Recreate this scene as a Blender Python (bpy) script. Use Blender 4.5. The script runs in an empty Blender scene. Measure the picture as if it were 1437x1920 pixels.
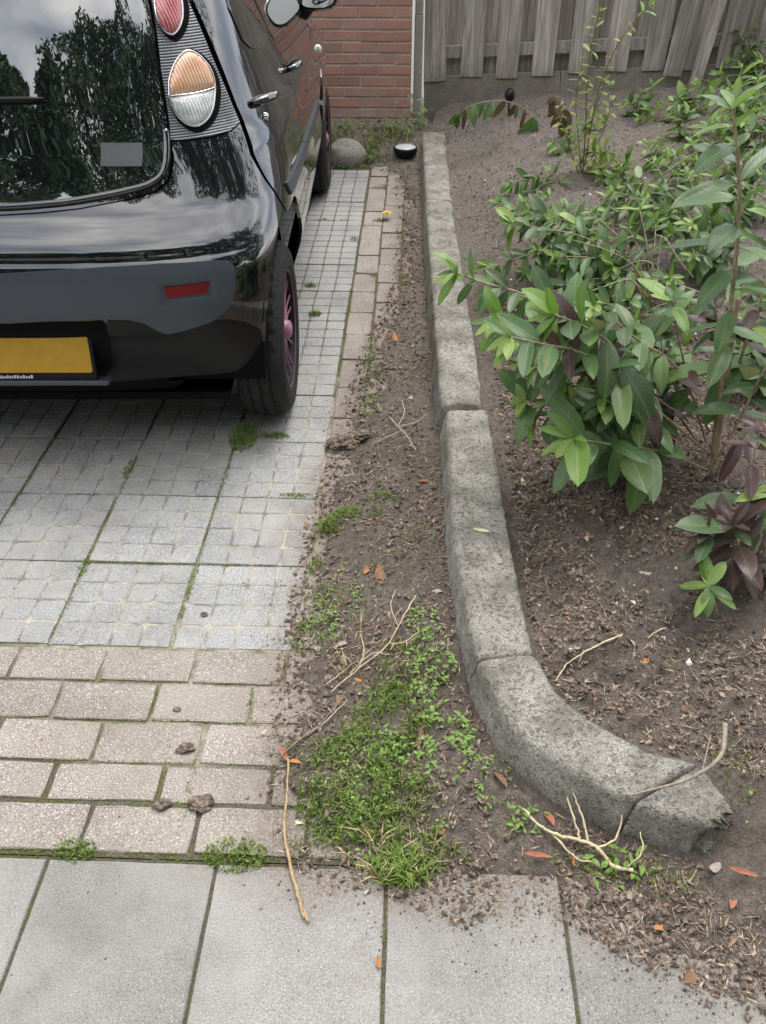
import bpy, bmesh, math, random
import numpy as np
from mathutils import Vector, Matrix, Euler
from mathutils.geometry import delaunay_2d_cdt
R = math.radians
scene = bpy.context.scene
COL = scene.collection
random.seed(7)
rng = np.random.default_rng(7)

# ------------------------------------------------------------------ camera
cam_d = bpy.data.cameras.new('camera')
cam = bpy.data.objects.new('camera', cam_d)
COL.objects.link(cam)
cam.location = (0, 0, 1.483)
cam.rotation_euler = (R(90 - 38.66), 0, R(2.0))
cam_d.sensor_fit = 'VERTICAL'
cam_d.sensor_height = 24.0
cam_d.sensor_width = 24.0
cam_d.lens = 24.0 * 1530.0 / 1920.0
cam_d.clip_start = 0.02
cam_d.clip_end = 600
scene.camera = cam

# ------------------------------------------------------------------ world: bright broken overcast
SUN_EL, SUN_AZ = 66, 28          # high beyond the fence, veiled by cloud
world = bpy.data.worlds.new('World')
scene.world = world
world.use_nodes = True
wn = world.node_tree
for n_ in list(wn.nodes): wn.nodes.remove(n_)
w_out = wn.nodes.new('ShaderNodeOutputWorld')
w_bg = wn.nodes.new('ShaderNodeBackground')
w_sky = wn.nodes.new('ShaderNodeTexSky')
w_sky.sky_type = 'NISHITA'
w_sky.sun_disc = False
w_sky.sun_elevation = R(SUN_EL)
w_sky.sun_rotation = R(SUN_AZ)
w_sky.dust_density = 2.0
w_tc = wn.nodes.new('ShaderNodeTexCoord')
w_mp = wn.nodes.new('ShaderNodeMapping')
w_mp.inputs['Scale'].default_value = (1.0, 1.0, 2.2)
w_no = wn.nodes.new('ShaderNodeTexNoise')
w_no.inputs['Scale'].default_value = 1.9
w_no.inputs['Detail'].default_value = 7
w_no.inputs['Roughness'].default_value = 0.58
w_rp = wn.nodes.new('ShaderNodeValToRGB')
w_rp.color_ramp.elements[0].position = 0.36
w_rp.color_ramp.elements[0].color = (0.62, 0.62, 0.62, 1)
w_rp.color_ramp.elements[1].position = 0.60
w_rp.color_ramp.elements[1].color = (0.98, 0.98, 0.98, 1)
w_n2 = wn.nodes.new('ShaderNodeTexNoise')
w_n2.inputs['Scale'].default_value = 2.6
w_n2.inputs['Detail'].default_value = 6
w_r2 = wn.nodes.new('ShaderNodeValToRGB')
w_r2.color_ramp.elements[0].position = 0.35
w_r2.color_ramp.elements[0].color = (5.8, 6.3, 7.3, 1)
w_r2.color_ramp.elements[1].position = 0.68
w_r2.color_ramp.elements[1].color = (16.0, 15.5, 14.7, 1)
w_mx = wn.nodes.new('ShaderNodeMix')
w_mx.data_type = 'RGBA'
wn.links.new(w_tc.outputs['Generated'], w_mp.inputs['Vector'])
wn.links.new(w_mp.outputs['Vector'], w_no.inputs['Vector'])
wn.links.new(w_mp.outputs['Vector'], w_n2.inputs['Vector'])
wn.links.new(w_no.outputs['Fac'], w_rp.inputs['Fac'])
wn.links.new(w_n2.outputs['Fac'], w_r2.inputs['Fac'])
wn.links.new(w_rp.outputs['Color'], w_mx.inputs['Factor'])
wn.links.new(w_sky.outputs['Color'], w_mx.inputs['A'])
wn.links.new(w_r2.outputs['Color'], w_mx.inputs['B'])
wn.links.new(w_mx.outputs['Result'], w_bg.inputs['Color'])
w_bg.inputs['Strength'].default_value = 0.092
wn.links.new(w_bg.outputs['Background'], w_out.inputs['Surface'])

# ------------------------------------------------------------------ sun (behind thin cloud)
sun_d = bpy.data.lights.new('sun', 'SUN')
sun_d.energy = 1.0
sun_d.angle = R(30)
sun_d.color = (1.0, 0.96, 0.90)
sun = bpy.data.objects.new('sun', sun_d)
COL.objects.link(sun)
# azimuth measured clockwise from +Y as in the sky node
_sd = Vector((math.sin(R(SUN_AZ)) * math.cos(R(SUN_EL)), math.cos(R(SUN_AZ)) * math.cos(R(SUN_EL)), math.sin(R(SUN_EL))))
sun.rotation_euler = (-_sd).to_track_quat('-Z', 'Y').to_euler()

vs = scene.view_settings
vs.view_transform = 'Standard'
vs.look = 'None'
vs.exposure = 1.28
vs.gamma = 1.0
vs.use_curve_mapping = False
scene.render.engine = 'CYCLES'
scene.cycles.max_bounces = 5
scene.cycles.transparent_max_bounces = 6

# ------------------------------------------------------------------ helpers
def tag(o, label=None, cat=None, group=None, kind=None):
    if label: o['label'] = label
    if cat: o['category'] = cat
    if group: o['group'] = group
    if kind: o['kind'] = kind
    return o

def empty(name, loc=(0, 0, 0), rz=0.0, parent=None):
    o = bpy.data.objects.new(name, None)
    o.empty_display_size = 0.1
    o.location = loc
    o.rotation_euler = (0, 0, rz)
    if parent: o.parent = parent
    COL.objects.link(o)
    return o

def link(name, me, parent=None, loc=None, rot=None, scale=None):
    o = bpy.data.objects.new(name, me)
    if parent: o.parent = parent
    if loc is not None: o.location = loc
    if rot is not None: o.rotation_euler = rot
    if scale is not None: o.scale = scale if hasattr(scale, '__len__') else (scale,) * 3
    COL.objects.link(o)
    return o

def mesh(name, verts, faces, mats, smooth=False, midx=None):
    me = bpy.data.meshes.new(name)
    me.from_pydata([tuple(v) for v in verts], [], [tuple(f) for f in faces])
    if not isinstance(mats, (list, tuple)): mats = [mats]
    for m in mats: me.materials.append(m)
    if smooth: me.polygons.foreach_set('use_smooth', [True] * len(me.polygons))
    if midx is not None: me.polygons.foreach_set('material_index', midx)
    me.update()
    return me

class MB:
    """collects simple solids into one mesh"""
    def __init__(s): s.v = []; s.f = []
    def add(s, v, f):
        b = len(s.v)
        s.v += [tuple(p) for p in v]
        s.f += [tuple(b + i for i in q) for q in f]
        return s
    def box(s, x0, x1, y0, y1, z0, z1, m=None):
        v = [Vector((x, y, z)) for z in (z0, z1) for y in (y0, y1) for x in (x0, x1)]
        if m is not None: v = [m @ p for p in v]
        return s.add(v, [(0, 2, 3, 1), (4, 5, 7, 6), (0, 1, 5, 4), (2, 6, 7, 3), (0, 4, 6, 2), (1, 3, 7, 5)])
    def tube(s, pts, rad, n=6, closed=False, cap=True):
        pts = [Vector(p) for p in pts]
        N_ = len(pts)
        rad = [rad] * N_ if not hasattr(rad, '__len__') else rad
        rings = []
        up = Vector((0.13, 0.21, 1)).normalized()
        u = None
        for i, p in enumerate(pts):
            a = pts[(i - 1) % N_] if (closed or i) else pts[0]
            b = pts[(i + 1) % N_] if (closed or i < N_ - 1) else pts[-1]
            t = (b - a)
            if t.length < 1e-9: t = Vector((0, 0, 1))
            t.normalize()
            if u is None:
                u = t.cross(up)
                if u.length < 1e-3: u = t.cross(Vector((1, 0, 0)))
            u = (u - t * u.dot(t))
            u.normalize()
            w = t.cross(u)
            rings.append([p + (u * math.cos(k * 2 * math.pi / n) + w * math.sin(k * 2 * math.pi / n)) * rad[i] for k in range(n)])
        v = [q for r_ in rings for q in r_]
        f = []
        for i in range(N_ if closed else N_ - 1):
            j = (i + 1) % N_
            for k in range(n):
                l = (k + 1) % n
                f.append((i * n + k, i * n + l, j * n + l, j * n + k))
        if cap and not closed:
            f.append(tuple(range(n))[::-1])
            f.append(tuple((N_ - 1) * n + k for k in range(n)))
        return s.add(v, f)
    def lathe(s, prof, n=48, axis='x', ofs=(0, 0, 0)):
        """prof: (radius, along)"""
        v = []
        for (r_, h) in prof:
            for k in range(n):
                c, d = math.cos(2 * math.pi * k / n) * r_, math.sin(2 * math.pi * k / n) * r_
                p = {'x': (h, c, d), 'z': (c, d, h), 'y': (c, h, d)}[axis]
                v.append((p[0] + ofs[0], p[1] + ofs[1], p[2] + ofs[2]))
        f = []
        for i in range(len(prof) - 1):
            for k in range(n):
                l = (k + 1) % n
                f.append((i * n + k, i * n + l, (i + 1) * n + l, (i + 1) * n + k))
        return s.add(v, f)
    def me(s, name, mats, smooth=False):
        return mesh(name, s.v, s.f, mats, smooth)

def catmull(pts, n=8, closed=False):
    pts = [np.array(p, float) for p in pts]
    out = []
    N_ = len(pts)
    rngi = range(N_ if closed else N_ - 1)
    for i in rngi:
        if closed:
            p0, p1, p2, p3 = pts[i - 1], pts[i], pts[(i + 1) % N_], pts[(i + 2) % N_]
        else:
            p0 = pts[max(i - 1, 0)]; p1 = pts[i]; p2 = pts[i + 1]; p3 = pts[min(i + 2, N_ - 1)]
        for k in range(n):
            t = k / n
            out.append(0.5 * ((2 * p1) + (-p0 + p2) * t + (2 * p0 - 5 * p1 + 4 * p2 - p3) * t * t + (-p0 + 3 * p1 - 3 * p2 + p3) * t ** 3))
    if not closed: out.append(pts[-1])
    return out

# vectorised value noise
_perm = rng.permutation(4096)
_val = rng.random(4096) * 2 - 1
def vnoise(x, y, seed=0):
    xi = np.floor(x).astype(int); yi = np.floor(y).astype(int)
    fx = x - xi; fy = y - yi
    ux = fx * fx * (3 - 2 * fx); uy = fy * fy * (3 - 2 * fy)
    def h(a, b): return _val[_perm[(_perm[(a + seed * 131) & 4095] + b) & 4095]]
    return (h(xi, yi) * (1 - ux) + h(xi + 1, yi) * ux) * (1 - uy) + (h(xi, yi + 1) * (1 - ux) + h(xi + 1, yi + 1) * ux) * uy
def fbm(x, y, seed=0, oct=4, gain=0.5):
    s_, a, f_ = 0, 1, 1
    for o in range(oct):
        s_ = s_ + a * vnoise(x * f_ + o * 17.3, y * f_ - o * 9.7, seed + o)
        a *= gain; f_ *= 2.03
    return s_
def sstep(t): 
    t = np.clip(t, 0, 1)
    return t * t * (3 - 2 * t)

# ------------------------------------------------------------------ material toolkit
class NT:
    def __init__(s, name):
        s.m = bpy.data.materials.new(name)
        s.m.use_nodes = True
        s.t = s.m.node_tree
        s.b = s.t.nodes['Principled BSDF']
        s._pos = None
    def n(s, typ, **kw):
        k = s.t.nodes.new(typ)
        for a, b in kw.items(): setattr(k, a, b)
        return k
    def l(s, a, b): s.t.links.new(a, b)
    def pos(s):
        if s._pos is None: s._pos = s.n('ShaderNodeNewGeometry').outputs['Position']
        return s._pos
    def obj(s): return s.n('ShaderNodeTexCoord').outputs['Object']
    def uv(s): return s.n('ShaderNodeTexCoord').outputs['UV']
    def rnd(s): return s.n('ShaderNodeObjectInfo').outputs['Random']
    def mapv(s, v, scale=(1, 1, 1), loc=(0, 0, 0), rot=(0, 0, 0)):
        k = s.n('ShaderNodeMapping')
        k.inputs['Scale'].default_value = scale; k.inputs['Location'].default_value = loc; k.inputs['Rotation'].default_value = rot
        s.l(v, k.inputs['Vector'])
        return k.outputs['Vector']
    def noise(s, v, scale, detail=4, rough=0.55, dist=0.0):
        k = s.n('ShaderNodeTexNoise')
        k.inputs['Scale'].default_value = scale; k.inputs['Detail'].default_value = detail; k.inputs['Roughness'].default_value = rough
        k.inputs['Distortion'].default_value = dist
        s.l(v, k.inputs['Vector'])
        return k.outputs['Fac']
    def voro(s, v, scale, feat='F1', out='Distance'):
        k = s.n('ShaderNodeTexVoronoi', feature=feat)
        k.inputs['Scale'].default_value = scale
        s.l(v, k.inputs['Vector'])
        return k.outputs[out]
    def ramp(s, fac, stops, interp='LINEAR'):
        k = s.n('ShaderNodeValToRGB')
        cr = k.color_ramp
        cr.interpolation = interp
        while len(cr.elements) < len(stops): cr.elements.new(0.5)
        for e, (p_, c) in zip(cr.elements, stops):
            e.position = p_
            c = (c, c, c) if not hasattr(c, '__len__') else c
            e.color = (*c, 1)
        s.l(fac, k.inputs['Fac'])
        return k.outputs['Color']
    def mix(s, fac, a, b, mode='MIX'):
        k = s.n('ShaderNodeMix', data_type='RGBA', blend_type=mode)
        for nm, v in (('Factor', fac), ('A', a), ('B', b)):
            i = k.inputs[nm] if nm == 'Factor' else [q for q in k.inputs if q.name == nm and q.type == 'RGBA'][0]
            if isinstance(v, (int, float)):
                i.default_value = v if nm == 'Factor' else (v, v, v, 1)
            elif isinstance(v, tuple): i.default_value = (*v, 1)
            else: s.l(v, i)
        return [q for q in k.outputs if q.type == 'RGBA'][0]
    def math(s, op, a, b=0.0, clamp=False):
        k = s.n('ShaderNodeMath', operation=op, use_clamp=clamp)
        for i, v in enumerate((a, b)):
            if isinstance(v, (int, float)): k.inputs[i].default_value = v
            else: s.l(v, k.inputs[i])
        return k.outputs[0]
    def bump(s, h, strength=0.3, dist=0.01, normal=None):
        k = s.n('ShaderNodeBump')
        k.inputs['Strength'].default_value = strength; k.inputs['Distance'].default_value = dist
        s.l(h, k.inputs['Height'])
        if normal is not None: s.l(normal, k.inputs['Normal'])
        return k.outputs['Normal']
    def set(s, **kw):
        for a, v in kw.items():
            i = s.b.inputs[{'col': 'Base Color', 'rough': 'Roughness', 'spec': 'Specular IOR Level', 'metal': 'Metallic', 'normal': 'Normal',
                            'coat': 'Coat Weight', 'coatr': 'Coat Roughness', 'trans': 'Transmission Weight', 'ior': 'IOR', 'alpha': 'Alpha'}[a]]
            if isinstance(v, (int, float)): i.default_value = v
            elif isinstance(v, tuple): i.default_value = (*v, 1)
            else: s.l(v, i)
        return s.m
MAT = {}
def simple(name, col, rough=0.6, **kw):
    t = NT(name)
    MAT[name] = t.set(col=col, rough=rough, **kw)
    return MAT[name]
# ------------------------------------------------------------------ ground materials
def m_concrete(name, lo, mid, hi, dust, grain=330, dust_amt=0.5, moss=0.25, edge='x'):
    t = NT(name)
    P = t.pos()
    g = t.noise(P, grain, 2, 0.6)
    col = t.ramp(g, [(0.30, lo), (0.44, mid), (0.56, mid), (0.70, hi)])
    v = t.voro(P, grain * 0.42)
    dark = t.ramp(v, [(0.10, 0.62), (0.24, 1.0)])
    sel = t.ramp(t.noise(P, grain * 0.2, 1), [(0.48, 0.0), (0.58, 1.0)])
    col = t.mix(sel, col, dark, 'MULTIPLY')
    big = t.noise(P, 5.5, 5, 0.6)
    col = t.mix(t.ramp(big, [(0.3, 0.0), (0.75, 1.0)]), t.mix(1.0, col, (0.80, 0.79, 0.77), 'MULTIPLY'), col)
    r_ = t.math('MULTIPLY', t.math('SUBTRACT', t.rnd(), 0.5), 0.22)
    br = t.math('ADD', r_, 1.0)
    col = t.mix(1.0, col, br, 'MULTIPLY')
    d = t.ramp(t.noise(P, 3.1, 7, 0.68), [(0.43, 0.0), (0.63, dust_amt)])
    col = t.mix(d, col, dust)
    ms = t.ramp(t.noise(t.mapv(P, loc=(3.1, 7.7, 0)), 7.0, 6, 0.65), [(0.56, 0.0), (0.74, moss)])
    col = t.mix(ms, col, (0.085, 0.10, 0.035))
    # dark weather stains, then earth washed over the paving beside the soil
    st = t.noise(t.mapv(P, loc=(1.7, 4.2, 0)), 4.2, 7, 0.68)
    col = t.mix(t.ramp(st, [(0.50, 0.0), (0.68, 0.42)]), col, t.mix(1.0, col, (0.52, 0.50, 0.46), 'MULTIPLY'))
    sp = t.n('ShaderNodeSeparateXYZ'); t.l(P, sp.inputs[0])
    if edge == 'y':
        lim = t.math('SUBTRACT', 0.735, t.math('MULTIPLY', t.math('MAXIMUM', t.math('SUBTRACT', sp.outputs['X'], 0.25), 0.0), 0.40))
        e_ = t.math('SUBTRACT', sp.outputs['Y'], lim)
        e_ = t.math('SUBTRACT', e_, t.math('MULTIPLY', t.math('MAXIMUM', t.math('SUBTRACT', -0.22, sp.outputs['X']), 0.0), 0.6))
    else:
        lim = t.math('ADD', -0.275, t.math('MULTIPLY', t.math('MAXIMUM', t.math('SUBTRACT', sp.outputs['Y'], 1.95), 0.0), 0.13))
        e_ = t.math('SUBTRACT', sp.outputs['X'], t.math('MINIMUM', lim, -0.075))
    wob = t.math('MULTIPLY', t.math('SUBTRACT', t.noise(P, 11, 7, 0.72), 0.5), 0.34)
    df = t.ramp(t.math('ADD', t.math('ADD', e_, wob), 0.5), [(0.40, 0.0), (0.46, 0.25), (0.53, 0.92)])
    fine = t.noise(P, 190, 4, 0.7)
    earth = t.ramp(fine, [(0.28, (0.075, 0.058, 0.048)), (0.5, (0.20, 0.165, 0.14)), (0.72, (0.36, 0.32, 0.28))])
    col = t.mix(df, col, earth)
    h = t.math('ADD', t.math('MULTIPLY', g, 0.5), t.math('MULTIPLY', v, 0.6))
    MAT[name] = t.set(col=col, rough=0.93, spec=0.25, normal=t.bump(h, 0.55, 0.004))
    return MAT[name]
m_concrete('paver_grey', (0.15, 0.152, 0.156), (0.335, 0.34, 0.345), (0.62, 0.62, 0.62), (0.42, 0.40, 0.36), 300, 0.55, 0.16)
m_concrete('slab_grey', (0.125, 0.122, 0.115), (0.285, 0.28, 0.268), (0.50, 0.49, 0.47), (0.41, 0.395, 0.36), 420, 0.35, 0.06, 'y')
m_concrete('paver_brick', (0.10, 0.085, 0.078), (0.31, 0.272, 0.248), (0.74, 0.69, 0.64), (0.38, 0.35, 0.29), 300, 0.35, 0.22)

# sand, dirt and moss in the joints
def m_joint():
    t = NT('joint_fill')
    P = t.pos()
    n1 = t.noise(P, 2.3, 5, 0.6)
    n2 = t.noise(P, 9.0, 5, 0.65)
    fine = t.noise(P, 260, 3, 0.7)
    col = t.ramp(fine, [(0.25, (0.06, 0.053, 0.042)), (0.6, (0.17, 0.152, 0.125)), (0.8, (0.30, 0.27, 0.225))])
    # pale washed-in sand on the worn middle of the drive
    k = t.n('ShaderNodeVectorMath', operation='DISTANCE')
    t.l(P, k.inputs[0]); k.inputs[1].default_value = (-0.45, 1.85, 0)
    prox = t.math('SUBTRACT', 1.0, t.math('MULTIPLY', k.outputs['Value'], 0.62), clamp=True)
    sandf = t.ramp(t.math('ADD', t.math('MULTIPLY', n1, 0.8), prox), [(0.78, 0.0), (1.0, 0.93)])
    sand = t.ramp(fine, [(0.3, (0.34, 0.30, 0.235)), (0.7, (0.60, 0.55, 0.46))])
    col = t.mix(sandf, col, sand)
    mossf = t.ramp(n2, [(0.43, 0.0), (0.60, 0.85)])
    moss = t.ramp(t.noise(P, 170, 3, 0.7), [(0.3, (0.055, 0.055, 0.018)), (0.7, (0.185, 0.18, 0.065))])
    col = t.mix(mossf, col, moss)
    MAT['joint_fill'] = t.set(col=col, rough=0.97, spec=0.1, normal=t.bump(fine, 0.8, 0.01))
m_joint()

def m_groove():
    t = NT('groove_fill')
    P = t.pos()
    n1 = t.noise(P, 2.6, 5, 0.6)
    fine = t.noise(P, 300, 3, 0.7)
    k = t.n('ShaderNodeVectorMath', operation='DISTANCE')
    t.l(P, k.inputs[0]); k.inputs[1].default_value = (-0.42, 1.75, 0)
    prox = t.math('SUBTRACT', 1.0, t.math('MULTIPLY', k.outputs['Value'], 0.45), clamp=True)
    sandf = t.ramp(t.math('ADD', t.math('MULTIPLY', n1, 0.9), prox), [(0.88, 0.0), (1.12, 0.95)])
    base = t.ramp(fine, [(0.25, (0.07, 0.068, 0.062)), (0.55, (0.17, 0.165, 0.152)), (0.8, (0.33, 0.325, 0.31))])
    sand = t.ramp(fine, [(0.3, (0.36, 0.325, 0.26)), (0.7, (0.58, 0.535, 0.44))])
    brk = t.ramp(t.noise(P, 14, 4, 0.65), [(0.40, 0.15), (0.58, 1.0)])
    col = t.mix(t.math('MULTIPLY', sandf, brk), base, sand)
    ms = t.ramp(t.noise(P, 8, 5, 0.65), [(0.60, 0.0), (0.72, 0.6)])
    col = t.mix(ms, col, (0.09, 0.105, 0.03))
    MAT['groove_fill'] = t.set(col=col, rough=0.97, spec=0.1, normal=t.bump(fine, 0.6, 0.006))
m_groove()

def m_soil():
    t = NT('soil')
    P = t.pos()
    a = t.noise(P, 55, 6, 0.72)
    b = t.noise(P, 230, 4, 0.7)
    c = t.noise(P, 2.2, 5, 0.6)
    col = t.ramp(t.math('ADD', t.math('MULTIPLY', a, 0.6), t.math('MULTIPLY', b, 0.4)),
                 [(0.30, (0.085, 0.068, 0.056)), (0.45, (0.215, 0.178, 0.15)), (0.56, (0.33, 0.283, 0.247)), (0.70, (0.50, 0.44, 0.39))])
    col = t.mix(t.ramp(c, [(0.38, 0.0), (0.68, 0.5)]), col, (0.27, 0.235, 0.205))
    dmp = t.noise(t.mapv(P, loc=(4, 1, 0)), 3.4, 5, 0.62)
    col = t.mix(t.ramp(dmp, [(0.48, 0.0), (0.64, 0.6)]), col, t.mix(1.0, col, (0.6, 0.56, 0.53), 'MULTIPLY'))
    sy = t.n('ShaderNodeSeparateXYZ'); t.l(P, sy.inputs[0])
    dry = t.ramp(t.math('ADD', t.math('MULTIPLY', t.math('SUBTRACT', sy.outputs['Y'], 2.6), 0.36), t.math('MULTIPLY', t.math('SUBTRACT', c, 0.5), 1.2)), [(0.0, 0.0), (0.8, 0.62)])
    col = t.mix(dry, col, t.ramp(a, [(0.3, (0.20, 0.17, 0.15)), (0.7, (0.48, 0.43, 0.39))]))
    fib = t.noise(t.mapv(P, scale=(40, 260, 60), rot=(0, 0, 0.7)), 1.0, 3, 0.6)
    fib2 = t.noise(t.mapv(P, scale=(250, 45, 60), rot=(0, 0, 0.35)), 1.0, 3, 0.6)
    col = t.mix(t.ramp(fib, [(0.62, 0.0), (0.68, 0.55)]), col, (0.34, 0.28, 0.22))
    col = t.mix(t.ramp(fib2, [(0.64, 0.0), (0.70, 0.5)]), col, (0.30, 0.22, 0.17))
    h = t.math('ADD', t.math('MULTIPLY', a, 0.7), t.math('MULTIPLY', b, 0.5))
    MAT['soil'] = t.set(col=col, rough=0.98, spec=0.08, normal=t.bump(h, 1.0, 0.035))
m_soil()

def m_kerb():
    t = NT('kerb_concrete')
    P = t.pos()
    g = t.noise(P, 260, 3, 0.65)
    col = t.ramp(g, [(0.28, (0.15, 0.14, 0.12)), (0.45, (0.315, 0.298, 0.262)), (0.58, (0.42, 0.40, 0.355)), (0.72, (0.70, 0.67, 0.61))])
    v = t.voro(P, 120)
    col = t.mix(t.ramp(v, [(0.10, 0.45), (0.18, 0.0)]), col, (0.55, 0.53, 0.49))
    w_ = t.noise(P, 9, 7, 0.68)
    col = t.mix(t.ramp(w_, [(0.40, 0.0), (0.60, 0.66)]), col, (0.135, 0.128, 0.10))
    d = t.noise(t.mapv(P, loc=(5, 2, 1)), 26, 6, 0.7)
    col = t.mix(t.ramp(d, [(0.58, 0.0), (0.74, 0.5)]), col, (0.08, 0.074, 0.06))
    y_ = t.noise(t.mapv(P, loc=(9, 4, 3)), 13, 4, 0.6)
    col = t.mix(t.ramp(y_, [(0.70, 0.0), (0.74, 0.65)]), col, (0.42, 0.34, 0.10))
    pt = t.ramp(t.noise(t.mapv(P, loc=(2, 2, 2)), 95, 3, 0.6), [(0.34, 0.0), (0.44, 1.0)])
    col = t.mix(1.0, col, t.ramp(pt, [(0.0, 0.78), (1.0, 1.0)]), 'MULTIPLY')
    h = t.math('ADD', t.math('ADD', t.math('MULTIPLY', g, 0.6), t.math('MULTIPLY', w_, 0.8)), t.math('MULTIPLY', pt, 0.5))
    MAT['kerb_concrete'] = t.set(col=col, rough=0.95, spec=0.2, normal=t.bump(h, 0.9, 0.010))
m_kerb()

# ------------------------------------------------------------------ base ground sheet out to the horizon
simple('street_ground', (0.16, 0.15, 0.14), 0.95)
gnd = link('ground', mesh('ground', [(-150, -150, -0.06), (150, -150, -0.06), (150, 150, -0.06), (-150, 150, -0.06)], [(0, 1, 2, 3)], MAT['street_ground']))
tag(gnd, 'wide flat grey ground under and around the driveway', 'ground', kind='structure')

# ------------------------------------------------------------------ driveway
drive = empty('driveway', (0, 0, 0))
tag(drive, 'grey gridded paver driveway with brick border under the parked car', 'driveway', kind='structure')
link('joint_bed', mesh('joint_bed', [(-3.3, 0.786, -0.0052), (0.1, 0.786, -0.0052), (0.1, 5.30, -0.0052), (-3.3, 5.30, -0.0052)], [(0, 1, 2, 3)], MAT['joint_fill']), drive)

def grid_paver(seed):
    rr = random.Random(seed)
    v, f, mi = [], [], []
    def quad(a, b, c, d, m):
        i = len(v); v.extend([a, b, c, d]); f.append((i, i + 1, i + 2, i + 3)); mi.append(m)
    s = 0.1458
    fl = -0.0019
    quad((-s, -s, fl), (s, -s, fl), (s, s, fl), (-s, s, fl), 1)
    for (x0, y0, x1, y1) in ((-s, -s, s, -s), (s, -s, s, s), (s, s, -s, s), (-s, s, -s, -s)):
        quad((x0, y0, -0.045), (x1, y1, -0.045), (x1, y1, fl), (x0, y0, fl), 0)
    n = 4
    c = 2 * s / n
    for i in range(n):
        for j in range(n):
            gx = rr.uniform(.0018, .0034)
            x0 = -s + i * c + (0.0 if i == 0 else gx) ; x1 = -s + (i + 1) * c - (0.0 if i == n - 1 else gx)
            y0 = -s + j * c + (0.0 if j == 0 else gx) ; y1 = -s + (j + 1) * c - (0.0 if j == n - 1 else gx)
            rings = []
            tz = [rr.uniform(-0.0009, 0.0006) for _ in range(4)]
            for (ins, z) in ((0.0, fl), (0.0009, -0.0007), (0.0026, 0.0)):
                rg = []
                # octagonal ring: worn corners
                k = rr.uniform(.004, .009) + ins * 1.2
                xs0, xs1, ys0, ys1 = x0 + ins, x1 - ins, y0 + ins, y1 - ins
                for (px, py, q) in ((xs0 + k, ys0, 0), (xs1 - k, ys0, 1), (xs1, ys0 + k, 1), (xs1, ys1 - k, 2), (xs1 - k, ys1, 2), (xs0 + k, ys1, 3), (xs0, ys1 - k, 3), (xs0, ys0 + k, 0)):
                    rg.append((px + rr.uniform(-.0006, .0006), py + rr.uniform(-.0006, .0006), z + (tz[q] * .8 if z > -0.0015 else 0)))
                rings.append(rg)
            b = len(v)
            for rg in rings: v.extend(rg)
            for r_ in range(2):
                for q in range(8):
                    w_ = (q + 1) % 8
                    f.append((b + r_ * 8 + q, b + r_ * 8 + w_, b + (r_ + 1) * 8 + w_, b + (r_ + 1) * 8 + q)); mi.append(0)
            f.append(tuple(b + 16 + q for q in range(8))); mi.append(0)
    return mesh('grid_paver', v, f, [MAT['paver_grey'], MAT['groove_fill']], False, mi)
GP = [grid_paver(s) for s in range(6)]
for r_ in range(13):
    for c in range(9):
        x = -0.26 - 0.15 - 0.2992 * c
        y = 1.312 + 0.15 + 0.2985 * r_
        link('paver', random.choice(GP), drive, (x + random.uniform(-.002, .002), y + random.uniform(-.002, .002), random.uniform(-.0022, .0022)),
             (random.uniform(-.006, .006), random.uniform(-.006, .006), random.choice((0, math.pi / 2, math.pi, -math.pi / 2)) + random.uniform(-.006, .006)))

def brick_paver(lx, ly, seed, h=0.05, bev=0.0026):
    rr = random.Random(seed)
    v, f = [], []
    hx, hy = lx / 2, ly / 2
    nx, ny = 5, 3
    def ring(ins, z, wob):
        out = []
        for i in range(nx): out.append((-hx + ins + (lx - 2 * ins) * i / nx, -hy + ins))
        for i in range(ny): out.append((hx - ins, -hy + ins + (ly - 2 * ins) * i / ny))
        for i in range(nx): out.append((hx - ins - (lx - 2 * ins) * i / nx, hy - ins))
        for i in range(ny): out.append((-hx + ins, hy - ins - (ly - 2 * ins) * i / ny))
        res = []
        for (a, b) in out:
            corner = abs(abs(a) - (hx - ins)) < 1e-6 and abs(abs(b) - (hy - ins)) < 1e-6
            k = 0.93 if corner else 1.0
            sh = 0.0016 if corner else 0.0
            res.append((a - math.copysign(sh, a) + rr.uniform(-wob, wob), b - math.copysign(sh, b) + rr.uniform(-wob, wob), z + rr.uniform(-wob, wob) * 0.6))
        return res
    rings = [ring(0, -h, 0), ring(0, -bev, .0012), ring(bev * .5, -bev * .25, .0012), ring(bev * 1.7, 0, .0010)]
    m = len(rings[0])
    for q in rings: v += q
    for i in range(3):
        for k in range(m):
            l = (k + 1) % m
            f.append((i * m + k, i * m + l, (i + 1) * m + l, (i + 1) * m + k))
    f.append(tuple(3 * m + k for k in range(m)))
    return mesh('brick_paver', v, f, MAT['paver_brick'])
ROWY = [1.307, 1.205, 1.097, 0.990, 0.898, 0.792]
JX = [(-0.274, 0.214), (-0.334, 0.222), (-0.426, 0.226), (-0.263, 0.228), (-0.396, 0.218)]
for i in range(5):
    y0, y1 = ROWY[i + 1], ROWY[i]
    j0, pitch = JX[i]
    ly = y1 - y0 - 0.0085
    var = [brick_paver(pitch - 0.0095, ly, 40 + i * 5 + k) for k in range(3)]
    for k in range(-2, 13):
        x1 = j0 - (k - 0) * pitch
        xc = x1 - pitch / 2
        if xc < -3.0 or xc > 0.16: continue
        if i == 4 and k == 0:      # a cut pair sits at the edge
            pass
        link('brick', random.choice(var), drive, (xc + random.uniform(-.002, .002), (y0 + y1) / 2 + random.uniform(-.002, .002), random.uniform(-.003, .002)),
             (random.uniform(-.012, .012), random.uniform(-.01, .01), random.uniform(-.012, .012) + random.choice((0, math.pi))))
SV = [brick_paver(0.2, 0.098, 90 + k) for k in range(4)]
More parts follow.
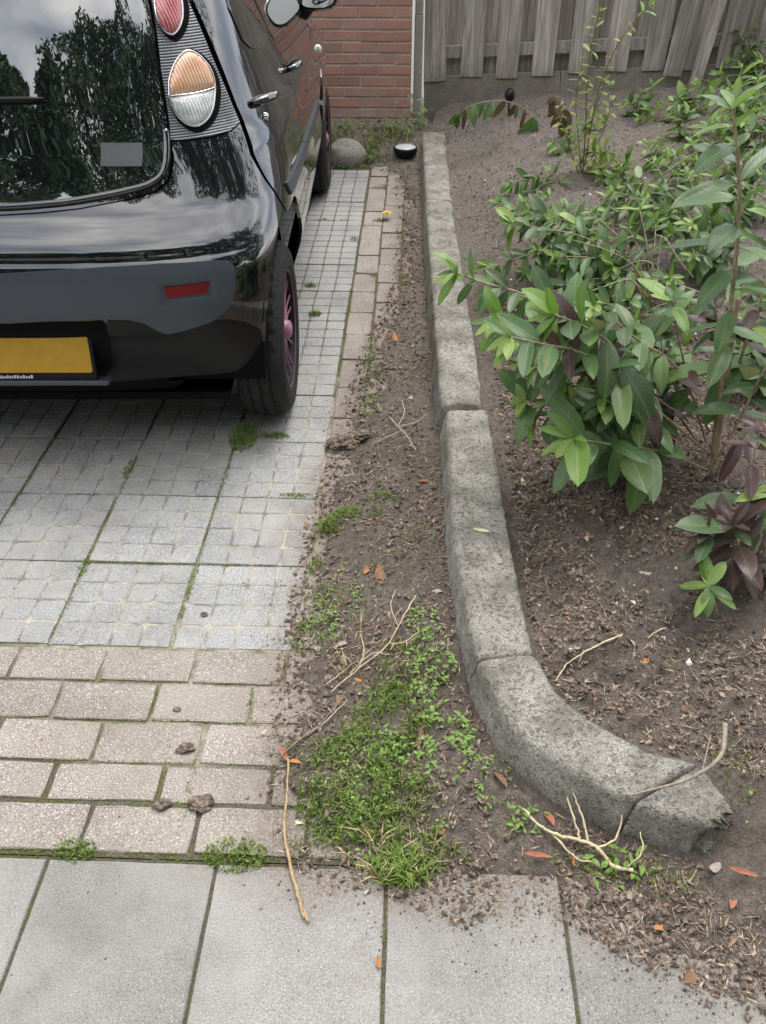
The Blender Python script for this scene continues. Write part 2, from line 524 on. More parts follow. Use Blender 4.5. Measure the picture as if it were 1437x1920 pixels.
for c, xc in enumerate((-0.203, -0.098, 0.007)):
    y = 1.42 + 0.1 * (c % 2)
    while y < 5.22:
        link('brick', random.choice(SV), drive, (xc + random.uniform(-.003, .003), y, random.uniform(-.004, .002) - (0.006 if c == 2 else 0)),
             (random.uniform(-.012, .012), random.uniform(-.012, .012), math.pi / 2 + random.uniform(-.015, .015)))
        y += 0.2085

# ------------------------------------------------------------------ pavement slabs
walk = empty('sidewalk', (0, 0, 0))
tag(walk, 'row of pale grey concrete paving slabs along the front of the driveway', 'sidewalk', kind='structure')
link('joint_bed', mesh('joint_bed_walk', [(-3.0, -0.9, -0.0058), (2.2, -0.9, -0.0058), (2.2, 0.784, -0.0058), (-3.0, 0.784, -0.0058)], [(0, 1, 2, 3)], MAT['joint_fill']), walk)
def slab(seed):
    rr = random.Random(seed)
    s, h = 0.1577, 0.05
    v, f = [], []
    n = 8
    def ring(ins, z, wob):
        out = []
        for side in range(4):
            for i in range(n):
                a = -s + ins + (2 * s - 2 * ins) * i / n
                p_ = {0: (a, -s + ins), 1: (s - ins, a), 2: (-a, s - ins), 3: (-s + ins, -a)}[side]
                out.append((p_[0] + rr.uniform(-wob, wob), p_[1] + rr.uniform(-wob, wob), z + rr.uniform(-wob, wob) * .4))
        return out
    for rg in (ring(0, -h, 0), ring(0, -0.004, .0007), ring(0.0012, -0.001, .0007), ring(0.0045, 0, .0004)): v += rg
    m = 4 * n
    for i in range(3):
        for k in range(m):
            l = (k + 1) % m
            f.append((i * m + k, i * m + l, (i + 1) * m + l, (i + 1) * m + k))
    f.append(tuple(3 * m + k for k in range(m)))
    return mesh('paving_slab', v, f, MAT['slab_grey'])
SL = [slab(s) for s in range(4)]
for r_ in range(5):
    for c in range(-8, 7):
        link('paving_slab', SL[(c * 7 + r_ * 3) % 4], walk, (-0.02 + 0.161 + 0.322 * c, 0.780 - 0.161 - 0.322 * r_, random.uniform(-.002, .0015)),
             (random.uniform(-.004, .004), random.uniform(-.004, .004), random.choice((0, 1, 2, 3)) * math.pi / 2 + random.uniform(-.005, .005)))

# ------------------------------------------------------------------ kerb (outer and inner top edges, measured on site)
OUT = [(0.052, 5.62), (0.058, 5.296), (0.072, 4.065), (0.095, 2.873), (0.106, 2.262)]
INN = [(0.205, 5.62), (0.203, 5.28), (0.206, 4.07), (0.232, 2.972), (0.243, 2.262)]
OUT2 = [(0.121, 2.235), (0.125, 1.9), (0.127, 1.621), (0.143, 1.387), (0.163, 1.20)]
INN2 = [(0.252, 2.235), (0.262, 1.99), (0.268, 1.70), (0.276, 1.45), (0.289, 1.225)]
OUT3 = [(0.164, 1.192), (0.214, 1.042), (0.255, 0.985), (0.318, 0.928), (0.372, 0.893), (0.432, 0.864)]
INN3 = [(0.290, 1.215), (0.325, 1.118), (0.36, 1.068), (0.42, 1.018), (0.50, 0.975), (0.575, 0.951)]
OUT4 = [(0.439, 0.862), (0.50, 0.842), (0.554, 0.828), (0.598, 0.822)]
INN4 = [(0.581, 0.949), (0.598, 0.930), (0.606, 0.905), (0.622, 0.862)]
kerb = empty('kerb', (0.1, 2.2, 0))
tag(kerb, 'low grey concrete kerb curving round the planting bed, cracked at its broken end', 'kerb')
def resample(pl, n):
    pl = np.array(pl, float)
    d = np.r_[0, np.cumsum(np.linalg.norm(np.diff(pl, axis=0), axis=1))]
    t = np.linspace(0, d[-1], n)
    return np.c_[np.interp(t, d, pl[:, 0]), np.interp(t, d, pl[:, 1])]
def kerb_piece(o, i_, seed, top=0.12, step=0.011, rough_end=0):
    o = np.array(catmull(o, 10)); i_ = np.array(catmull(i_, 10))
    L = max(np.sum(np.linalg.norm(np.diff(o, axis=0), axis=1)), np.sum(np.linalg.norm(np.diff(i_, axis=0), axis=1)))
    n = max(8, int(L / step))
    o = resample(o, n); i_ = resample(i_, n)
    # cross-section: (across 0..1 from outer to inner, outward push m, height)
    sec = [(-0.03, .014, -0.05), (-0.03, .013, 0.0), (-0.02, .010, .03), (-0.015, .006, .06), (0, .003, .085), (0.0, .0005, .102), (0.025, 0, .1125), (0.07, 0, .118), (0.14, 0, .120)]
    sec += [(t, 0, .1205) for t in (.22, .3, .38, .46, .54, .62, .70, .78, .85)]
    sec += [(.92, 0, .1195), (.975, 0, .1165), (1.0, 0, .109), (1.0, 0, .085), (1.0, 0, .05), (1.0, 0, -.04)]
    m = len(sec)
    V = np.zeros((n, m, 3))
    for k, (t, push, z) in enumerate(sec):
        d = i_ - o
        u = d / np.linalg.norm(d, axis=1)[:, None]
        p_ = o + d * t - u * push
        V[:, k, :2] = p_
        V[:, k, 2] = z - 0.12 + top
    X, Y, Z = V[..., 0], V[..., 1], V[..., 2]
    nz = fbm(X * 38 + seed, Y * 38 + Z * 60, seed, 4) * .0022 + fbm(X * 9 + seed * 3, Y * 9 + Z * 9, seed + 5, 3) * .0035
    V[..., 2] += nz * (Z > .01)
    V[..., 0] += fbm(X * 30 + Z * 70, Y * 30 + seed, seed + 9, 4) * .0022
    # chipped arris on the inner edge
    chip = np.clip(fbm(Y * 14 + seed, X * 14, seed + 3, 4) - .12, 0, 1) * .02
    for k in range(18, 21):
        V[:, k, 2] -= chip[:, k] * .5
        V[:, k, 0] -= chip[:, k] * .3
    chip2 = np.clip(fbm(Y * 11 + seed + 5, X * 11, seed + 13, 4) - .35, 0, 1) * .03
    for k in range(4, 8): V[:, k, 2] -= chip2[:, k] * .5
    if rough_end:
        for q in range(4):
            V[n - 1 - q, :, 0] += fbm(np.arange(m) * .45 + q * .2, np.full(m, 3.3), 31, 3) * .022
            V[n - 1 - q, :, 1] += fbm(np.arange(m) * .4 + q * .2, np.full(m, 7.3), 37, 3) * .016
            V[n - 1 - q, 5:20, 2] -= np.abs(fbm(np.arange(15) * .5, np.full(15, 1.3), 41, 3)) * (.034 - .008 * q)
    else:
        V[0, 4:20, 2] -= .004; V[-1, 4:20, 2] -= .004
    verts = V.reshape(-1, 3)
    f = []
    for a in range(n - 1):
        for b in range(m - 1):
            f.append((a * m + b, (a + 1) * m + b, (a + 1) * m + b + 1, a * m + b + 1))
    f.append(tuple(range(m)))
    f.append(tuple((n - 1) * m + b for b in range(m))[::-1])
    return mesh('kerb_stone', verts, f, MAT['kerb_concrete'], True)
def cut(pl, y0, y1):
    q_ = np.array(catmull(pl, 12))[::-1]
    yy = np.linspace(y0, y1, 10)
    return [(float(np.interp(y, q_[:, 1], q_[:, 0])), float(y)) for y in yy]
for (y0, y1, sd) in ((5.62, 4.272, 1), (4.269, 3.272, 2), (3.269, 2.262, 3)):
    o = link('kerb_stone', kerb_piece(cut(OUT, y0, y1), cut(INN, y0, y1), sd)); o.parent = kerb; o.matrix_parent_inverse = Matrix.Translation((-0.1, -2.2, 0))
for (a, b, sd, tp, re) in ((OUT2, INN2, 4, .119, 0), (OUT3, INN3, 5, .121, 0), (OUT4, INN4, 6, .108, 1)):
    o = link('kerb_stone', kerb_piece(a, b, sd, tp, .009, re)); o.parent = kerb; o.matrix_parent_inverse = Matrix.Translation((-0.1, -2.2, 0))

# ------------------------------------------------------------------ soil: bed behind the kerb and the strip beside the drive
PB = np.array([(-3.3, 5.22), (-0.6, 5.22), (-0.2, 5.2), (-0.093, 5.078), (-0.058, 4.418), (-0.058, 3.815), (-0.065, 3.442), (-0.134, 3.02), (-0.16, 2.881), (-0.194, 2.59), (-0.214, 2.338), (-0.23, 2.088),
      (-0.251, 1.871), (-0.267, 1.726), (-0.274, 1.533), (-0.27, 1.382), (-0.276, 1.296), (-0.272, 1.139), (-0.263, 1.002), (-0.246, 0.915), (-0.223, 0.824), (-0.167, 0.778), (-0.105, 0.76),
      (-0.025, 0.747), (0.054, 0.72), (0.121, 0.694), (0.2, 0.725), (0.296, 0.719), (0.374, 0.675), (0.44, 0.632), (0.518, 0.584), (0.612, 0.555), (0.9, 0.45), (1.4, 0.30), (3.4, 0.0)])
_kc = [((a[0] + b[0]) / 2, (a[1] + b[1]) / 2) for a, b in zip(OUT, INN)] + [((a[0] + b[0]) / 2, (a[1] + b[1]) / 2) for a, b in zip(OUT2, INN2)] + [((a[0] + b[0]) / 2, (a[1] + b[1]) / 2) for a, b in zip(OUT3, INN3)]
KC = np.array([(0.13, 5.72)] + _kc + [(0.59, 0.885), (0.80, 0.84), (1.3, 0.62), (3.4, 0.2)])
def sdist(px, py, pl):
    """signed distance to polyline, positive on its left when walked away from the camera end"""
    best = np.full(px.shape, 1e9); sg = np.ones(px.shape)
    for (ax, ay), (bx, by) in zip(pl[:-1], pl[1:]):
        dx, dy = bx - ax, by - ay
        t = np.clip(((px - ax) * dx + (py - ay) * dy) / (dx * dx + dy * dy), 0, 1)
        qx, qy = px - ax - t * dx, py - ay - t * dy
        d = np.hypot(qx, qy)
        cr = dx * qy - dy * qx
        up = d < best - 1e-9
        best = np.where(up, d, best); sg = np.where(up, np.where(cr >= 0, 1, -1), sg)
    return best * sg
def soil_h(X, Y):
    db = sdist(X, Y, PB) + fbm(X * 7, Y * 7, 3, 4) * .030 + fbm(X * 30, Y * 30, 23, 3) * .008
    dk = sdist(X, Y, KC)
    lump = fbm(X * 7, Y * 7, 5, 4) * .013 + fbm(X * 30, Y * 30, 11, 4, .65) * .0085 + np.maximum(0, fbm(X * 48, Y * 48, 15, 3)) ** 2 * .010
    low = -.020 + sstep(db / .07) * .024 + sstep((db - .03) / .22) * .016
    low = np.where(Y > 4.9, low + sstep((Y - 5.2) / .6) * .12 * sstep((.1 - X) / .1 + .6), low)
    bed = .088 + sstep((Y - 1.6) / 4.6) * .115 * sstep((dk - .07) / .5) + np.clip(X - .3, 0, 3) * sstep((Y - 2.5) / 3.5) * .060 + sstep((dk - .05) / .5) * .012
    wdt = np.where((X > .60) & (Y < 1.0), .05 + .30 * sstep((X - .60) / .12), .03)
    tb = sstep((dk + wdt * .75) / (wdt * 1.5))
    tb = np.where(Y > 5.55, sstep((X + .05) / .3), tb)
    h = low * (1 - tb) + bed * tb
    amp = sstep((db + .01) / .06) * (.75 + .35 * tb) * np.where(np.abs(dk) < .11, .55, 1.0)
    return h + lump * amp
xs = np.r_[np.arange(-3.0, -1.2, .06), np.arange(-1.2, -.42, .02), np.arange(-.42, .75, .0075), np.arange(.75, 1.5, .012), np.arange(1.5, 3.3, .03)]
ys = np.r_[np.arange(.05, .45, .02), np.arange(.45, 2.3, .0085), np.arange(2.3, 4.0, .013), np.arange(4.0, 6.6, .02)]
GX, GY = np.meshgrid(xs, ys)
GZ = soil_h(GX, GY)
nx, ny = len(xs), len(ys)
idx = np.arange(nx * ny).reshape(ny, nx)
keep = (np.maximum.reduce([GZ[:-1, :-1], GZ[1:, :-1], GZ[:-1, 1:], GZ[1:, 1:]]) > -.012)
q = np.stack([idx[:-1, :-1], idx[:-1, 1:], idx[1:, 1:], idx[1:, :-1]], -1)[keep]
sv = np.c_[GX.ravel(), GY.ravel(), GZ.ravel()]
used = np.unique(q)
remap = np.zeros(nx * ny, int); remap[used] = np.arange(len(used))
sme = bpy.data.meshes.new('soil')
sme.from_pydata(sv[used].tolist(), [], remap[q].tolist())
sme.materials.append(MAT['soil'])
sme.polygons.foreach_set('use_smooth', [True] * len(sme.polygons))
so = link('soil', sme)
tag(so, 'bare brown garden soil of the bed and along the kerb', 'soil', kind='structure')
_xl, _yl = xs.tolist(), ys.tolist()
from bisect import bisect_right
def sz(x, y):
    i = min(max(bisect_right(_xl, x) - 1, 0), nx - 2); j = min(max(bisect_right(_yl, y) - 1, 0), ny - 2)
    u = min(max((x - _xl[i]) / (_xl[i + 1] - _xl[i]), 0), 1); w = min(max((y - _yl[j]) / (_yl[j + 1] - _yl[j]), 0), 1)
    return float((GZ[j, i] * (1 - u) + GZ[j, i + 1] * u) * (1 - w) + (GZ[j + 1, i] * (1 - u) + GZ[j + 1, i + 1] * u) * w)
def gz(x, y): return max(0.0, sz(x, y))
# ------------------------------------------------------------------ brick wall of the house
def m_brick():
    t = NT('house_brick')
    P = t.pos()
    n1 = t.noise(P, 140, 4, 0.65); n2 = t.noise(P, 16, 4, 0.6)
    r_ = t.rnd()
    base = t.ramp(r_, [(0.0, (0.34, 0.19, 0.15)), (0.3, (0.43, 0.245, 0.19)), (0.65, (0.47, 0.265, 0.205)), (1.0, (0.41, 0.275, 0.24))])
    col = t.mix(t.ramp(n2, [(0.35, 0.0), (0.7, 0.5)]), base, (0.29, 0.165, 0.13))
    col = t.mix(t.ramp(n1, [(0.35, 0.35), (0.6, 0.0)]), col, (0.18, 0.085, 0.06))
    # pale lime bloom low on the wall
    z = t.n('ShaderNodeSeparateXYZ'); t.l(P, z.inputs[0])
    low = t.math('SUBTRACT', 1.0, t.math('MULTIPLY', z.outputs['Z'], 2.1), clamp=True)
    bl = t.ramp(t.math('MULTIPLY', low, t.noise(P, 9, 5, 0.65)), [(0.24, 0.0), (0.40, 0.55)])
    col = t.mix(bl, col, (0.46, 0.39, 0.35))
    MAT['house_brick'] = t.set(col=col, rough=0.9, spec=0.2, normal=t.bump(n1, 0.5, 0.006))
    t = NT('mortar')
    P = t.pos()
    n1 = t.noise(P, 200, 3, 0.7)
    MAT['mortar'] = t.set(col=t.ramp(n1, [(0.3, (0.30, 0.27, 0.235)), (0.7, (0.52, 0.48, 0.43))]), rough=0.95, spec=0.1, normal=t.bump(n1, 0.6, 0.005))
m_brick()
WY, WX1 = 5.85, -0.018
wall = empty('brick_wall', (-1.5, WY, 0))
tag(wall, 'red brick house wall with pale mortar at the far end of the driveway', 'brick wall')
def under(o, p_):
    o.parent = p_
    o.matrix_parent_inverse = Matrix.Translation(-Vector(p_.location))
    return o
under(link('mortar', MB().box(-4.2, WX1 - .006, WY + .006, WY + .24, -.05, 2.62).me('mortar', MAT['mortar'])), wall)
def wbrick(lx, hz, seed, dp=.05):
    rr = random.Random(seed)
    v = []
    w = lambda k: rr.uniform(-k, k)
    for (ins, y) in ((0, dp), (0, .003), (.003, 0)):
        for (a, b) in ((-1, -1), (1, -1), (1, 1), (-1, 1)):
            v.append((a * (lx / 2 - ins) + w(.0012), y + (w(.001) if y < .01 else 0), b * (hz / 2 - ins) + w(.0009)))
    f = [(8, 9, 10, 11)]
    for i in range(2):
        for k in range(4):
            l = (k + 1) % 4
            f.append((i * 4 + k, i * 4 + l, (i + 1) * 4 + l, (i + 1) * 4 + k))
    return mesh('wall_brick', v, f, MAT['house_brick'])
CH, BL = .0636, .2225
full = [wbrick(BL - .011, CH - .0115, 200 + k) for k in range(5)]
half = [wbrick(BL / 2 - .011, CH - .0115, 220 + k) for k in range(3)]
tq = [wbrick(BL * .75 - .011, CH - .0115, 230 + k) for k in range(2)]
nb = 0
far = MB()
for c in range(41):
    z = .012 + CH * (c + .5)
    x = WX1
    first = {0: (full, BL), 1: (half, BL / 2)}[c % 2]
    k = 0
    while x > -4.1:
        var, L = first if k == 0 else (full, BL)
        if x > -1.42:
            under(link('brick', random.choice(var), None, (x - L / 2, WY + random.uniform(-.0015, .002), z + random.uniform(-.0015, .0015)), (random.uniform(-.008, .008), random.uniform(-.006, .006), random.uniform(-.006, .006))), wall); nb += 1
        else:
            far.box(x - L + .0055, x - .0055, WY + random.uniform(-.0015, .002), WY + .05, z - CH / 2 + .0057, z + CH / 2 - .0057)
        x -= L; k += 1
fo = under(link('brick_courses', far.me('brick_courses', MAT['house_brick'])), wall)
tag(fo, kind='stuff')

# ------------------------------------------------------------------ grey corner post and weathered fence
def m_wood():
    t = NT('weathered_wood')
    O = t.obj(); P = t.pos(); r_ = t.rnd()
    off = t.n('ShaderNodeCombineXYZ'); t.l(t.math('MULTIPLY', r_, 37.0), off.inputs[0]); t.l(t.math('MULTIPLY', r_, 11.0), off.inputs[2])
    ad = t.n('ShaderNodeVectorMath', operation='ADD'); t.l(O, ad.inputs[0]); t.l(off.outputs[0], ad.inputs[1])
    g = t.noise(t.mapv(ad.outputs[0], scale=(70, 70, 3.2)), 1.0, 5, 0.62, 0.6)
    g2 = t.noise(t.mapv(ad.outputs[0], scale=(9, 9, 1.6)), 1.0, 4, 0.6)
    col = t.ramp(g, [(0.25, (0.15, 0.135, 0.115)), (0.48, (0.345, 0.322, 0.285)), (0.72, (0.60, 0.57, 0.52))])
    col = t.mix(t.ramp(g2, [(0.4, 0.0), (0.68, 0.6)]), col, (0.22, 0.195, 0.165))
    z = t.n('ShaderNodeSeparateXYZ'); t.l(P, z.inputs[0])
    low = t.math('SUBTRACT', 1.0, t.math('MULTIPLY', t.math('SUBTRACT', z.outputs['Z'], .28), 3.4), clamp=True)
    al = t.ramp(t.math('MULTIPLY', low, t.noise(P, 14, 5, 0.65)), [(0.24, 0.0), (0.5, 0.55)])
    col = t.mix(al, col, (0.13, 0.14, 0.075))
    br = t.math('ADD', t.math('MULTIPLY', r_, 0.45), 0.78)
    col = t.mix(1.0, col, br, 'MULTIPLY')
    MAT['weathered_wood'] = t.set(col=col, rough=0.88, spec=0.2, normal=t.bump(g, 0.6, 0.006))
m_wood()
def m_boardconc():
    t = NT('gravel_board')
    P = t.pos()
    n1 = t.noise(P, 120, 4, 0.7); n2 = t.noise(P, 6, 5, 0.6)
    col = t.ramp(n1, [(0.3, (0.19, 0.17, 0.145)), (0.7, (0.34, 0.31, 0.27))])
    col = t.mix(t.ramp(n2, [(0.42, 0.0), (0.7, 0.6)]), col, (0.12, 0.115, 0.075))
    MAT['gravel_board'] = t.set(col=col, rough=0.93, spec=0.2, normal=t.bump(n1, 0.5, 0.006))
m_boardconc()
t = NT('post_grey')
n1 = t.noise(t.pos(), 30, 5, 0.65)
MAT['post_grey'] = t.set(col=t.ramp(n1, [(0.3, (0.29, 0.285, 0.27)), (0.7, (0.42, 0.41, 0.39))]), rough=0.6, spec=0.35)

FY = 6.12
post = empty('corner_post', (0.02, 5.985, 0.1))
tag(post, 'slim pale grey square post between the brick wall and the wooden fence', 'post')
pm = MB()
def rbox(mb, x0, x1, y0, y1, z0, z1, b=.006):
    v = []
    for (ins, z) in ((0, z0), (0, z1 - b), (b, z1)):
        for (x, y) in ((x0 + ins + b, y0 + ins), (x1 - ins - b, y0 + ins), (x1 - ins, y0 + ins + b), (x1 - ins, y1 - ins - b), (x1 - ins - b, y1 - ins), (x0 + ins + b, y1 - ins), (x0 + ins, y1 - ins - b), (x0 + ins, y0 + ins + b)):
            v.append((x, y, z))
    f = []
    for i in range(2):
        for k in range(8):
            l = (k + 1) % 8
            f.append((i * 8 + k, i * 8 + l, (i + 1) * 8 + l, (i + 1) * 8 + k))
    f.append(tuple(16 + k for k in range(8)))
    mb.add(v, f)
rbox(pm, -.028, .028, -.028, .028, 0, .62); 
under(link('shaft', pm.me('shaft', MAT['post_grey']), None, (0.02, 5.985, 0.1)), post)
pm = MB(); rbox(pm, -.026, .026, -.026, .026, .623, 1.95); rbox(pm, -.036, .036, -.036, .036, 1.95, 1.98)
under(link('shaft', pm.me('shaft_top', MAT['post_grey']), None, (0.02, 5.985, 0.1)), post)

fence = empty('board_fence', (1.6, FY, 0.2))
tag(fence, 'weathered grey board fence with overlapping vertical boards behind the planting bed', 'fence')
def board(w, h, seed, th=.018):
    rr = random.Random(seed)
    v, f = [], []
    nz_ = 7
    bow = rr.uniform(-.004, .004)
    for i in range(nz_ + 1):
        z = h * i / nz_
        o = bow * math.sin(math.pi * i / nz_)
        e = .003
        for (x, y) in ((-w / 2, -th / 2 + e), (-w / 2 + e, -th / 2), (w / 2 - e, -th / 2), (w / 2, -th / 2 + e), (w / 2, th / 2), (-w / 2, th / 2)):
            v.append((x + rr.uniform(-.0012, .0012), y + o, z + (rr.uniform(-.003, .003) if i in (0, nz_) else 0)))
    for i in range(nz_):
        for k in range(6):
            l = (k + 1) % 6
            f.append((i * 6 + k, i * 6 + l, (i + 1) * 6 + l, (i + 1) * 6 + k))
    f.append(tuple(range(6))[::-1]); f.append(tuple(nz_ * 6 + k for k in range(6)))
    return mesh('fence_board', v, f, MAT['weathered_wood'])
FB = [board(.143, 1.62, s) for s in range(5)]
BB = [board(.15, 1.62, s + 20) for s in range(4)]
def fpx(x):  # bottom line of the boards climbs gently to the right
    return .325 + .045 * x
k = 0
x = .135
while x < 3.9:
    lean = 0
    if k == 5: lean = .0
    if 1.15 < x < 2.9 or x < 1.1:
        under(link('board', random.choice(FB), None, (x + random.uniform(-.006, .006), FY - .034, fpx(x) + random.uniform(-.012, .012)), (0, random.uniform(-.010, .010), random.uniform(-.02, .02))), fence)
    else:
        under(link('board', random.choice(FB), None, (x, FY - .034, fpx(x)), (0, random.uniform(-.008, .008), 0)), fence)
    under(link('board', random.choice(BB), None, (x + .122, FY + .038, fpx(x) + random.uniform(-.02, .01)), (0, random.uniform(-.006, .006), 0)), fence)
    x += .238; k += 1
for zz, hh in ((.205, .07), (.95, .07), (1.45, .07)):
    m_ = MB(); m_.box(-1.9, 1.9, -.0235, .0275, zz, zz + hh)
    under(link('rail', m_.me('rail', MAT['weathered_wood']), None, (1.98, FY, fpx(.1)), (0, -math.atan(.045), 0)), fence)
for (x0, x1) in ((.06, .965), (.972, 1.9), (1.907, 3.86)):
    m_ = MB(); m_.box(-(x1 - x0) / 2, (x1 - x0) / 2, -.022, .02, -.34, .014)
    under(link('base_board', m_.me('base_board', MAT['gravel_board']), None, ((x0 + x1) / 2, FY - .01, fpx((x0 + x1) / 2)), (0, -math.atan(.045), 0)), fence)
for x in (1.86, 3.7):
    m_ = MB(); rbox(m_, -.034, .034, -.034, .034, -.3, 1.72)
    under(link('post', m_.me('fence_post', MAT['weathered_wood']), None, (x, FY - .08, fpx(x) + .05), (0, .10 if x < 2 else 0, 0)), fence)
m_ = board(.12, 1.7, 77)
under(link('board', m_, None, (1.69, FY - .075, fpx(1.7) - .03), (0, .085, .05)), fence)
# ------------------------------------------------------------------ car: body surface as stacked plan outlines S(a, z)
def pchip(tab, lo, hi, n=1200):
    xs_ = np.array([t_[0] for t_ in tab]); ys_ = np.array([t_[1] for t_ in tab])
    h = np.diff(xs_); d = np.diff(ys_) / h; m = np.zeros(len(xs_))
    for i in range(1, len(xs_) - 1):
        if d[i - 1] * d[i] > 0:
            w1 = 2 * h[i] + h[i - 1]; w2 = h[i] + 2 * h[i - 1]; m[i] = (w1 + w2) / (w1 / d[i - 1] + w2 / d[i])
    m[0] = d[0]; m[-1] = d[-1]
    q_ = np.linspace(lo, hi, n); out = []
    for x in q_:
        x = min(max(x, xs_[0]), xs_[-1]); i = min(int(np.searchsorted(xs_, x, side='right')) - 1, len(xs_) - 2); t_ = (x - xs_[i]) / h[i]
        out.append((1 + 2 * t_) * (1 - t_) ** 2 * ys_[i] + t_ * (1 - t_) ** 2 * h[i] * m[i] + t_ * t_ * (3 - 2 * t_) * ys_[i + 1] + t_ * t_ * (t_ - 1) * h[i] * m[i + 1])
    # light smoothing keeps reflections fair
    out = np.array(out)
    for _ in range(12): out[1:-1] = (out[:-2] + 2 * out[1:-1] + out[2:]) / 4
    out = list(map(float, out)); k = (n - 1) / (hi - lo)
    def f(z):
        u = min(max((z - lo) * k, 0), n - 1.001); i = int(u); u -= i
        return out[i] * (1 - u) + out[i + 1] * u
    return f
YR = pchip([(.2, -.30), (.27, -.36), (.35, -.40), (.45, -.43), (.55, -.445), (.62, -.445), (.68, -.43), (.72, -.40), (.76, -.355), (.80, -.33), (.9, -.29), (1.0, -.25), (1.2, -.16), (1.32, -.09), (1.40, .0), (1.44, .12), (1.465, .35), (1.475, .7)], .15, 1.475)
CW = pchip([(.2, .71), (.27, .755), (.35, .78), (.45, .795), (.55, .803), (.65, .805), (.74, .797), (.80, .787), (.88, .768), (1.0, .732), (1.2, .66), (1.35, .59), (1.42, .52), (1.46, .40), (1.475, .2)], .15, 1.475)
YF = pchip([(.2, 2.9), (.3, 2.98), (.5, 3.01), (.65, 2.98), (.75, 2.9), (.85, 2.72), (.9, 2.5), (.95, 2.3), (1.0, 2.15), (1.2, 1.72), (1.35, 1.4), (1.42, 1.22), (1.46, 1.05), (1.475, .75)], .15, 1.475)
NN = pchip([(.2, 3.6), (.45, 4.0), (.62, 3.8), (.78, 3.2), (.95, 2.8), (1.2, 2.8), (1.475, 2.6)], .15, 1.475)
YC = pchip([(.2, .05), (.6, .06), (.78, .16), (.95, .25), (1.475, .25)], .15, 1.475)
def _ss(t_):
    t_ = min(max(t_, 0.0), 1.0)
    return t_ * t_ * (3 - 2 * t_)
def S(a, z):
    s = 1 if a >= 0 else -1
    a = abs(a)
    yr = YR(z); w = CW(z); yf = YF(z); n = NN(z)
    w -= .028 * _ss((.50 - z) / .2) * _ss((a - 72) / 20)
    D = min(YC(z) - yr if yr < -.1 else .35, .48 * (yf - yr)); Df = min(.75, .48 * (yf - yr))
    yc = yr + D; ycf = yf - Df
    if a <= 90:
        r_ = math.radians(a); sn, cs = math.sin(r_), math.cos(r_)
        q_ = (abs(sn / w) ** n + abs(cs / D) ** n) ** (-1 / n)
        x, y = q_ * sn, yc - q_ * cs
    elif a <= 190:
        x, y = w, yc + (ycf - yc) * (a - 90) / 100
    else:
        r_ = math.radians(280 - a); sn, cs = math.sin(r_), math.cos(r_)
        q_ = (abs(sn / w) ** 2.6 + abs(cs / Df) ** 2.6) ** (-1 / 2.6)
        x, y = q_ * sn, ycf + q_ * cs
    if y > .9: x *= 1 - .06 * ((y - .9) / 1.9) ** 2
    return Vector((s * x, y, z))
def SN(a, z, disp=None):
    e = .4; ez = .004
    f = (lambda A, Z: S(A, Z)) if disp is None else (lambda A, Z: S(A, Z) + SN(A, Z)[1] * disp(A, Z))
    p_ = f(a, z)
    n = (f(a + e, z) - f(a - e, z)).cross(f(a, z + ez) - f(a, z - ez))
    if n.length < 1e-12: n = Vector((0, 0, 1))
    n.normalize()
    return p_, n
def ay(y, z, s=1):
    lo, hi = 5.0, 278.0
    for _ in range(40):
        m = (lo + hi) / 2
        if S(m, z).y < y: lo = m
        else: hi = m
    return s * lo
def Ypts(pts): return [(ay(y, z), z) for (y, z) in pts]
ZS = 100.0
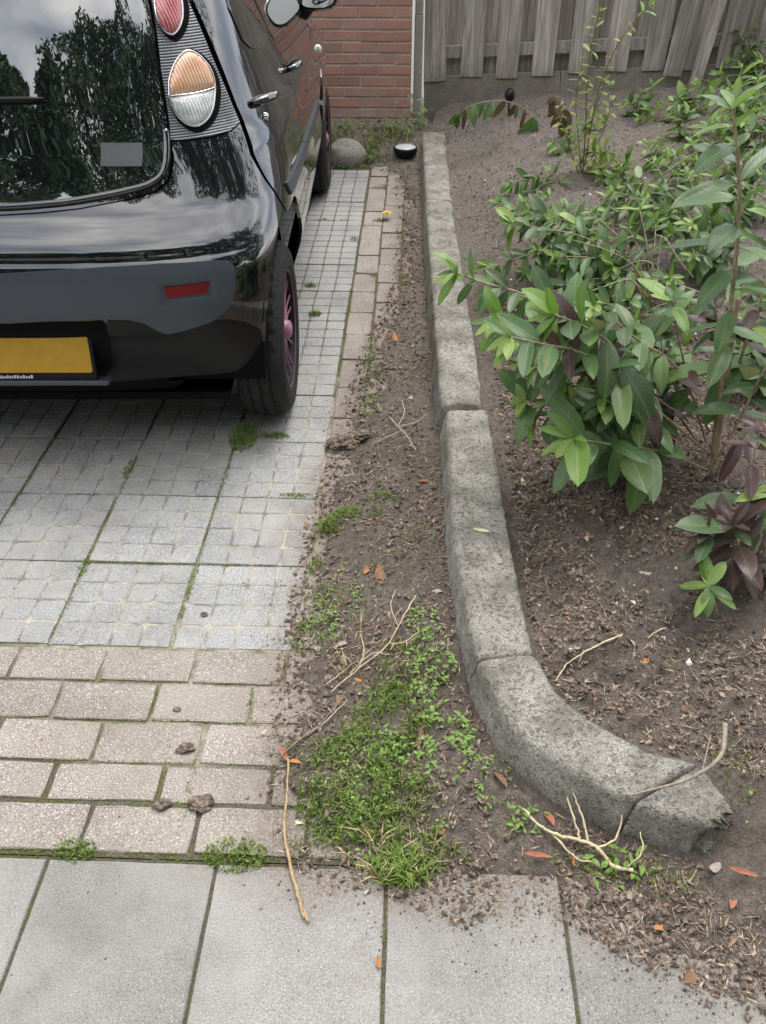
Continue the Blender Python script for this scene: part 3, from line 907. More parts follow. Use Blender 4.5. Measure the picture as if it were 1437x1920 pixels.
def patch(name, outline, mat, parent, off=0.0, edge=.008, roll=.0012, sp=1.6, disp=None, mirror=False, dome=0.0, smooth_n=0, tagl=None):
    """panel lying on the body surface: outline in (a, z); rolled and returned edges give it thickness"""
    pl = outline
    if smooth_n: pl = [tuple(q_) for q_ in catmull(pl, smooth_n, True)]
    # densify
    P2 = []
    for i in range(len(pl)):
        a, b = pl[i], pl[(i + 1) % len(pl)]
        L = math.hypot(b[0] - a[0], (b[1] - a[1]) * ZS)
        k = max(1, int(math.ceil(L / sp)))
        for j in range(k): P2.append((a[0] + (b[0] - a[0]) * j / k, (a[1] + (b[1] - a[1]) * j / k) * ZS))
    A = sum(P2[i][0] * P2[(i + 1) % len(P2)][1] - P2[(i + 1) % len(P2)][0] * P2[i][1] for i in range(len(P2)))
    if A < 0: P2 = P2[::-1]
    nB = len(P2)
    B = np.array(P2)
    lo, hi = B.min(0), B.max(0)
    gx = np.arange(lo[0] + sp / 2, hi[0], sp); gy = np.arange(lo[1] + sp / 2, hi[1], sp)
    if len(gx) and len(gy):
        G = np.array(np.meshgrid(gx, gy)).reshape(2, -1).T
        # inside test and distance to outline
        ins = np.zeros(len(G), bool)
        dmin = np.full(len(G), 1e9)
        for i in range(nB):
            a, b = B[i], B[(i + 1) % nB]
            c = ((a[1] > G[:, 1]) != (b[1] > G[:, 1]))
            with np.errstate(divide='ignore', invalid='ignore'):
                xx = (b[0] - a[0]) * (G[:, 1] - a[1]) / (b[1] - a[1]) + a[0]
            ins ^= c & (G[:, 0] < xx)
            d = b - a
            t_ = np.clip(((G - a) @ d) / max(d @ d, 1e-12), 0, 1)
            dmin = np.minimum(dmin, np.linalg.norm(G - a - t_[:, None] * d, axis=1))
        sel = ins & (dmin > sp * .45)
        G = G[sel]; gd = dmin[sel]
    else:
        G = np.zeros((0, 2)); gd = np.zeros(0)
    allp = [Vector(p_) for p_ in P2] + [Vector((float(p_[0]), float(p_[1]))) for p_ in G]
    ov, oe, of, *_ = delaunay_2d_cdt(allp, [(i, (i + 1) % nB) for i in range(nB)], [], 1, 1e-5)
    def dist_b(p_):
        d = B - np.array([p_[0], p_[1]])
        return float(np.sqrt((d ** 2).sum(1).min()))
    gmax = max(gd.max() if len(gd) else 1.0, .01)
    out = []
    for sgn in ((1, -1) if mirror else (1,)):
        V, Nn = [], []
        bset = {}
        for i, q_ in enumerate(ov):
            a, z = q_.x, q_.y / ZS
            p_, n = SN(a * sgn, z, disp)
            o_ = off
            if dome: 
                db = dist_b(q_)
                o_ += dome * math.sqrt(max(0, 1 - (1 - min(db / gmax, 1)) ** 2))
            V.append(p_ + n * o_); Nn.append(n)
        F = [tuple(f_) for f_ in of]
        if sgn < 0: F = [f_[::-1] for f_ in F]
        # boundary edges
        cnt = {}
        for f_ in F:
            for i in range(len(f_)):
                e = (f_[i], f_[(i + 1) % len(f_)]); cnt[e] = 1
        bd = [e for e in cnt if (e[1], e[0]) not in cnt]
        bv = {}
        for e in bd:
            for i in e:
                if i not in bv:
                    bv[i] = len(V)
                    V.append(V[i] - Nn[i] * edge); Nn.append(Nn[i])
        if roll:
            for i in bv: V[i] = V[i] - Nn[i] * roll
        F2 = [(e[1], e[0], bv[e[0]], bv[e[1]]) for e in bd]
        nF = len(F)
        me = mesh(name, V, F + F2, mat)
        me.polygons.foreach_set('use_smooth', [True] * nF + [False] * len(F2))
        if not dome:
            # analytic normals on the face, flat normals on the returned edge
            ln = []
            for poly in me.polygons:
                for vi in poly.vertices:
                    ln.append(tuple(Nn[vi]) if poly.index < nF else tuple(poly.normal))
            me.normals_split_custom_set(ln)
        uvl = me.uv_layers.new(name='uv')
        uvs = [(ov[i].x / 100, ov[i].y / ZS) for i in range(len(ov))]
        uvs += [(0, 0)] * (len(V) - len(uvs))
        for i_, vi in bv.items(): uvs[vi] = uvs[i_]
        uvl.data.foreach_set('uv', [c_ for poly in me.polygons for vi in poly.vertices for c_ in uvs[vi]])
        out.append(link(name, me, parent))
        if tagl: out[-1]['label'] = tagl
    return out

# paints and plastics
t = NT('black_paint')
P_ = t.pos()
dst = t.noise(P_, 3.5, 6, 0.65)
MAT['black_paint'] = t.set(col=t.mix(t.ramp(dst, [(0.45, 0.0), (0.8, 0.05)]), (0.0035, 0.0042, 0.007), (0.05, 0.05, 0.05)), rough=t.ramp(dst, [(0.3, 0.06), (0.8, 0.16)]), spec=0.2, coat=1.0, coatr=0.02)
MAT['black_paint'].node_tree.nodes['Principled BSDF'].inputs['Coat IOR'].default_value = 2.0
t = NT('car_glass')
MAT['car_glass'] = t.set(col=(0.006, 0.008, 0.009), rough=0.015, spec=0.9, coat=1.0, coatr=0.008)
MAT['car_glass'].node_tree.nodes['Principled BSDF'].inputs['Coat IOR'].default_value = 2.3
t = NT('grey_plastic')
n1 = t.noise(t.obj(), 420, 2, 0.6)
MAT['grey_plastic'] = t.set(col=(0.058, 0.070, 0.086), rough=0.33, spec=0.45, normal=t.bump(n1, 0.12, 0.002))
simple('black_plastic', (0.006, 0.0062, 0.007), 0.45, spec=0.3)
simple('shell_black', (0.004, 0.004, 0.0045), 0.85, spec=0.15)
t = NT('cluster_cover')
k = t.n('ShaderNodeSeparateXYZ'); t.l(t.obj(), k.inputs[0])
wv = t.math('SINE', t.math('MULTIPLY', k.outputs['Z'], 2 * math.pi / .0062))
MAT['cluster_cover'] = t.set(col=t.ramp(t.math('ADD', t.math('MULTIPLY', wv, .5), .5), [(0.3, (0.02, 0.022, 0.026)), (0.7, (0.22, 0.235, 0.27))]), rough=0.32, spec=0.5, coat=1.0, coatr=0.03, normal=t.bump(wv, 0.35, 0.004))
def m_lens(name, c0, c1, trans=0.0):
    t = NT(name)
    k = t.n('ShaderNodeSeparateXYZ'); t.l(t.obj(), k.inputs[0])
    k = t.n('ShaderNodeSeparateXYZ'); t.l(t.uv(), k.inputs[0])
    wv = t.math('SINE', t.math('MULTIPLY', k.outputs['X'], 2 * math.pi / .0066))
    nn = t.noise(t.mapv(t.uv(), scale=(1, 1.4, 1)), 24, 3, 0.5)
    col = t.mix(t.ramp(nn, [(0.35, 0.0), (0.65, 1.0)]), c0, c1)
    col = t.mix(t.math('MULTIPLY', t.math('ADD', wv, 1.0), 0.16), col, (0.8, 0.78, 0.76))
    MAT[name] = t.set(col=col, rough=0.22, spec=0.6, coat=1.0, coatr=0.03, normal=t.bump(wv, 0.4, 0.003))
m_lens('lens_red', (0.42, 0.012, 0.018), (0.62, 0.10, 0.12))
m_lens('lens_amber', (0.72, 0.30, 0.10), (0.80, 0.48, 0.26))
m_lens('lens_clear', (0.42, 0.46, 0.47), (0.82, 0.85, 0.85))
simple('chrome', (0.78, 0.79, 0.80), 0.12, metal=1.0)
simple('reflector_red', (0.17, 0.002, 0.004), 0.35, spec=0.35)
t = NT('plate_yellow')
n1 = t.noise(t.obj(), 30, 4, 0.6)
MAT['plate_yellow'] = t.set(col=t.ramp(n1, [(0.3, (0.42, 0.245, 0.022)), (0.7, (0.50, 0.30, 0.03))]), rough=0.35, spec=0.4)
t = NT('tyre_rubber')
n1 = t.noise(t.obj(), 60, 4, 0.6)
MAT['tyre_rubber'] = t.set(col=t.ramp(n1, [(0.3, (0.012, 0.0125, 0.0135)), (0.7, (0.028, 0.028, 0.028))]), rough=0.78, spec=0.3)
t = NT('rim_pink')
n1 = t.noise(t.obj(), 40, 4, 0.6)
MAT['rim_pink'] = t.set(col=t.ramp(n1, [(0.3, (0.30, 0.10, 0.18)), (0.7, (0.42, 0.18, 0.28))]), rough=0.35, spec=0.5)
simple('badge_grey', (0.105, 0.115, 0.12), 0.6)
simple('mirror_glass', (0.75, 0.82, 0.85), 0.02, metal=1.0)

CARYAW = R(2.08)
car = empty('car', (-1.158, 2.43, 0), CARYAW)
tag(car, 'black small hatchback car with pink wheels parked on the paver driveway', 'car')

# inner shell, cut open at the wheels
v, f = [], []
AA = list(np.arange(-280, 281, 4.0)); ZZ = list(np.arange(.20, 1.40, .03)) + [1.40, 1.43, 1.45, 1.462, 1.470, 1.4745]
for z in ZZ:
    for a in AA:
        p_, n = SN(a if abs(a) > .1 else .1, z)
        v.append(p_ - n * .014)
na = len(AA)
def open_at(c):
    for wy in (0, 2.34):
        if (c.y - wy) ** 2 + (c.z - .285) ** 2 < (.42 if wy == 0 else .375) ** 2 and abs(c.x) > .45: return True
    return False
for i in range(len(ZZ) - 1):
    for j in range(na - 1):
        q_ = (i * na + j, i * na + j + 1, (i + 1) * na + j + 1, (i + 1) * na + j)
        c = sum((v[k] for k in q_), Vector()) / 4
        if not open_at(c): f.append(q_)
link('body_shell', mesh('body_shell', v, f, MAT['shell_black'], True), car)
mb = MB()
mb.box(-.60, .60, -.30, 2.85, .19, .215)
link('floor_pan', mb.me('floor_pan', MAT['shell_black']), car)
for s in (1, -1):
    for wy in (0, 2.34):
        mb = MB()
        n = 20; vv = []; ff = []
        for i in range(n + 1):
            an = math.pi * (-.02 + 1.04 * i / n)
            for x in (.47, .72):
                vv.append((s * x, wy + (.30 if math.cos(an) < .2 and wy == 0 else .34 if math.cos(an) < .2 else .37 if wy == 0 else .34) * math.cos(an), .285 + (.40 if wy == 0 else .34) * math.sin(an)))
        for i in range(n): ff.append((2 * i, 2 * i + 1, 2 * i + 3, 2 * i + 2))
        b = len(vv)
        vv.append((s * .47, wy, .285))
        for i in range(n): ff.append((2 * i, 2 * i + 2, b))
        mb.add(vv, ff)
        link('wheel_arch_liner', mb.me('wheel_arch_liner', MAT['shell_black'], False), car)

# outlines
GL = [(9.7, .7875), (21.4, .7927), (30.4, .8005), (41.6, .8187), (45.1, .8296), (46.9, .845), (47.6, .869), (47.8, .889), (48.3, .9406), (50.7, 1.0438), (53.6, 1.1548), (55.2, 1.209), (57.8, 1.30), (56.5, 1.345), (50, 1.362), (25, 1.375)]
glass = GL + [(-a, z) for (a, z) in GL[::-1]]
hatch_r = [(0, .767), (9.6, .7685), (21, .773), (30.4, .7805), (41.6, .7975), (46.0, .810), (48.0, .829), (48.6, .869), (48.9, .9406), (51.2, 1.0438), (54.1, 1.1548), (55.8, 1.209), (58.8, 1.31), (57.5, 1.37), (50, 1.39), (20, 1.402)]
hatch = hatch_r + [(-a, z) for (a, z) in hatch_r[::-1] if a > 0]
# lower rear: bumper and quarter in one skin
arch = lambda a0, a1, wy=0, rr=.345, n=16: [(wy + rr * math.cos(R(a0 + (a1 - a0) * i / n)), .285 + rr * math.sin(R(a0 + (a1 - a0) * i / n))) for i in range(n + 1)]
bt = [(0, .764), (9.6, .7655), (21, .770), (30.4, .7775), (41.6, .7945), (46.4, .807), (48.6, .828), (49.3, .869), (48.9, .911), (51.5, .9065), (57.6, .9055), (62.2, .910), (64.9, .9215), (65.9, .8496), (68.8, .7893), (72.5, .7295), (76.0, .686)]
right = bt + [(73.5, .690), (70.3, .676), (68, .637), (66, .57), (65.1, .513), (64.9, .448), (65.4, .374), (66.3, .305), (65.5, .279), (60.6, .286), (52.8, .299), (45.2, .299), (30.5, .288), (18, .274), (0, .268)]
bump_out = right + [(-a, z) for (a, z) in right[::-1] if a > 0]
def recess(a, z):
    a = abs(a)
    fx_ = _ss((34.5 - a) / 3.5); fz_ = _ss((z - .322) / .015) * _ss((.515 - z) / .012)
    g_ = math.exp(-((z - .676) / .010) ** 2) * _ss((66 - a) / 8)
    sk = _ss((z - .29) / .05) * _ss((.475 - z) / .035) * (1 - fx_) * _ss((54 - a) / 10)
    return -.040 * fx_ * fz_ - .006 * g_ - .012 * sk
patch('bumper', bump_out, MAT['black_paint'], car, 0, .012, .0012, 1.5, recess)
SK = [(0, .513), (20.7, .5195), (33.7, .5225), (38.5, .519), (41.3, .5075), (43.9, .4795), (45.6, .467), (49.9, .4795), (53.5, .494), (56.5, .488), (60, .465), (63, .43), (64.6, .39), (65.6, .33), (65.2, .281), (60.6, .288), (52.8, .301), (45.2, .301), (30.5, .290), (18, .276), (0, .270)]
patch('lower_skirt', SK + [(-a, z) for (a, z) in SK[::-1] if a > 0], MAT['black_plastic'], car, .003, .008, .0015, 1.5, recess)
patch('tailgate', hatch, MAT['black_paint'], car, 0, .012, .0015, 1.7)
gw = patch('rear_window', glass, MAT['car_glass'], car, .003, .006, .0008, 1.7)[0]
# sealing bead along the lower glass edge
bead = [(-a, z - .004) for (a, z) in GL[:9][::-1]] + [(a, z - .004) for (a, z) in GL[:9]]
bead = catmull(bead, 6)
link('window_trim', MB().tube([SN(a, z)[0] + SN(a, z)[1] * .004 for (a, z) in bead], .0085, 8).me('window_trim', MAT['black_paint'], True), car)

INS = [(9.2, .6481), (23.3, .6553), (35.0, .6618), (45, .6632), (54, .6568), (56.5, .6515), (57.6, .6369), (58, .6114), (57.7, .5757), (56.85, .5396), (55.4, .5144), (53.5, .4954), (49.9, .4803), (45.6, .4682), (43.9, .4800), (41.3, .5080), (38.5, .5195), (33.75, .5229), (20.7, .5199), (8, .5130)]
ins = INS + [(-a, z) for (a, z) in INS[::-1]]
def rre(a, z):
    a = abs(a)
    return -.006 * _ss((a - 45.0) / .7) * _ss((54.1 - a) / .7) * _ss((z - .558) / .006) * _ss((.6125 - z) / .004)
inso = patch('bumper_insert', ins, MAT['grey_plastic'], car, .010, .014, .004, .9, rre)[0]
for s in (1, -1):
    patch('rear_reflector', [(s * 46.2, .5755), (s * 52.9, .579), (s * 53.4, .600), (s * 52.9, .6065), (s * 46.4, .6055), (s * 45.8, .601), (s * 45.8, .581)], MAT['reflector_red'], car, .0085, .006, .0015, .6)
# number plate with holder
plate = empty('number_plate', (0, 0, 0), 0, car)
tag(plate, 'plain yellow number plate in a dark holder')
pm = Matrix.Translation((0, -.418, .410)) @ Matrix.Rotation(R(-12), 4, 'X')
def rrect(mb, w, h, y0, y1, m_, r_=.008, n=4):
    pts = []
    for (cx, cz, a0) in ((w / 2 - r_, h / 2 - r_, 0), (-w / 2 + r_, h / 2 - r_, 90), (-w / 2 + r_, -h / 2 + r_, 180), (w / 2 - r_, -h / 2 + r_, 270)):
        for i in range(n + 1):
            an = R(a0 + 90 * i / n); pts.append((cx + r_ * math.cos(an), cz + r_ * math.sin(an)))
    k = len(pts)
    e = .0015
    v = [m_ @ Vector((x, y1, z)) for (x, z) in pts] + [m_ @ Vector((x, y0 + e, z)) for (x, z) in pts] + [m_ @ Vector((x * (1 - 2 * e / w), y0, z * (1 - 2 * e / h))) for (x, z) in pts]
    f = [(j * k + i, j * k + (i + 1) % k, (j + 1) * k + (i + 1) % k, (j + 1) * k + i) for j in range(2) for i in range(k)]
    f.append(tuple(2 * k + i for i in range(k)))
    mb.add(v, f)
mb = MB(); rrect(mb, .532, .142, -.004, .012, pm @ Matrix.Translation((0, 0, -.008)))
link('plate_holder', mb.me('plate_holder', MAT['black_plastic']), plate)
mb = MB(); rrect(mb, .515, .112, -.0075, -.0035, pm)
link('plate', mb.me('plate', MAT['plate_yellow']), plate)
mb = MB(); rrect(mb, .60, .012, -.016, .03, pm @ Matrix.Translation((0, 0, -.084)), .004)
link('plate_ledge', mb.me('plate_ledge', MAT['grey_plastic']), plate)
# worn dealer lettering below the plate, too small to read
simple('print_white', (0.6, 0.6, 0.6), 0.6)
mb = MB()
rr_ = random.Random(3)
xx = -.075
while xx < .085:
    w_ = rr_.uniform(.003, .006); h_ = rr_.uniform(.006, .0095)
    mb.box(xx, xx + w_, -.0052, -.0038, -.0725, -.0725 + h_, pm)
    xx += w_ + rr_.uniform(.0018, .003)
link('dealer_print', mb.me('dealer_print', MAT['print_white']), plate)

# lamp clusters
CL = [(48.8, .915), (51.4, .9105), (57.6, .9095), (62.2, .914), (64.85, .925), (64.5, .9611), (64.4, 1.024), (64.3, 1.0815), (64.6, 1.2015), (66, 1.29), (64.5, 1.335), (61.5, 1.34), (59.6, 1.31), (56.5, 1.209), (52.1, 1.066)]
EG = [(59.1, 1.0974), (60.8, 1.0859), (61.67, 1.0705), (62.2, 1.0529), (62.1, 1.0324), (61.5, 1.0116), (60.7, .9946), (59.2, .9678), (56.9, .9439), (54.4, .9344), (52.4, .9459), (51.25, .9716), (51.4, 1.0035), (51.7, 1.0143), (52.6, 1.0385), (54.5, 1.0666), (56.9, 1.0889)]
RD = [(57.09, 1.1333), (55.76, 1.1476), (55.76, 1.1749), (56.94, 1.2079), (58.73, 1.2396), (61.06, 1.2655), (63.0, 1.272), (63.9, 1.2579), (63.7, 1.2303), (62.8, 1.2032), (61.27, 1.1703), (59.15, 1.1446)]
SPL = [(51.7, 1.006), (56.5, 1.0045), (61.7, 1.0115)]
egs = [tuple(q_) for q_ in catmull(EG, 4, True)]
def seg(lo_): 
    up_ = [q_ for q_ in egs if (q_[1] > 1.0045 + (q_[0] - 51.7) * .0006) == (not lo_)]
    c = np.mean(np.array(up_), 0)
    return sorted(up_, key=lambda q_: math.atan2((q_[1] - c[1]) * ZS, q_[0] - c[0]))
for s in (1, -1):
    cl = empty('tail_light', (0, 0, 0), 0, car)
    M_ = lambda pl: [(s * a, z) for (a, z) in pl]
    def ringed(nm, pl, m_, off, dome, sp): return patch(nm, M_(pl), m_, cl, off, .010, 0, sp, dome=dome)
    patch('light_housing', M_(CL), MAT['cluster_cover'], cl, .002, .014, .002, 1.1)
    # black patches painted as the shadow ring round the lenses
    def grow(pl, d, sh=(0, 0)):
        c = np.mean(np.array(pl), 0)
        out = []
        for a, z in pl:
            vx, vz = a - c[0], (z - c[1]) * ZS
            L = math.hypot(vx, vz)
            out.append((a + vx / L * d + sh[0], z + (vz / L * d + sh[1]) / ZS))
        return out
    patch('lens_shadow', M_(grow(egs, .9, (.55, -.5))), MAT['shell_black'], cl, .0032, .004, 0, 1.0)
    rds = [tuple(q_) for q_ in catmull(RD, 4, True)]
    patch('lens_shadow', M_(grow(rds, .9, (.55, -.5))), MAT['shell_black'], cl, .0032, .004, 0, 1.0)
    ringed('amber_lens', seg(False), MAT['lens_amber'], .006, .012, .75)
    ringed('clear_lens', seg(True), MAT['lens_clear'], .006, .012, .75)
    ringed('red_lens', rds, MAT['lens_red'], .006, .014, .75)
    for pl in (egs, rds):
        link('lens_ring', MB().tube([SN(s * a, z)[0] + SN(s * a, z)[1] * .007 for (a, z) in pl], .0028, 6, True).me('lens_ring', MAT['chrome'], True), cl)
    link('lens_ring', MB().tube([SN(s * a, z)[0] + SN(s * a, z)[1] * (.010 + .010 * math.sin(math.pi * k / 10)) for k, (a, z) in enumerate(catmull(SPL, 5))], .0016, 6).me('lens_divider', MAT['chrome'], True), cl)

# doors, wings, glasshouse
DR = [(65.95, 1.201), (65.9, 1.084), (65.75, .9601), (66.2, .9236), (66.7, .8496), (69.6, .7893), (73.2, .7295), (76.6, .688)]
BG = [(.44, 1.06), (.50, 1.0), (.545, .90), (.56, .81), (.55, .70), (.53, .50), (.52, .30)]
bgap = Ypts(BG)
rdoor = DR + Ypts([(.02, .682), (.10, .672), (.18, .648), (.26, .60), (.32, .53), (.355, .45), (.37, .37), (.375, .30), (.51, .30)]) + Ypts([(y - .002, z) for (y, z) in BG[::-1][1:]]) + Ypts([(.40, 1.12), (.345, 1.20), (.30, 1.235)]) + Ypts([(.12, 1.235)])
def crease(a, z):   # soft feature line over the wheel and a hollow flank
    return .006 * math.exp(-((z - .86) / .03) ** 2) - .010 * math.exp(-((z - .60) / .10) ** 2) * _ss((abs(a) - 78) / 12)
patch('rear_door', rdoor, MAT['black_paint'], car, 0, .012, .0012, 1.8, crease, mirror=True)
fdoor = Ypts([(y + .003, z) for (y, z) in BG]) + Ypts([(.535, .29), (1.62, .29), (1.66, .45), (1.70, .70), (1.70, .90), (1.55, 1.01), (1.30, 1.17), (1.10, 1.27), (.80, 1.29), (.36, 1.27), (.36, 1.21)])
patch('front_door', fdoor, MAT['black_paint'], car, 0, .012, .0012, 1.9, crease, mirror=True)
sill = Ypts([(.36, .215), (.36, .286), (1.62, .28), (1.94, .28), (1.94, .215)])
patch('sill', sill, MAT['black_paint'], car, 0, .012, .001, 2.0, mirror=True)
wing = Ypts([(1.634, .30), (1.672, .45), (1.712, .70), (1.712, .90), (1.74, .935), (2.1, .90), (2.55, .80), (2.8, .68), (2.82, .50)]) + Ypts(arch(15, 178, 2.34, .345, 18))
patch('front_wing', wing, MAT['black_paint'], car, 0, .012, .001, 2.0, mirror=True)
fb_ = [(S_, z) for (S_, z) in Ypts([(2.70, .30), (2.82, .50), (2.80, .66)])]
fbump = [(ay(2.69, .25), .25)] + fb_ + [(265, .72), (279, .74)] + [(279, .25)]
patch('front_bumper', fbump, MAT['black_paint'], car, .001, .012, .001, 2.0, mirror=True)
hood = Ypts([(1.76, .945), (2.1, .91), (2.55, .81), (2.78, .70)]) + [(265, .73), (279.5, .75), (279.5, .93), (262, .942), (240, .948)]
patch('bonnet', hood, MAT['black_paint'], car, .002, .012, .001, 2.0, mirror=True)
patch('windscreen', [(218, 1.0), (240, .972), (279.6, .962), (279.6, 1.40), (255, 1.39), (235, 1.34), (226, 1.2)], MAT['car_glass'], car, .002, .01, .001, 2.4, mirror=True)
roof_ = MB()
vv = []; ff = []
zz_ = [1.385, 1.40, 1.42, 1.44, 1.455, 1.465, 1.471, 1.4748]
aa_ = list(np.arange(-280, 280, 5.0))
for z in zz_:
    for a in aa_: 
        p_, n = SN(a if abs(a) > .1 else .1, z)
        vv.append(p_ + n * .001)
for i in range(len(zz_) - 1):
    for j in range(len(aa_)):
        k2 = (j + 1) % len(aa_)
        ff.append((i * len(aa_) + j, i * len(aa_) + k2, (i + 1) * len(aa_) + k2, (i + 1) * len(aa_) + j))
ff.append(tuple((len(zz_) - 1) * len(aa_) + j for j in range(len(aa_))))
roof_.add(vv, ff)
link('roof', roof_.me('roof', MAT['black_paint'], True), car)
# side windows sit slightly proud of the door skins
rwin = Ypts([(.085, 1.095), (.12, 1.07), (.25, 1.048), (.385, 1.043), (.43, 1.055), (.40, 1.12), (.34, 1.20), (.28, 1.225), (.13, 1.225), (.09, 1.17)])
patch('side_window', rwin, MAT['car_glass'], car, .004, .006, .0008, 1.6, crease, mirror=True)
fwin = Ypts([(.49, 1.055), (.53, 1.03), (1.0, .985), (1.48, .985), (1.50, 1.02), (1.25, 1.16), (1.08, 1.245), (.80, 1.262), (.43, 1.25), (.43, 1.20)])
patch('side_window', fwin, MAT['car_glass'], car, .004, .006, .0008, 1.9, crease, mirror=True)
mould = [((-.035, .752), (-.01, .712), (.30, .682), (.553, .674), (.548, .716), (.30, .728)), ((.562, .674), (.95, .660), (1.32, .655), (1.32, .692), (.95, .703), (.557, .716))]
for m_ in mould:
    patch('side_moulding', Ypts(m_), MAT['grey_plastic'], car, .010, .012, .003, 1.4, crease, mirror=True)
# handles
def handle(y0, y1, z0, s):
    mb = MB()
    pts = []; rad = []
    for k in range(9):
        u = k / 8
        y = y0 + (y1 - y0) * u
        p_, n = SN(s * ay(y, z0 - .008 * u), z0 - .008 * u)
        pts.append(p_ + n * (.004 + .030 * math.sin(math.pi * u) ** .6)); rad.append(.008 + .006 * math.sin(math.pi * u))
    mb.tube(pts, rad, 10)
    return link('door_handle', mb.me('door_handle', MAT['black_paint'], True), car)
for s in (1, -1):
    handle(-.005, .14, .955, s)
    handle(.60, .76, .93, s)
    p_, n = SN(s * ay(.035, .912), .912)
    mb = MB(); mb.lathe([(0, .006), (.010, .006), (.012, .003), (.012, -.006)], 14, 'x')
    link('lock_cap', mb.me('lock_cap', MAT['chrome'], True), car, p_ + n * .003, (0, 0, 0 if s > 0 else math.pi))
    p_, n = SN(s * ay(1.80, .80), .80)
    mb = MB(); mb.lathe([(0, .014), (.010, .012), (.018, .005), (.020, -.004)], 14, 'x')
    link('side_repeater', mb.me('side_repeater', MAT['lens_clear'], True), car, p_ + n * .002, (0, 0, 0 if s > 0 else math.pi))
    # door mirror
    mir = empty('door_mirror', (s * .70, 1.62, .965), 0, car)
    mir.scale = (1.1, 1.1, 1.12)
    v, f = [], []
    prof = [(-.075, .93, .86), (-.068, 1.0, 1.0), (-.03, 1.0, 1.02), (.01, .93, .96), (.045, .74, .78), (.065, .42, .5), (.072, .05, .05)]
    n = 20
    for (yy, kx, kz) in prof:
        for i in range(n):
            an = 2 * math.pi * i / n
            cx, cz = math.cos(an), math.sin(an)
            ex = math.copysign(abs(cx) ** .7, cx) * .086 * kx; ez = math.copysign(abs(cz) ** .75, cz) * .062 * kz
            v.append((s * (.085 + ex), yy, .075 + ez))
    for i in range(len(prof) - 1):
        for k in range(n):
            l = (k + 1) % n
            q_ = (i * n + k, i * n + l, (i + 1) * n + l, (i + 1) * n + k)
            f.append(q_ if s > 0 else q_[::-1])
    f.append(tuple((len(prof) - 1) * n + k for k in range(n)))
    link('mirror_housing', mesh('mirror_housing', v, f, MAT['black_paint'], True), mir)
    v = [(s * (.085 + math.copysign(abs(math.cos(2 * math.pi * i / n)) ** .7, math.cos(2 * math.pi * i / n)) * .074), -.066, .075 + math.copysign(abs(math.sin(2 * math.pi * i / n)) ** .75, math.sin(2 * math.pi * i / n)) * .050) for i in range(n)]
    v = v + [(x, -.060, z) for (x, y, z) in v]
    f = [tuple(range(n)) if s > 0 else tuple(range(n))[::-1]] + [((i, (i + 1) % n, n + (i + 1) % n, n + i)) for i in range(n)]
    link('mirror_glass', mesh('mirror_pane', v, f, MAT['mirror_glass']), mir)
    mb = MB(); mb.tube([(s * -.01, .01, -.02), (s * .03, .005, .0), (s * .065, 0, .035)], [.034, .026, .022], 10)
    link('mirror_stem', mb.me('mirror_stem', MAT['black_plastic'], True), mir)

# rear wiper and badge on the glass
wp = []
for k in range(13):
    a = 25.5 - k * 3.6
    p_, n = SN(a if abs(a) > .2 else .2, 1.012 - .0 * k)
    wp.append(p_ + n * .020)
wm = MB(); wm.tube(wp, [.004] + [.0065] * 11 + [.004], 8)
wo = link('rear_wiper', wm.me('rear_wiper', MAT['black_plastic'], True), car)
wm = MB(); p_, n = SN(-16, .86); wm.tube([SN(-18, 1.01)[0] + SN(-18, 1.01)[1] * .026, SN(-10, .93)[0] + SN(-10, .93)[1] * .03, SN(-2, .84)[0] + SN(-2, .84)[1] * .026], [.006, .009, .013], 8)
link('wiper_arm', wm.me('wiper_arm', MAT['black_plastic'], True), wo)
patch('badge', [(35, .919), (43.3, .913), (43.1, .863), (34.75, .8685)], MAT['badge_grey'], car, .0055, .004, .0006, .9, tagl='plain grey rectangular badge on the rear window')

# wheels
def tyre_me():
    pr = [(.178, .050), (.182, .070), (.20, .0775), (.225, .080), (.25, .076), (.264, .066), (.272, .058)]
    tread = []
    x = .056
    gs = [.040, .018, -.018, -.040]
    pts = [(.2775, .052)]
    for g_ in (.034, .0, -.034):
        pts += [(.2785, g_ + .0045), (.2715, g_ + .0035), (.2715, g_ - .0035), (.2785, g_ - .0045)]
    pts += [(.2775, -.052)]
    pr2 = pr + pts + [(r_, -h) for (r_, h) in pr[::-1]]
    n = 96
    v, f = [], []
    for j, (r_, h) in enumerate(pr2):
        tr = r_ > .276
        for k in range(n):
            an = 2 * math.pi * k / n
            rr = r_
            # lateral sipes and shoulder blocks
            if tr and k % 3 == 0 and abs(h) > .03: rr -= .005
            if tr and k % 2 == 0 and abs(h) < .034: rr -= .0012
            v.append((h, rr * math.cos(an), rr * math.sin(an)))
    for i in range(len(pr2) - 1):
        for k in range(n):
            l = (k + 1) % n
            f.append((i * n + k, i * n + l, (i + 1) * n + l, (i + 1) * n + k))
    return mesh('tyre', v, f, MAT['tyre_rubber'], False)
TY = tyre_me()
RM = MB().lathe([(.181, .060), (.1835, .069), (.186, .0725), (.190, .071), (.191, .064), (.186, .056)], 64, 'x').me('rim', MAT['rim_pink'], True)
DK = MB().lathe([(.0005, .010), (.12, .010), (.168, .014), (.178, .045), (.1815, .061), (.1815, -.06)], 40, 'x').me('wheel_disc', MAT['shell_black'], True)
HB = MB().lathe([(.0005, .080), (.016, .079), (.026, .074), (.031, .064), (.033, .050)], 32, 'x').me('hub_cap', MAT['rim_pink'], True)
sp_ = MB()
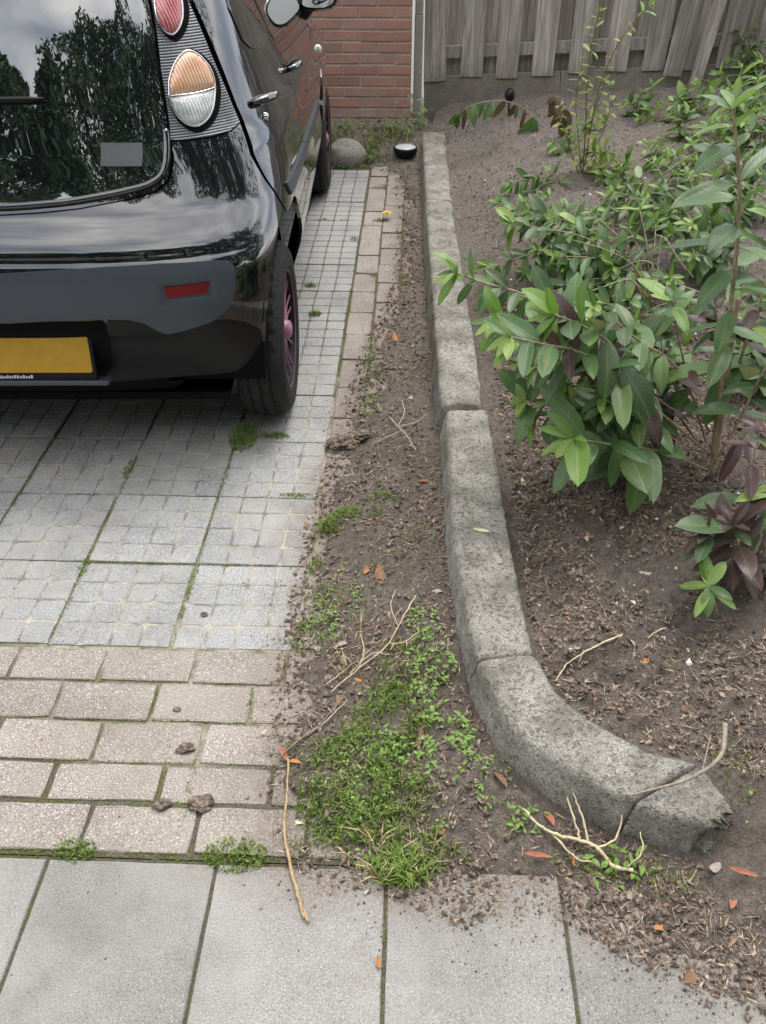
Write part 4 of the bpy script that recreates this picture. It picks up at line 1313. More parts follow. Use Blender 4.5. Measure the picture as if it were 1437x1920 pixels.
for sd in (-1, 1):
    v = []
    for (r_, x, w) in ((.030, .058, .0036), (.075, .056, .0026), (.125, .056, .0024), (.182, .062, .0030)):
        sk = sd * (.004 + .020 * (r_ / .18))
        for (q_, dx) in ((-w, -.004), (-w, 0), (w, 0), (w, -.004)):
            v.append((x + dx, r_, sk + q_))
    f = []
    for i in range(3):
        for k in range(4):
            l = (k + 1) % 4
            f.append((i * 4 + k, i * 4 + l, (i + 1) * 4 + l, (i + 1) * 4 + k))
    sp_.add(v, f)
SPK = sp_.me('spoke', MAT['rim_pink'])
for s in (1, -1):
    for wy in (0, 2.34):
        wh = empty('wheel', (s * (.694 if wy == 0 else .697), wy, .2775), 0 if s > 0 else math.pi, car)
        link('tyre', TY, wh); link('rim', RM, wh); link('wheel_disc', DK, wh); link('hub_cap', HB, wh)
        for k in range(9): link('spoke', SPK, wh, None, (2 * math.pi * k / 9 + .1, 0, 0))
mb = MB(); mb.tube([(-.62, 0, .26), (.62, 0, .26)], .035, 8); 
link('rear_axle', mb.me('rear_axle', MAT['shell_black']), car)
# ------------------------------------------------------------------ plants in the bed
def m_leaf(name, stops, back, rough=0.36, vein=(0.30, 0.40, 0.16), veinamt=0.26, purple=None):
    t = NT(name)
    r_ = t.rnd()
    uv = t.n('ShaderNodeSeparateXYZ'); t.l(t.uv(), uv.inputs[0])
    col = t.ramp(r_, stops)
    ob = t.noise(t.uv(), 5.0, 4, 0.6)
    col = t.mix(t.ramp(ob, [(0.35, 0.0), (0.7, 0.35)]), col, t.mix(1.0, col, (0.55, 0.6, 0.5), 'MULTIPLY'))
    ax = t.math('ABSOLUTE', t.math('SUBTRACT', uv.outputs['X'], .5))
    mid = t.ramp(ax, [(0.012, 1.0), (0.035, 0.0)])
    sv_ = t.math('SINE', t.math('MULTIPLY', t.math('SUBTRACT', uv.outputs['Y'], t.math('MULTIPLY', ax, .75)), 62.0))
    sv_ = t.ramp(sv_, [(0.86, 0.0), (1.0, 0.7)])
    vn = t.math('MAXIMUM', mid, sv_)
    if purple:
        pf = t.math('MULTIPLY', t.math('FRACT', t.math('MULTIPLY', r_, 7.31)), t.ramp(ob, [(0.3, 0.2), (0.65, 1.0)]))
        col = t.mix(pf, col, purple)
    col = t.mix(t.math('MULTIPLY', vn, veinamt), col, vein)
    bl_ = t.noise(t.mapv(t.obj(), scale=(1, 1, 1)), 3.1, 5, 0.7)
    off_ = t.math('ADD', bl_, t.math('MULTIPLY', t.math('SUBTRACT', t.math('FRACT', t.math('MULTIPLY', r_, 13.7)), 0.5), 0.22))
    col = t.mix(t.ramp(off_, [(0.64, 0.0), (0.70, 0.75)]), col, (0.22, 0.16, 0.06))
    geo = t.n('ShaderNodeNewGeometry')
    col = t.mix(geo.outputs['Backfacing'], col, back)
    b = t.b
    t.set(col=col, rough=rough, spec=0.5, normal=t.bump(t.math('MULTIPLY', vn, -1.0), 0.35, 0.002))
    tr = t.n('ShaderNodeBsdfTranslucent')
    t.l(t.mix(1.0, col, (1.2, 1.5, 0.6), 'MULTIPLY'), tr.inputs['Color'])
    ms = t.n('ShaderNodeMixShader'); ms.inputs[0].default_value = 0.28
    out = t.t.nodes['Material Output']
    t.l(b.outputs[0], ms.inputs[1]); t.l(tr.outputs[0], ms.inputs[2]); t.l(ms.outputs[0], out.inputs['Surface'])
    MAT[name] = t.m
    return t.m
m_leaf('leaf_green', [(0, (0.062, 0.125, 0.045)), (0.4, (0.092, 0.175, 0.06)), (0.75, (0.125, 0.215, 0.075)), (1, (0.17, 0.265, 0.085))], (0.13, 0.19, 0.11))
m_leaf('leaf_dark', [(0, (0.042, 0.082, 0.034)), (0.6, (0.070, 0.125, 0.048)), (1, (0.11, 0.175, 0.06))], (0.11, 0.16, 0.09))
m_leaf('leaf_young', [(0, (0.13, 0.24, 0.045)), (0.6, (0.19, 0.31, 0.06)), (1, (0.27, 0.37, 0.085))], (0.2, 0.28, 0.12), vein=(0.42, 0.5, 0.2))
m_leaf('leaf_purple', [(0, (0.070, 0.032, 0.034)), (0.5, (0.075, 0.060, 0.046)), (1, (0.095, 0.042, 0.046))], (0.13, 0.13, 0.10), veinamt=0.12, purple=(0.075, 0.022, 0.034))
m_leaf('leaf_yellow', [(0, (0.17, 0.22, 0.045)), (0.6, (0.27, 0.31, 0.07)), (1, (0.38, 0.36, 0.10))], (0.25, 0.28, 0.12))
m_leaf('leaf_brown', [(0, (0.075, 0.042, 0.025)), (0.6, (0.115, 0.065, 0.035)), (1, (0.095, 0.075, 0.03))], (0.16, 0.10, 0.06), rough=0.7, vein=(0.2, 0.13, 0.08))
def m_stem(name, a, b):
    t = NT(name)
    n1 = t.noise(t.mapv(t.obj(), scale=(1, 1, .3)), 120, 4, 0.6)
    MAT[name] = t.set(col=t.ramp(n1, [(0.3, a), (0.7, b)]), rough=0.75, spec=0.25)
m_stem('stem_tan', (0.24, 0.17, 0.11), (0.50, 0.41, 0.30))
m_stem('stem_green', (0.12, 0.12, 0.045), (0.25, 0.19, 0.08))
def leaf_me(w, fold, curl, twist, seed, mat):
    rr = random.Random(seed)
    n = 7
    v, uvv, f = [], [], []
    for i in range(n + 1):
        t_ = i / n
        hw = w * (t_ ** .62) * ((1 - t_) ** .72) * 1.62 if 0 < t_ < 1 else 0.0
        hw *= 1 + rr.uniform(-.05, .05)
        zc = -curl * t_ ** 1.8 + .02 * math.sin(t_ * 5 + seed)
        yc = t_ - .25 * abs(curl) * t_ ** 2.2
        for k in (-1, -.5, 0, .5, 1):
            x = hw * k
            z = zc + abs(x) * fold - (abs(k) > .9) * .012 * rr.uniform(.2, 1.6) + twist * x * t_ + (abs(k) < .1) * -.006
            v.append((x * (1 - .12 * fold), yc, z)); uvv.append((.5 + .5 * k * (hw / (w + 1e-6)), t_))
    for i in range(n):
        for k in range(4):
            a = i * 5 + k
            f.append((a, a + 1, a + 6, a + 5))
    me = mesh('leaf', v, f, mat, True)
    ul = me.uv_layers.new(name='uv')
    ul.data.foreach_set('uv', [c for p_ in me.polygons for vi in p_.vertices for c in uvv[vi]])
    return me
LEAF = {}
for mname in ('leaf_green', 'leaf_dark', 'leaf_young', 'leaf_purple', 'leaf_yellow', 'leaf_brown'):
    LEAF[mname] = [leaf_me(rr_w, fo_, cu_, tw_, i * 3 + 1, MAT[mname]) for i, (rr_w, fo_, cu_, tw_) in enumerate(
        ((.245, .28, .14, .15), (.265, .20, .28, -.2), (.225, .36, .36, .12), (.28, .15, .10, .25), (.235, .42, .22, -.15), (.285, .25, .46, .1), (.205, .45, .06, 0)))]
def leaf_on(plant, base, d, nrm, L, kind):
    d = d.normalized()
    nrm = nrm - d * nrm.dot(d)
    if nrm.length < 1e-4: nrm = Vector((0, 0, 1)) - d * d.z
    nrm.normalize()
    x = d.cross(nrm)
    M_ = Matrix((x, d, nrm)).transposed().to_4x4() @ Matrix.Diagonal((L * random.uniform(.9, 1.15), L, L, 1))
    o = bpy.data.objects.new('leaf', random.choice(LEAF[kind]))
    o.parent = plant
    M_.translation = Vector(base) - plant.location
    o.matrix_basis = M_
    COL.objects.link(o)
def pick(pal, u):
    r_ = random.random()
    if pal == 'G': return 'leaf_young' if (u > .93 or r_ < .03) else 'leaf_green' if r_ < .78 else 'leaf_dark'
    if pal == 'GP': return 'leaf_young' if (u > .93) else 'leaf_purple' if (r_ < .34 and u < .8) else 'leaf_green' if r_ < .85 else 'leaf_dark'
    if pal == 'P': return 'leaf_purple' if r_ < .82 else 'leaf_dark'
    if pal == 'D': return 'leaf_dark' if r_ < .7 else 'leaf_green'
    if pal == 'L': return 'leaf_young' if r_ < .6 else 'leaf_green'
    if pal == 'Y': return 'leaf_yellow' if r_ < .6 else 'leaf_young'
    if pal == 'H': return 'leaf_green' if r_ < .62 else 'leaf_dark' if r_ < .9 else 'leaf_brown'
    if pal == 'W': return 'leaf_brown'
    return 'leaf_young'
def shoot(plant, pts, r0, r1, start, sp, L0, L1, pal):
    P = [Vector(p_) for p_ in catmull(pts, 8)]
    n = len(P)
    m_ = MB(); m_.tube([p_ - plant.location for p_ in P], [r0 + (r1 - r0) * i / (n - 1) for i in range(n)], 6)
    link('stem', m_.me('stem', MAT['stem_tan' if (r0 > .0028 and pal not in 'YL') else 'stem_green'], True), plant)
    if start > 1: return
    D = [0]
    for i in range(1, n): D.append(D[-1] + (P[i] - P[i - 1]).length)
    tot = D[-1]
    s = tot * start; ph = random.uniform(0, 3.14); k = 0
    def at(q_):
        for i in range(1, n):
            if D[i] >= q_:
                u = (q_ - D[i - 1]) / max(D[i] - D[i - 1], 1e-6)
                return P[i - 1].lerp(P[i], u), (P[i] - P[i - 1]).normalized()
        return P[-1], (P[-1] - P[-2]).normalized()
    up = Vector((0, 0, 1))
    while s < tot:
        p_, t_ = at(s)
        u = (s / tot - start) / max(1 - start, .01)
        L = L0 + (L1 - L0) * u
        L *= random.uniform(.85, 1.65)
        a = t_.cross(up)
        if a.length < .2: a = Vector((math.cos(ph), math.sin(ph), 0))
        a.normalize(); b = t_.cross(a).normalized()
        ang = ph * .25 + (k % 2) * math.pi / 2 + random.uniform(-.35, .35)
        for sg in (0, math.pi):
            if random.random() < .13: continue
            rad = a * math.cos(ang + sg) + b * math.sin(ang + sg)
            be = R(random.uniform(52, 78) - 18 * u)
            d = t_ * math.cos(be) + rad * math.sin(be)
            droop = random.uniform(.15, .95) if pal not in 'HW' else random.uniform(1.2, 2.2)
            if pal == 'R': droop = random.uniform(.1, .25)
            d = d - up * droop * (1 - .4 * u)
            nr = up * .9 + t_ * .35 + Vector((random.uniform(-.35, .35), random.uniform(-.55, .1), 0))
            if pal in 'HW': nr = Vector((random.uniform(-.6, .6), -1, .25))
            leaf_on(plant, p_ + rad * r1, d, nr, L * random.uniform(.85, 1.1), pick(pal, u))
        s += sp * random.uniform(.8, 1.25) * (1 - .35 * u); k += 1
    # terminal whorl
    p_, t_ = P[-1], (P[-1] - P[-2]).normalized()
    a = t_.cross(up)
    if a.length < .2: a = Vector((1, 0, 0))
    a.normalize(); b = t_.cross(a).normalized()
    for q_ in range(5 if pal in 'GRPH' or pal == 'GP' else 4):
        an = ph + q_ * 2 * math.pi / 5 + random.uniform(-.3, .3)
        rad = a * math.cos(an) + b * math.sin(an)
        be = R(random.uniform(28, 62)) if pal != 'R' else R(random.uniform(72, 88))
        d = t_ * math.cos(be) + rad * math.sin(be) - up * (random.uniform(0, .25) if pal not in 'HW' else 1.2)
        leaf_on(plant, p_, d, up + t_ * .6 + Vector((0, -.3, 0)), L1 * (random.uniform(.55, .95) if pal != 'R' else random.uniform(.9, 1.1)), 'leaf_brown' if pal == 'W' else 'leaf_yellow' if pal == 'Y' else 'leaf_purple' if pal == 'P' else 'leaf_young' if random.random() < .75 else 'leaf_green')
PLANTS = {'main': {'base': (0.876, 1.919, 0.1),
          'shoots': [([(0.874, 1.92, 0.109), (0.835, 1.91, 0.311), (0.803, 1.9, 0.506), (0.764, 1.88, 0.711), (0.732, 1.87, 0.864), (0.695, 1.86, 0.98), (0.654, 1.85, 1.082)], 0.009, 0.003, 0.36, 0.058, 0.115, 0.085,
                      'G'),
                     ([(0.879, 1.93, 0.111), (0.859, 1.95, 0.32), (0.841, 1.97, 0.501), (0.83, 1.98, 0.615)], 0.01, 0.005, 9, 0.05, 0.1, 0.08, 'G'),
                     ([(0.879, 1.95, 0.106), (0.86, 1.99, 0.33), (0.82, 2.0, 0.486), (0.779, 2.0, 0.605)], 0.004, 0.002, 0.75, 0.04, 0.06, 0.05, 'P'),
                     ([(0.839, 1.9, 0.196), (0.673, 1.88, 0.334), (0.533, 1.85, 0.46), (0.417, 1.8, 0.549), (0.317, 1.76, 0.591), (0.234, 1.73, 0.623)], 0.0045, 0.002, 0.42, 0.037, 0.105, 0.085, 'GP'),
                     ([(0.558, 1.86, 0.44), (0.502, 1.84, 0.547), (0.418, 1.82, 0.609), (0.34, 1.8, 0.647)], 0.003, 0.002, 0.2, 0.04, 0.095, 0.08, 'GP'),
                     ([(0.845, 1.9, 0.141), (0.7, 1.84, 0.234), (0.577, 1.78, 0.292), (0.485, 1.73, 0.337), (0.414, 1.7, 0.368)], 0.004, 0.002, 0.42, 0.034, 0.115, 0.095, 'G'),
                     ([(0.844, 2.0, 0.164), (0.654, 2.08, 0.36), (0.459, 2.12, 0.5), (0.306, 2.12, 0.559), (0.193, 2.1, 0.597), (0.124, 2.09, 0.626)], 0.004, 0.002, 0.55, 0.036, 0.075, 0.065, 'G'),
                     ([(0.789, 1.98, 0.249), (0.635, 1.93, 0.369), (0.536, 1.88, 0.396), (0.44, 1.86, 0.366), (0.304, 1.84, 0.388)], 0.0035, 0.002, 0.35, 0.042, 0.085, 0.07, 'G'),
                     ([(0.866, 2.0, 0.165), (0.784, 2.05, 0.345), (0.733, 2.08, 0.476), (0.702, 2.08, 0.56)], 0.004, 0.002, 0.4, 0.04, 0.1, 0.08, 'G'),
                     ([(0.848, 1.96, 0.227), (0.714, 1.96, 0.426), (0.595, 1.94, 0.512), (0.495, 1.92, 0.594), (0.457, 1.91, 0.619)], 0.0035, 0.002, 0.4, 0.042, 0.09, 0.075, 'GP'),
                     ([(0.863, 1.9, 0.16), (0.875, 1.86, 0.343), (0.884, 1.84, 0.48), (0.91, 1.84, 0.568)], 0.004, 0.002, 0.4, 0.04, 0.1, 0.08, 'G'),
                     ([(0.787, 1.88, 0.208), (0.654, 1.84, 0.318), (0.535, 1.8, 0.396), (0.484, 1.78, 0.438)], 0.003, 0.0018, 0.45, 0.034, 0.075, 0.06, 'G'),
                     ([(0.864, 1.95, 0.18), (0.892, 2.0, 0.487), (0.91, 2.03, 0.651), (0.896, 2.03, 0.787)], 0.005, 0.002, 0.4, 0.05, 0.11, 0.09, 'GP'),
                     ([(0.852, 1.85, 0.177), (0.873, 1.8, 0.332), (0.907, 1.78, 0.378)], 0.003, 0.0015, 0.6, 0.05, 0.07, 0.06, 'P')]},
 'mid': {'base': (0.93, 3.05, 0.14),
         'shoots': [([(0.93, 3.05, 0.14), (0.836, 3.07, 0.254), (0.695, 3.1, 0.376), (0.46, 3.15, 0.442)], 0.004, 0.0018000000000000002, 0.38, 0.04, 0.085, 0.068, 'G'),
                    ([(0.93, 3.05, 0.14), (0.819, 3.05, 0.255), (0.651, 3.05, 0.377), (0.372, 3.05, 0.425)], 0.004, 0.0018000000000000002, 0.38, 0.04, 0.085, 0.068, 'G'),
                    ([(0.93, 3.05, 0.14), (0.855, 3.08, 0.235), (0.743, 3.125, 0.328), (0.556, 3.2, 0.375)], 0.004, 0.0018000000000000002, 0.38, 0.04, 0.085, 0.068, 'G'),
                    ([(0.93, 3.05, 0.14), (0.859, 3.03, 0.217), (0.751, 3.0, 0.283), (0.572, 2.95, 0.304)], 0.004, 0.0018000000000000002, 0.38, 0.04, 0.085, 0.068, 'G'),
                    ([(0.93, 3.05, 0.14), (0.841, 3.05, 0.226), (0.706, 3.05, 0.305), (0.483, 3.05, 0.326)], 0.004, 0.0018000000000000002, 0.38, 0.04, 0.085, 0.068, 'G'),
                    ([(0.93, 3.05, 0.14), (0.885, 3.09, 0.236), (0.817, 3.15, 0.33), (0.704, 3.25, 0.401)], 0.004, 0.0018000000000000002, 0.38, 0.04, 0.085, 0.068, 'G'),
                    ([(0.93, 3.05, 0.14), (0.911, 3.07, 0.223), (0.882, 3.1, 0.299), (0.834, 3.15, 0.375)], 0.004, 0.0018000000000000002, 0.38, 0.04, 0.085, 0.068, 'G'),
                    ([(0.93, 3.05, 0.14), (0.933, 3.08, 0.225), (0.938, 3.125, 0.302), (0.945, 3.2, 0.38)], 0.004, 0.0018000000000000002, 0.38, 0.04, 0.085, 0.068, 'G'),
                    ([(0.93, 3.05, 0.14), (0.871, 3.02, 0.202), (0.781, 2.975, 0.244), (0.632, 2.9, 0.244)], 0.004, 0.0018000000000000002, 0.38, 0.04, 0.085, 0.068, 'G'),
                    ([(0.93, 3.05, 0.14), (0.894, 3.03, 0.209), (0.839, 3.0, 0.263), (0.748, 2.95, 0.307)], 0.004, 0.0018000000000000002, 0.38, 0.04, 0.085, 0.068, 'G'),
                    ([(0.93, 3.05, 0.14), (0.933, 3.02, 0.203), (0.938, 2.975, 0.247), (0.945, 2.9, 0.29)], 0.004, 0.0018000000000000002, 0.38, 0.04, 0.085, 0.068, 'G'),
                    ([(0.93, 3.05, 0.14), (0.835, 3.01, 0.208), (0.692, 2.95, 0.259), (0.453, 2.85, 0.222)], 0.004, 0.0018000000000000002, 0.38, 0.04, 0.085, 0.068, 'G'),
                    ([(0.93, 3.05, 0.14), (0.85, 3.03, 0.229), (0.729, 3.0, 0.312), (0.528, 2.95, 0.344)], 0.004, 0.0018000000000000002, 0.38, 0.04, 0.085, 0.068, 'G'),
                    ([(0.93, 3.05, 0.14), (0.884, 3.05, 0.225), (0.813, 3.05, 0.304), (0.696, 3.05, 0.369)], 0.004, 0.0018000000000000002, 0.38, 0.04, 0.085, 0.068, 'G'),
                    ([(0.93, 3.05, 0.14), (0.922, 3.09, 0.235), (0.909, 3.15, 0.328), (0.888, 3.25, 0.414)], 0.004, 0.0018000000000000002, 0.38, 0.04, 0.085, 0.068, 'G')]},
 'midright': {'base': (1.219, 3.244, 0.15),
              'shoots': [([(1.219, 3.244, 0.15), (1.183, 3.304, 0.25), (1.128, 3.394, 0.349), (1.037, 3.544, 0.416)], 0.004, 0.0018000000000000002, 0.35, 0.04, 0.085, 0.068, 'G'),
                         ([(1.219, 3.244, 0.15), (1.203, 3.304, 0.258), (1.178, 3.394, 0.371), (1.137, 3.544, 0.46)], 0.004, 0.0018000000000000002, 0.35, 0.04, 0.085, 0.068, 'G'),
                         ([(1.219, 3.244, 0.15), (1.217, 3.284, 0.262), (1.215, 3.344, 0.379), (1.211, 3.444, 0.49)], 0.004, 0.0018000000000000002, 0.35, 0.04, 0.085, 0.068, 'G'),
                         ([(1.219, 3.244, 0.15), (1.233, 3.244, 0.249), (1.253, 3.244, 0.346), (1.287, 3.244, 0.45)], 0.004, 0.0018000000000000002, 0.35, 0.04, 0.085, 0.068, 'G'),
                         ([(1.219, 3.244, 0.15), (1.247, 3.264, 0.269), (1.29, 3.294, 0.397), (1.36, 3.344, 0.521)], 0.004, 0.0018000000000000002, 0.35, 0.04, 0.085, 0.068, 'G'),
                         ([(1.219, 3.244, 0.15), (1.189, 3.224, 0.239), (1.144, 3.194, 0.321), (1.069, 3.144, 0.4)], 0.004, 0.0018000000000000002, 0.35, 0.04, 0.085, 0.068, 'G'),
                         ([(1.219, 3.244, 0.15), (1.224, 3.224, 0.221), (1.232, 3.194, 0.278), (1.246, 3.144, 0.341)], 0.004, 0.0018000000000000002, 0.35, 0.04, 0.085, 0.068, 'G'),
                         ([(1.219, 3.244, 0.15), (1.247, 3.224, 0.214), (1.289, 3.194, 0.26), (1.358, 3.144, 0.301)], 0.004, 0.0018000000000000002, 0.35, 0.04, 0.085, 0.068, 'G'),
                         ([(1.219, 3.244, 0.15), (1.178, 3.234, 0.225), (1.117, 3.219, 0.288), (1.014, 3.194, 0.341)], 0.004, 0.0018000000000000002, 0.35, 0.04, 0.085, 0.068, 'G'),
                         ([(1.219, 3.244, 0.15), (1.213, 3.264, 0.23), (1.205, 3.294, 0.3), (1.191, 3.344, 0.375)], 0.004, 0.0018000000000000002, 0.35, 0.04, 0.085, 0.068, 'G'),
                         ([(1.219, 3.244, 0.15), (1.171, 3.304, 0.241), (1.099, 3.394, 0.328), (0.98, 3.544, 0.372)], 0.004, 0.0018000000000000002, 0.35, 0.04, 0.085, 0.068, 'G'),
                         ([(1.219, 3.244, 0.15), (1.245, 3.204, 0.184), (1.284, 3.144, 0.185), (1.349, 3.044, 0.149)], 0.004, 0.0018000000000000002, 0.35, 0.04, 0.085, 0.068, 'G'),
                         ([(1.219, 3.244, 0.15), (1.188, 3.204, 0.221), (1.141, 3.144, 0.278), (1.064, 3.044, 0.315)], 0.004, 0.0018000000000000002, 0.35, 0.04, 0.085, 0.068, 'G')]},
 'lowmid': {'base': (0.836, 2.833, 0.13),
            'shoots': [([(0.836, 2.833, 0.13), (0.791, 2.813, 0.183), (0.724, 2.783, 0.212), (0.611, 2.733, 0.216)], 0.0035, 0.001575, 0.35, 0.042, 0.085, 0.068, 'G'),
                       ([(0.836, 2.833, 0.13), (0.811, 2.823, 0.181), (0.774, 2.808, 0.208), (0.711, 2.783, 0.235)], 0.0035, 0.001575, 0.35, 0.042, 0.085, 0.068, 'G'),
                       ([(0.836, 2.833, 0.13), (0.848, 2.813, 0.177), (0.865, 2.783, 0.197), (0.893, 2.733, 0.22)], 0.0035, 0.001575, 0.35, 0.042, 0.085, 0.068, 'G'),
                       ([(0.836, 2.833, 0.13), (0.867, 2.813, 0.176), (0.914, 2.783, 0.195), (0.991, 2.733, 0.201)], 0.0035, 0.001575, 0.35, 0.042, 0.085, 0.068, 'G'),
                       ([(0.836, 2.833, 0.13), (0.781, 2.803, 0.17), (0.697, 2.758, 0.18), (0.558, 2.683, 0.136)], 0.0035, 0.001575, 0.35, 0.042, 0.085, 0.068, 'G'),
                       ([(0.836, 2.833, 0.13), (0.829, 2.833, 0.178), (0.817, 2.833, 0.199), (0.797, 2.833, 0.234)], 0.0035, 0.001575, 0.35, 0.042, 0.085, 0.068, 'G'),
                       ([(0.836, 2.833, 0.13), (0.878, 2.833, 0.186), (0.941, 2.833, 0.22), (1.046, 2.833, 0.238)], 0.0035, 0.001575, 0.35, 0.042, 0.085, 0.068, 'G'),
                       ([(0.836, 2.833, 0.13), (0.855, 2.783, 0.17), (0.882, 2.708, 0.181), (0.928, 2.583, 0.152)], 0.0035, 0.001575, 0.35, 0.042, 0.085, 0.068, 'G')]},
 'farright': {'base': (1.786, 4.458, 0.2),
              'shoots': [([(1.786, 4.458, 0.2), (1.751, 4.498, 0.319), (1.7, 4.558, 0.447), (1.613, 4.658, 0.56)], 0.004, 0.0018000000000000002, 0.4, 0.05, 0.1, 0.08000000000000002, 'G'),
                         ([(1.786, 4.458, 0.2), (1.775, 4.498, 0.329), (1.76, 4.558, 0.474), (1.734, 4.658, 0.61)], 0.004, 0.0018000000000000002, 0.4, 0.05, 0.1, 0.08000000000000002, 'G'),
                         ([(1.786, 4.458, 0.2), (1.761, 4.458, 0.288), (1.723, 4.458, 0.37), (1.661, 4.458, 0.455)], 0.004, 0.0018000000000000002, 0.4, 0.05, 0.1, 0.08000000000000002, 'G'),
                         ([(1.786, 4.458, 0.2), (1.783, 4.458, 0.274), (1.779, 4.458, 0.334), (1.772, 4.458, 0.407)], 0.004, 0.0018000000000000002, 0.4, 0.05, 0.1, 0.08000000000000002, 'G'),
                         ([(1.786, 4.458, 0.2), (1.741, 4.478, 0.286), (1.675, 4.508, 0.366), (1.564, 4.558, 0.431)], 0.004, 0.0018000000000000002, 0.4, 0.05, 0.1, 0.08000000000000002, 'G'),
                         ([(1.786, 4.458, 0.2), (1.788, 4.478, 0.314), (1.791, 4.508, 0.434), (1.796, 4.558, 0.557)], 0.004, 0.0018000000000000002, 0.4, 0.05, 0.1, 0.08000000000000002, 'G')]},
 'corner': {'base': (2.242, 5.975, 0.3),
            'shoots': [([(2.242, 5.975, 0.3), (2.206, 5.995, 0.407), (2.153, 6.025, 0.516), (2.065, 6.075, 0.619)], 0.004, 0.0018000000000000002, 0.25, 0.05, 0.085, 0.068, 'D'),
                       ([(2.242, 5.975, 0.3), (2.228, 5.995, 0.412), (2.208, 6.025, 0.53), (2.175, 6.075, 0.649)], 0.004, 0.0018000000000000002, 0.25, 0.05, 0.085, 0.068, 'D'),
                       ([(2.242, 5.975, 0.3), (2.239, 5.975, 0.384), (2.235, 5.975, 0.46), (2.229, 5.975, 0.546)], 0.004, 0.0018000000000000002, 0.25, 0.05, 0.085, 0.068, 'D'),
                       ([(2.242, 5.975, 0.3), (2.197, 5.975, 0.374), (2.131, 5.975, 0.435), (2.02, 5.975, 0.484)], 0.004, 0.0018000000000000002, 0.25, 0.05, 0.085, 0.068, 'D'),
                       ([(2.242, 5.975, 0.3), (2.216, 5.975, 0.378), (2.177, 5.975, 0.445), (2.113, 5.975, 0.515)], 0.004, 0.0018000000000000002, 0.25, 0.05, 0.085, 0.068, 'D'),
                       ([(2.242, 5.975, 0.3), (2.246, 5.975, 0.361), (2.253, 5.975, 0.401), (2.265, 5.975, 0.455)], 0.004, 0.0018000000000000002, 0.25, 0.05, 0.085, 0.068, 'D'),
                       ([(2.242, 5.975, 0.3), (2.195, 5.975, 0.353), (2.126, 5.975, 0.384), (2.01, 5.975, 0.392)], 0.004, 0.0018000000000000002, 0.25, 0.05, 0.085, 0.068, 'D'),
                       ([(2.242, 5.975, 0.3), (2.229, 5.975, 0.345), (2.211, 5.975, 0.363), (2.181, 5.975, 0.393)], 0.004, 0.0018000000000000002, 0.25, 0.05, 0.085, 0.068, 'D')]},
 'sap1': {'base': (1.387, 5.457, 0.22),
          'shoots': [([(1.387, 5.457, 0.22), (1.369, 5.457, 0.273), (1.343, 5.457, 0.302), (1.3, 5.457, 0.339)], 0.002, 0.0009000000000000001, 0.3, 0.03, 0.085, 0.068, 'L'),
                     ([(1.387, 5.457, 0.22), (1.4, 5.477, 0.291), (1.419, 5.507, 0.347), (1.452, 5.557, 0.408)], 0.002, 0.0009000000000000001, 0.3, 0.03, 0.085, 0.068, 'L'),
                     ([(1.387, 5.457, 0.22), (1.384, 5.457, 0.283), (1.379, 5.457, 0.326), (1.371, 5.457, 0.383)], 0.002, 0.0009000000000000001, 0.3, 0.03, 0.085, 0.068, 'L')]},
 'sap2': {'base': (1.713, 5.341, 0.22),
          'shoots': [([(1.713, 5.341, 0.22), (1.694, 5.351, 0.292), (1.665, 5.366, 0.35), (1.617, 5.391, 0.413)], 0.002, 0.0009000000000000001, 0.3, 0.03, 0.09, 0.072, 'L'),
                     ([(1.713, 5.341, 0.22), (1.72, 5.361, 0.3), (1.73, 5.391, 0.371), (1.748, 5.441, 0.447)], 0.002, 0.0009000000000000001, 0.3, 0.03, 0.09, 0.072, 'L'),
                     ([(1.713, 5.341, 0.22), (1.702, 5.341, 0.301), (1.685, 5.341, 0.371), (1.658, 5.341, 0.451)], 0.002, 0.0009000000000000001, 0.3, 0.03, 0.09, 0.072, 'L'),
                     ([(1.713, 5.341, 0.22), (1.687, 5.341, 0.281), (1.649, 5.341, 0.322), (1.584, 5.341, 0.366)], 0.002, 0.0009000000000000001, 0.3, 0.03, 0.09, 0.072, 'L')]},
 'sap3': {'base': (1.509, 4.947, 0.2),
          'shoots': [([(1.509, 4.947, 0.2), (1.495, 4.957, 0.283), (1.474, 4.972, 0.356), (1.439, 4.997, 0.437)], 0.002, 0.0009000000000000001, 0.3, 0.03, 0.085, 0.068, 'L'),
                     ([(1.509, 4.947, 0.2), (1.51, 4.947, 0.267), (1.511, 4.947, 0.318), (1.512, 4.947, 0.381)], 0.002, 0.0009000000000000001, 0.3, 0.03, 0.085, 0.068, 'L'),
                     ([(1.509, 4.947, 0.2), (1.5, 4.947, 0.253), (1.488, 4.947, 0.283), (1.466, 4.947, 0.326)], 0.002, 0.0009000000000000001, 0.3, 0.03, 0.085, 0.068, 'L'),
                     ([(1.509, 4.947, 0.2), (1.519, 4.927, 0.251), (1.535, 4.897, 0.278), (1.561, 4.847, 0.31)], 0.002, 0.0009000000000000001, 0.3, 0.03, 0.085, 0.068, 'L')]},
 'sap4': {'base': (1.063, 4.322, 0.18),
          'shoots': [([(1.063, 4.322, 0.18), (1.052, 4.332, 0.238), (1.035, 4.347, 0.274), (1.007, 4.372, 0.321)], 0.002, 0.0009000000000000001, 0.3, 0.03, 0.085, 0.068, 'L'),
                     ([(1.063, 4.322, 0.18), (1.066, 4.332, 0.231), (1.071, 4.347, 0.257), (1.079, 4.372, 0.296)], 0.002, 0.0009000000000000001, 0.3, 0.03, 0.085, 0.068, 'L'),
                     ([(1.063, 4.322, 0.18), (1.058, 4.322, 0.221), (1.05, 4.322, 0.231), (1.036, 4.322, 0.258)], 0.002, 0.0009000000000000001, 0.3, 0.03, 0.085, 0.068, 'L'),
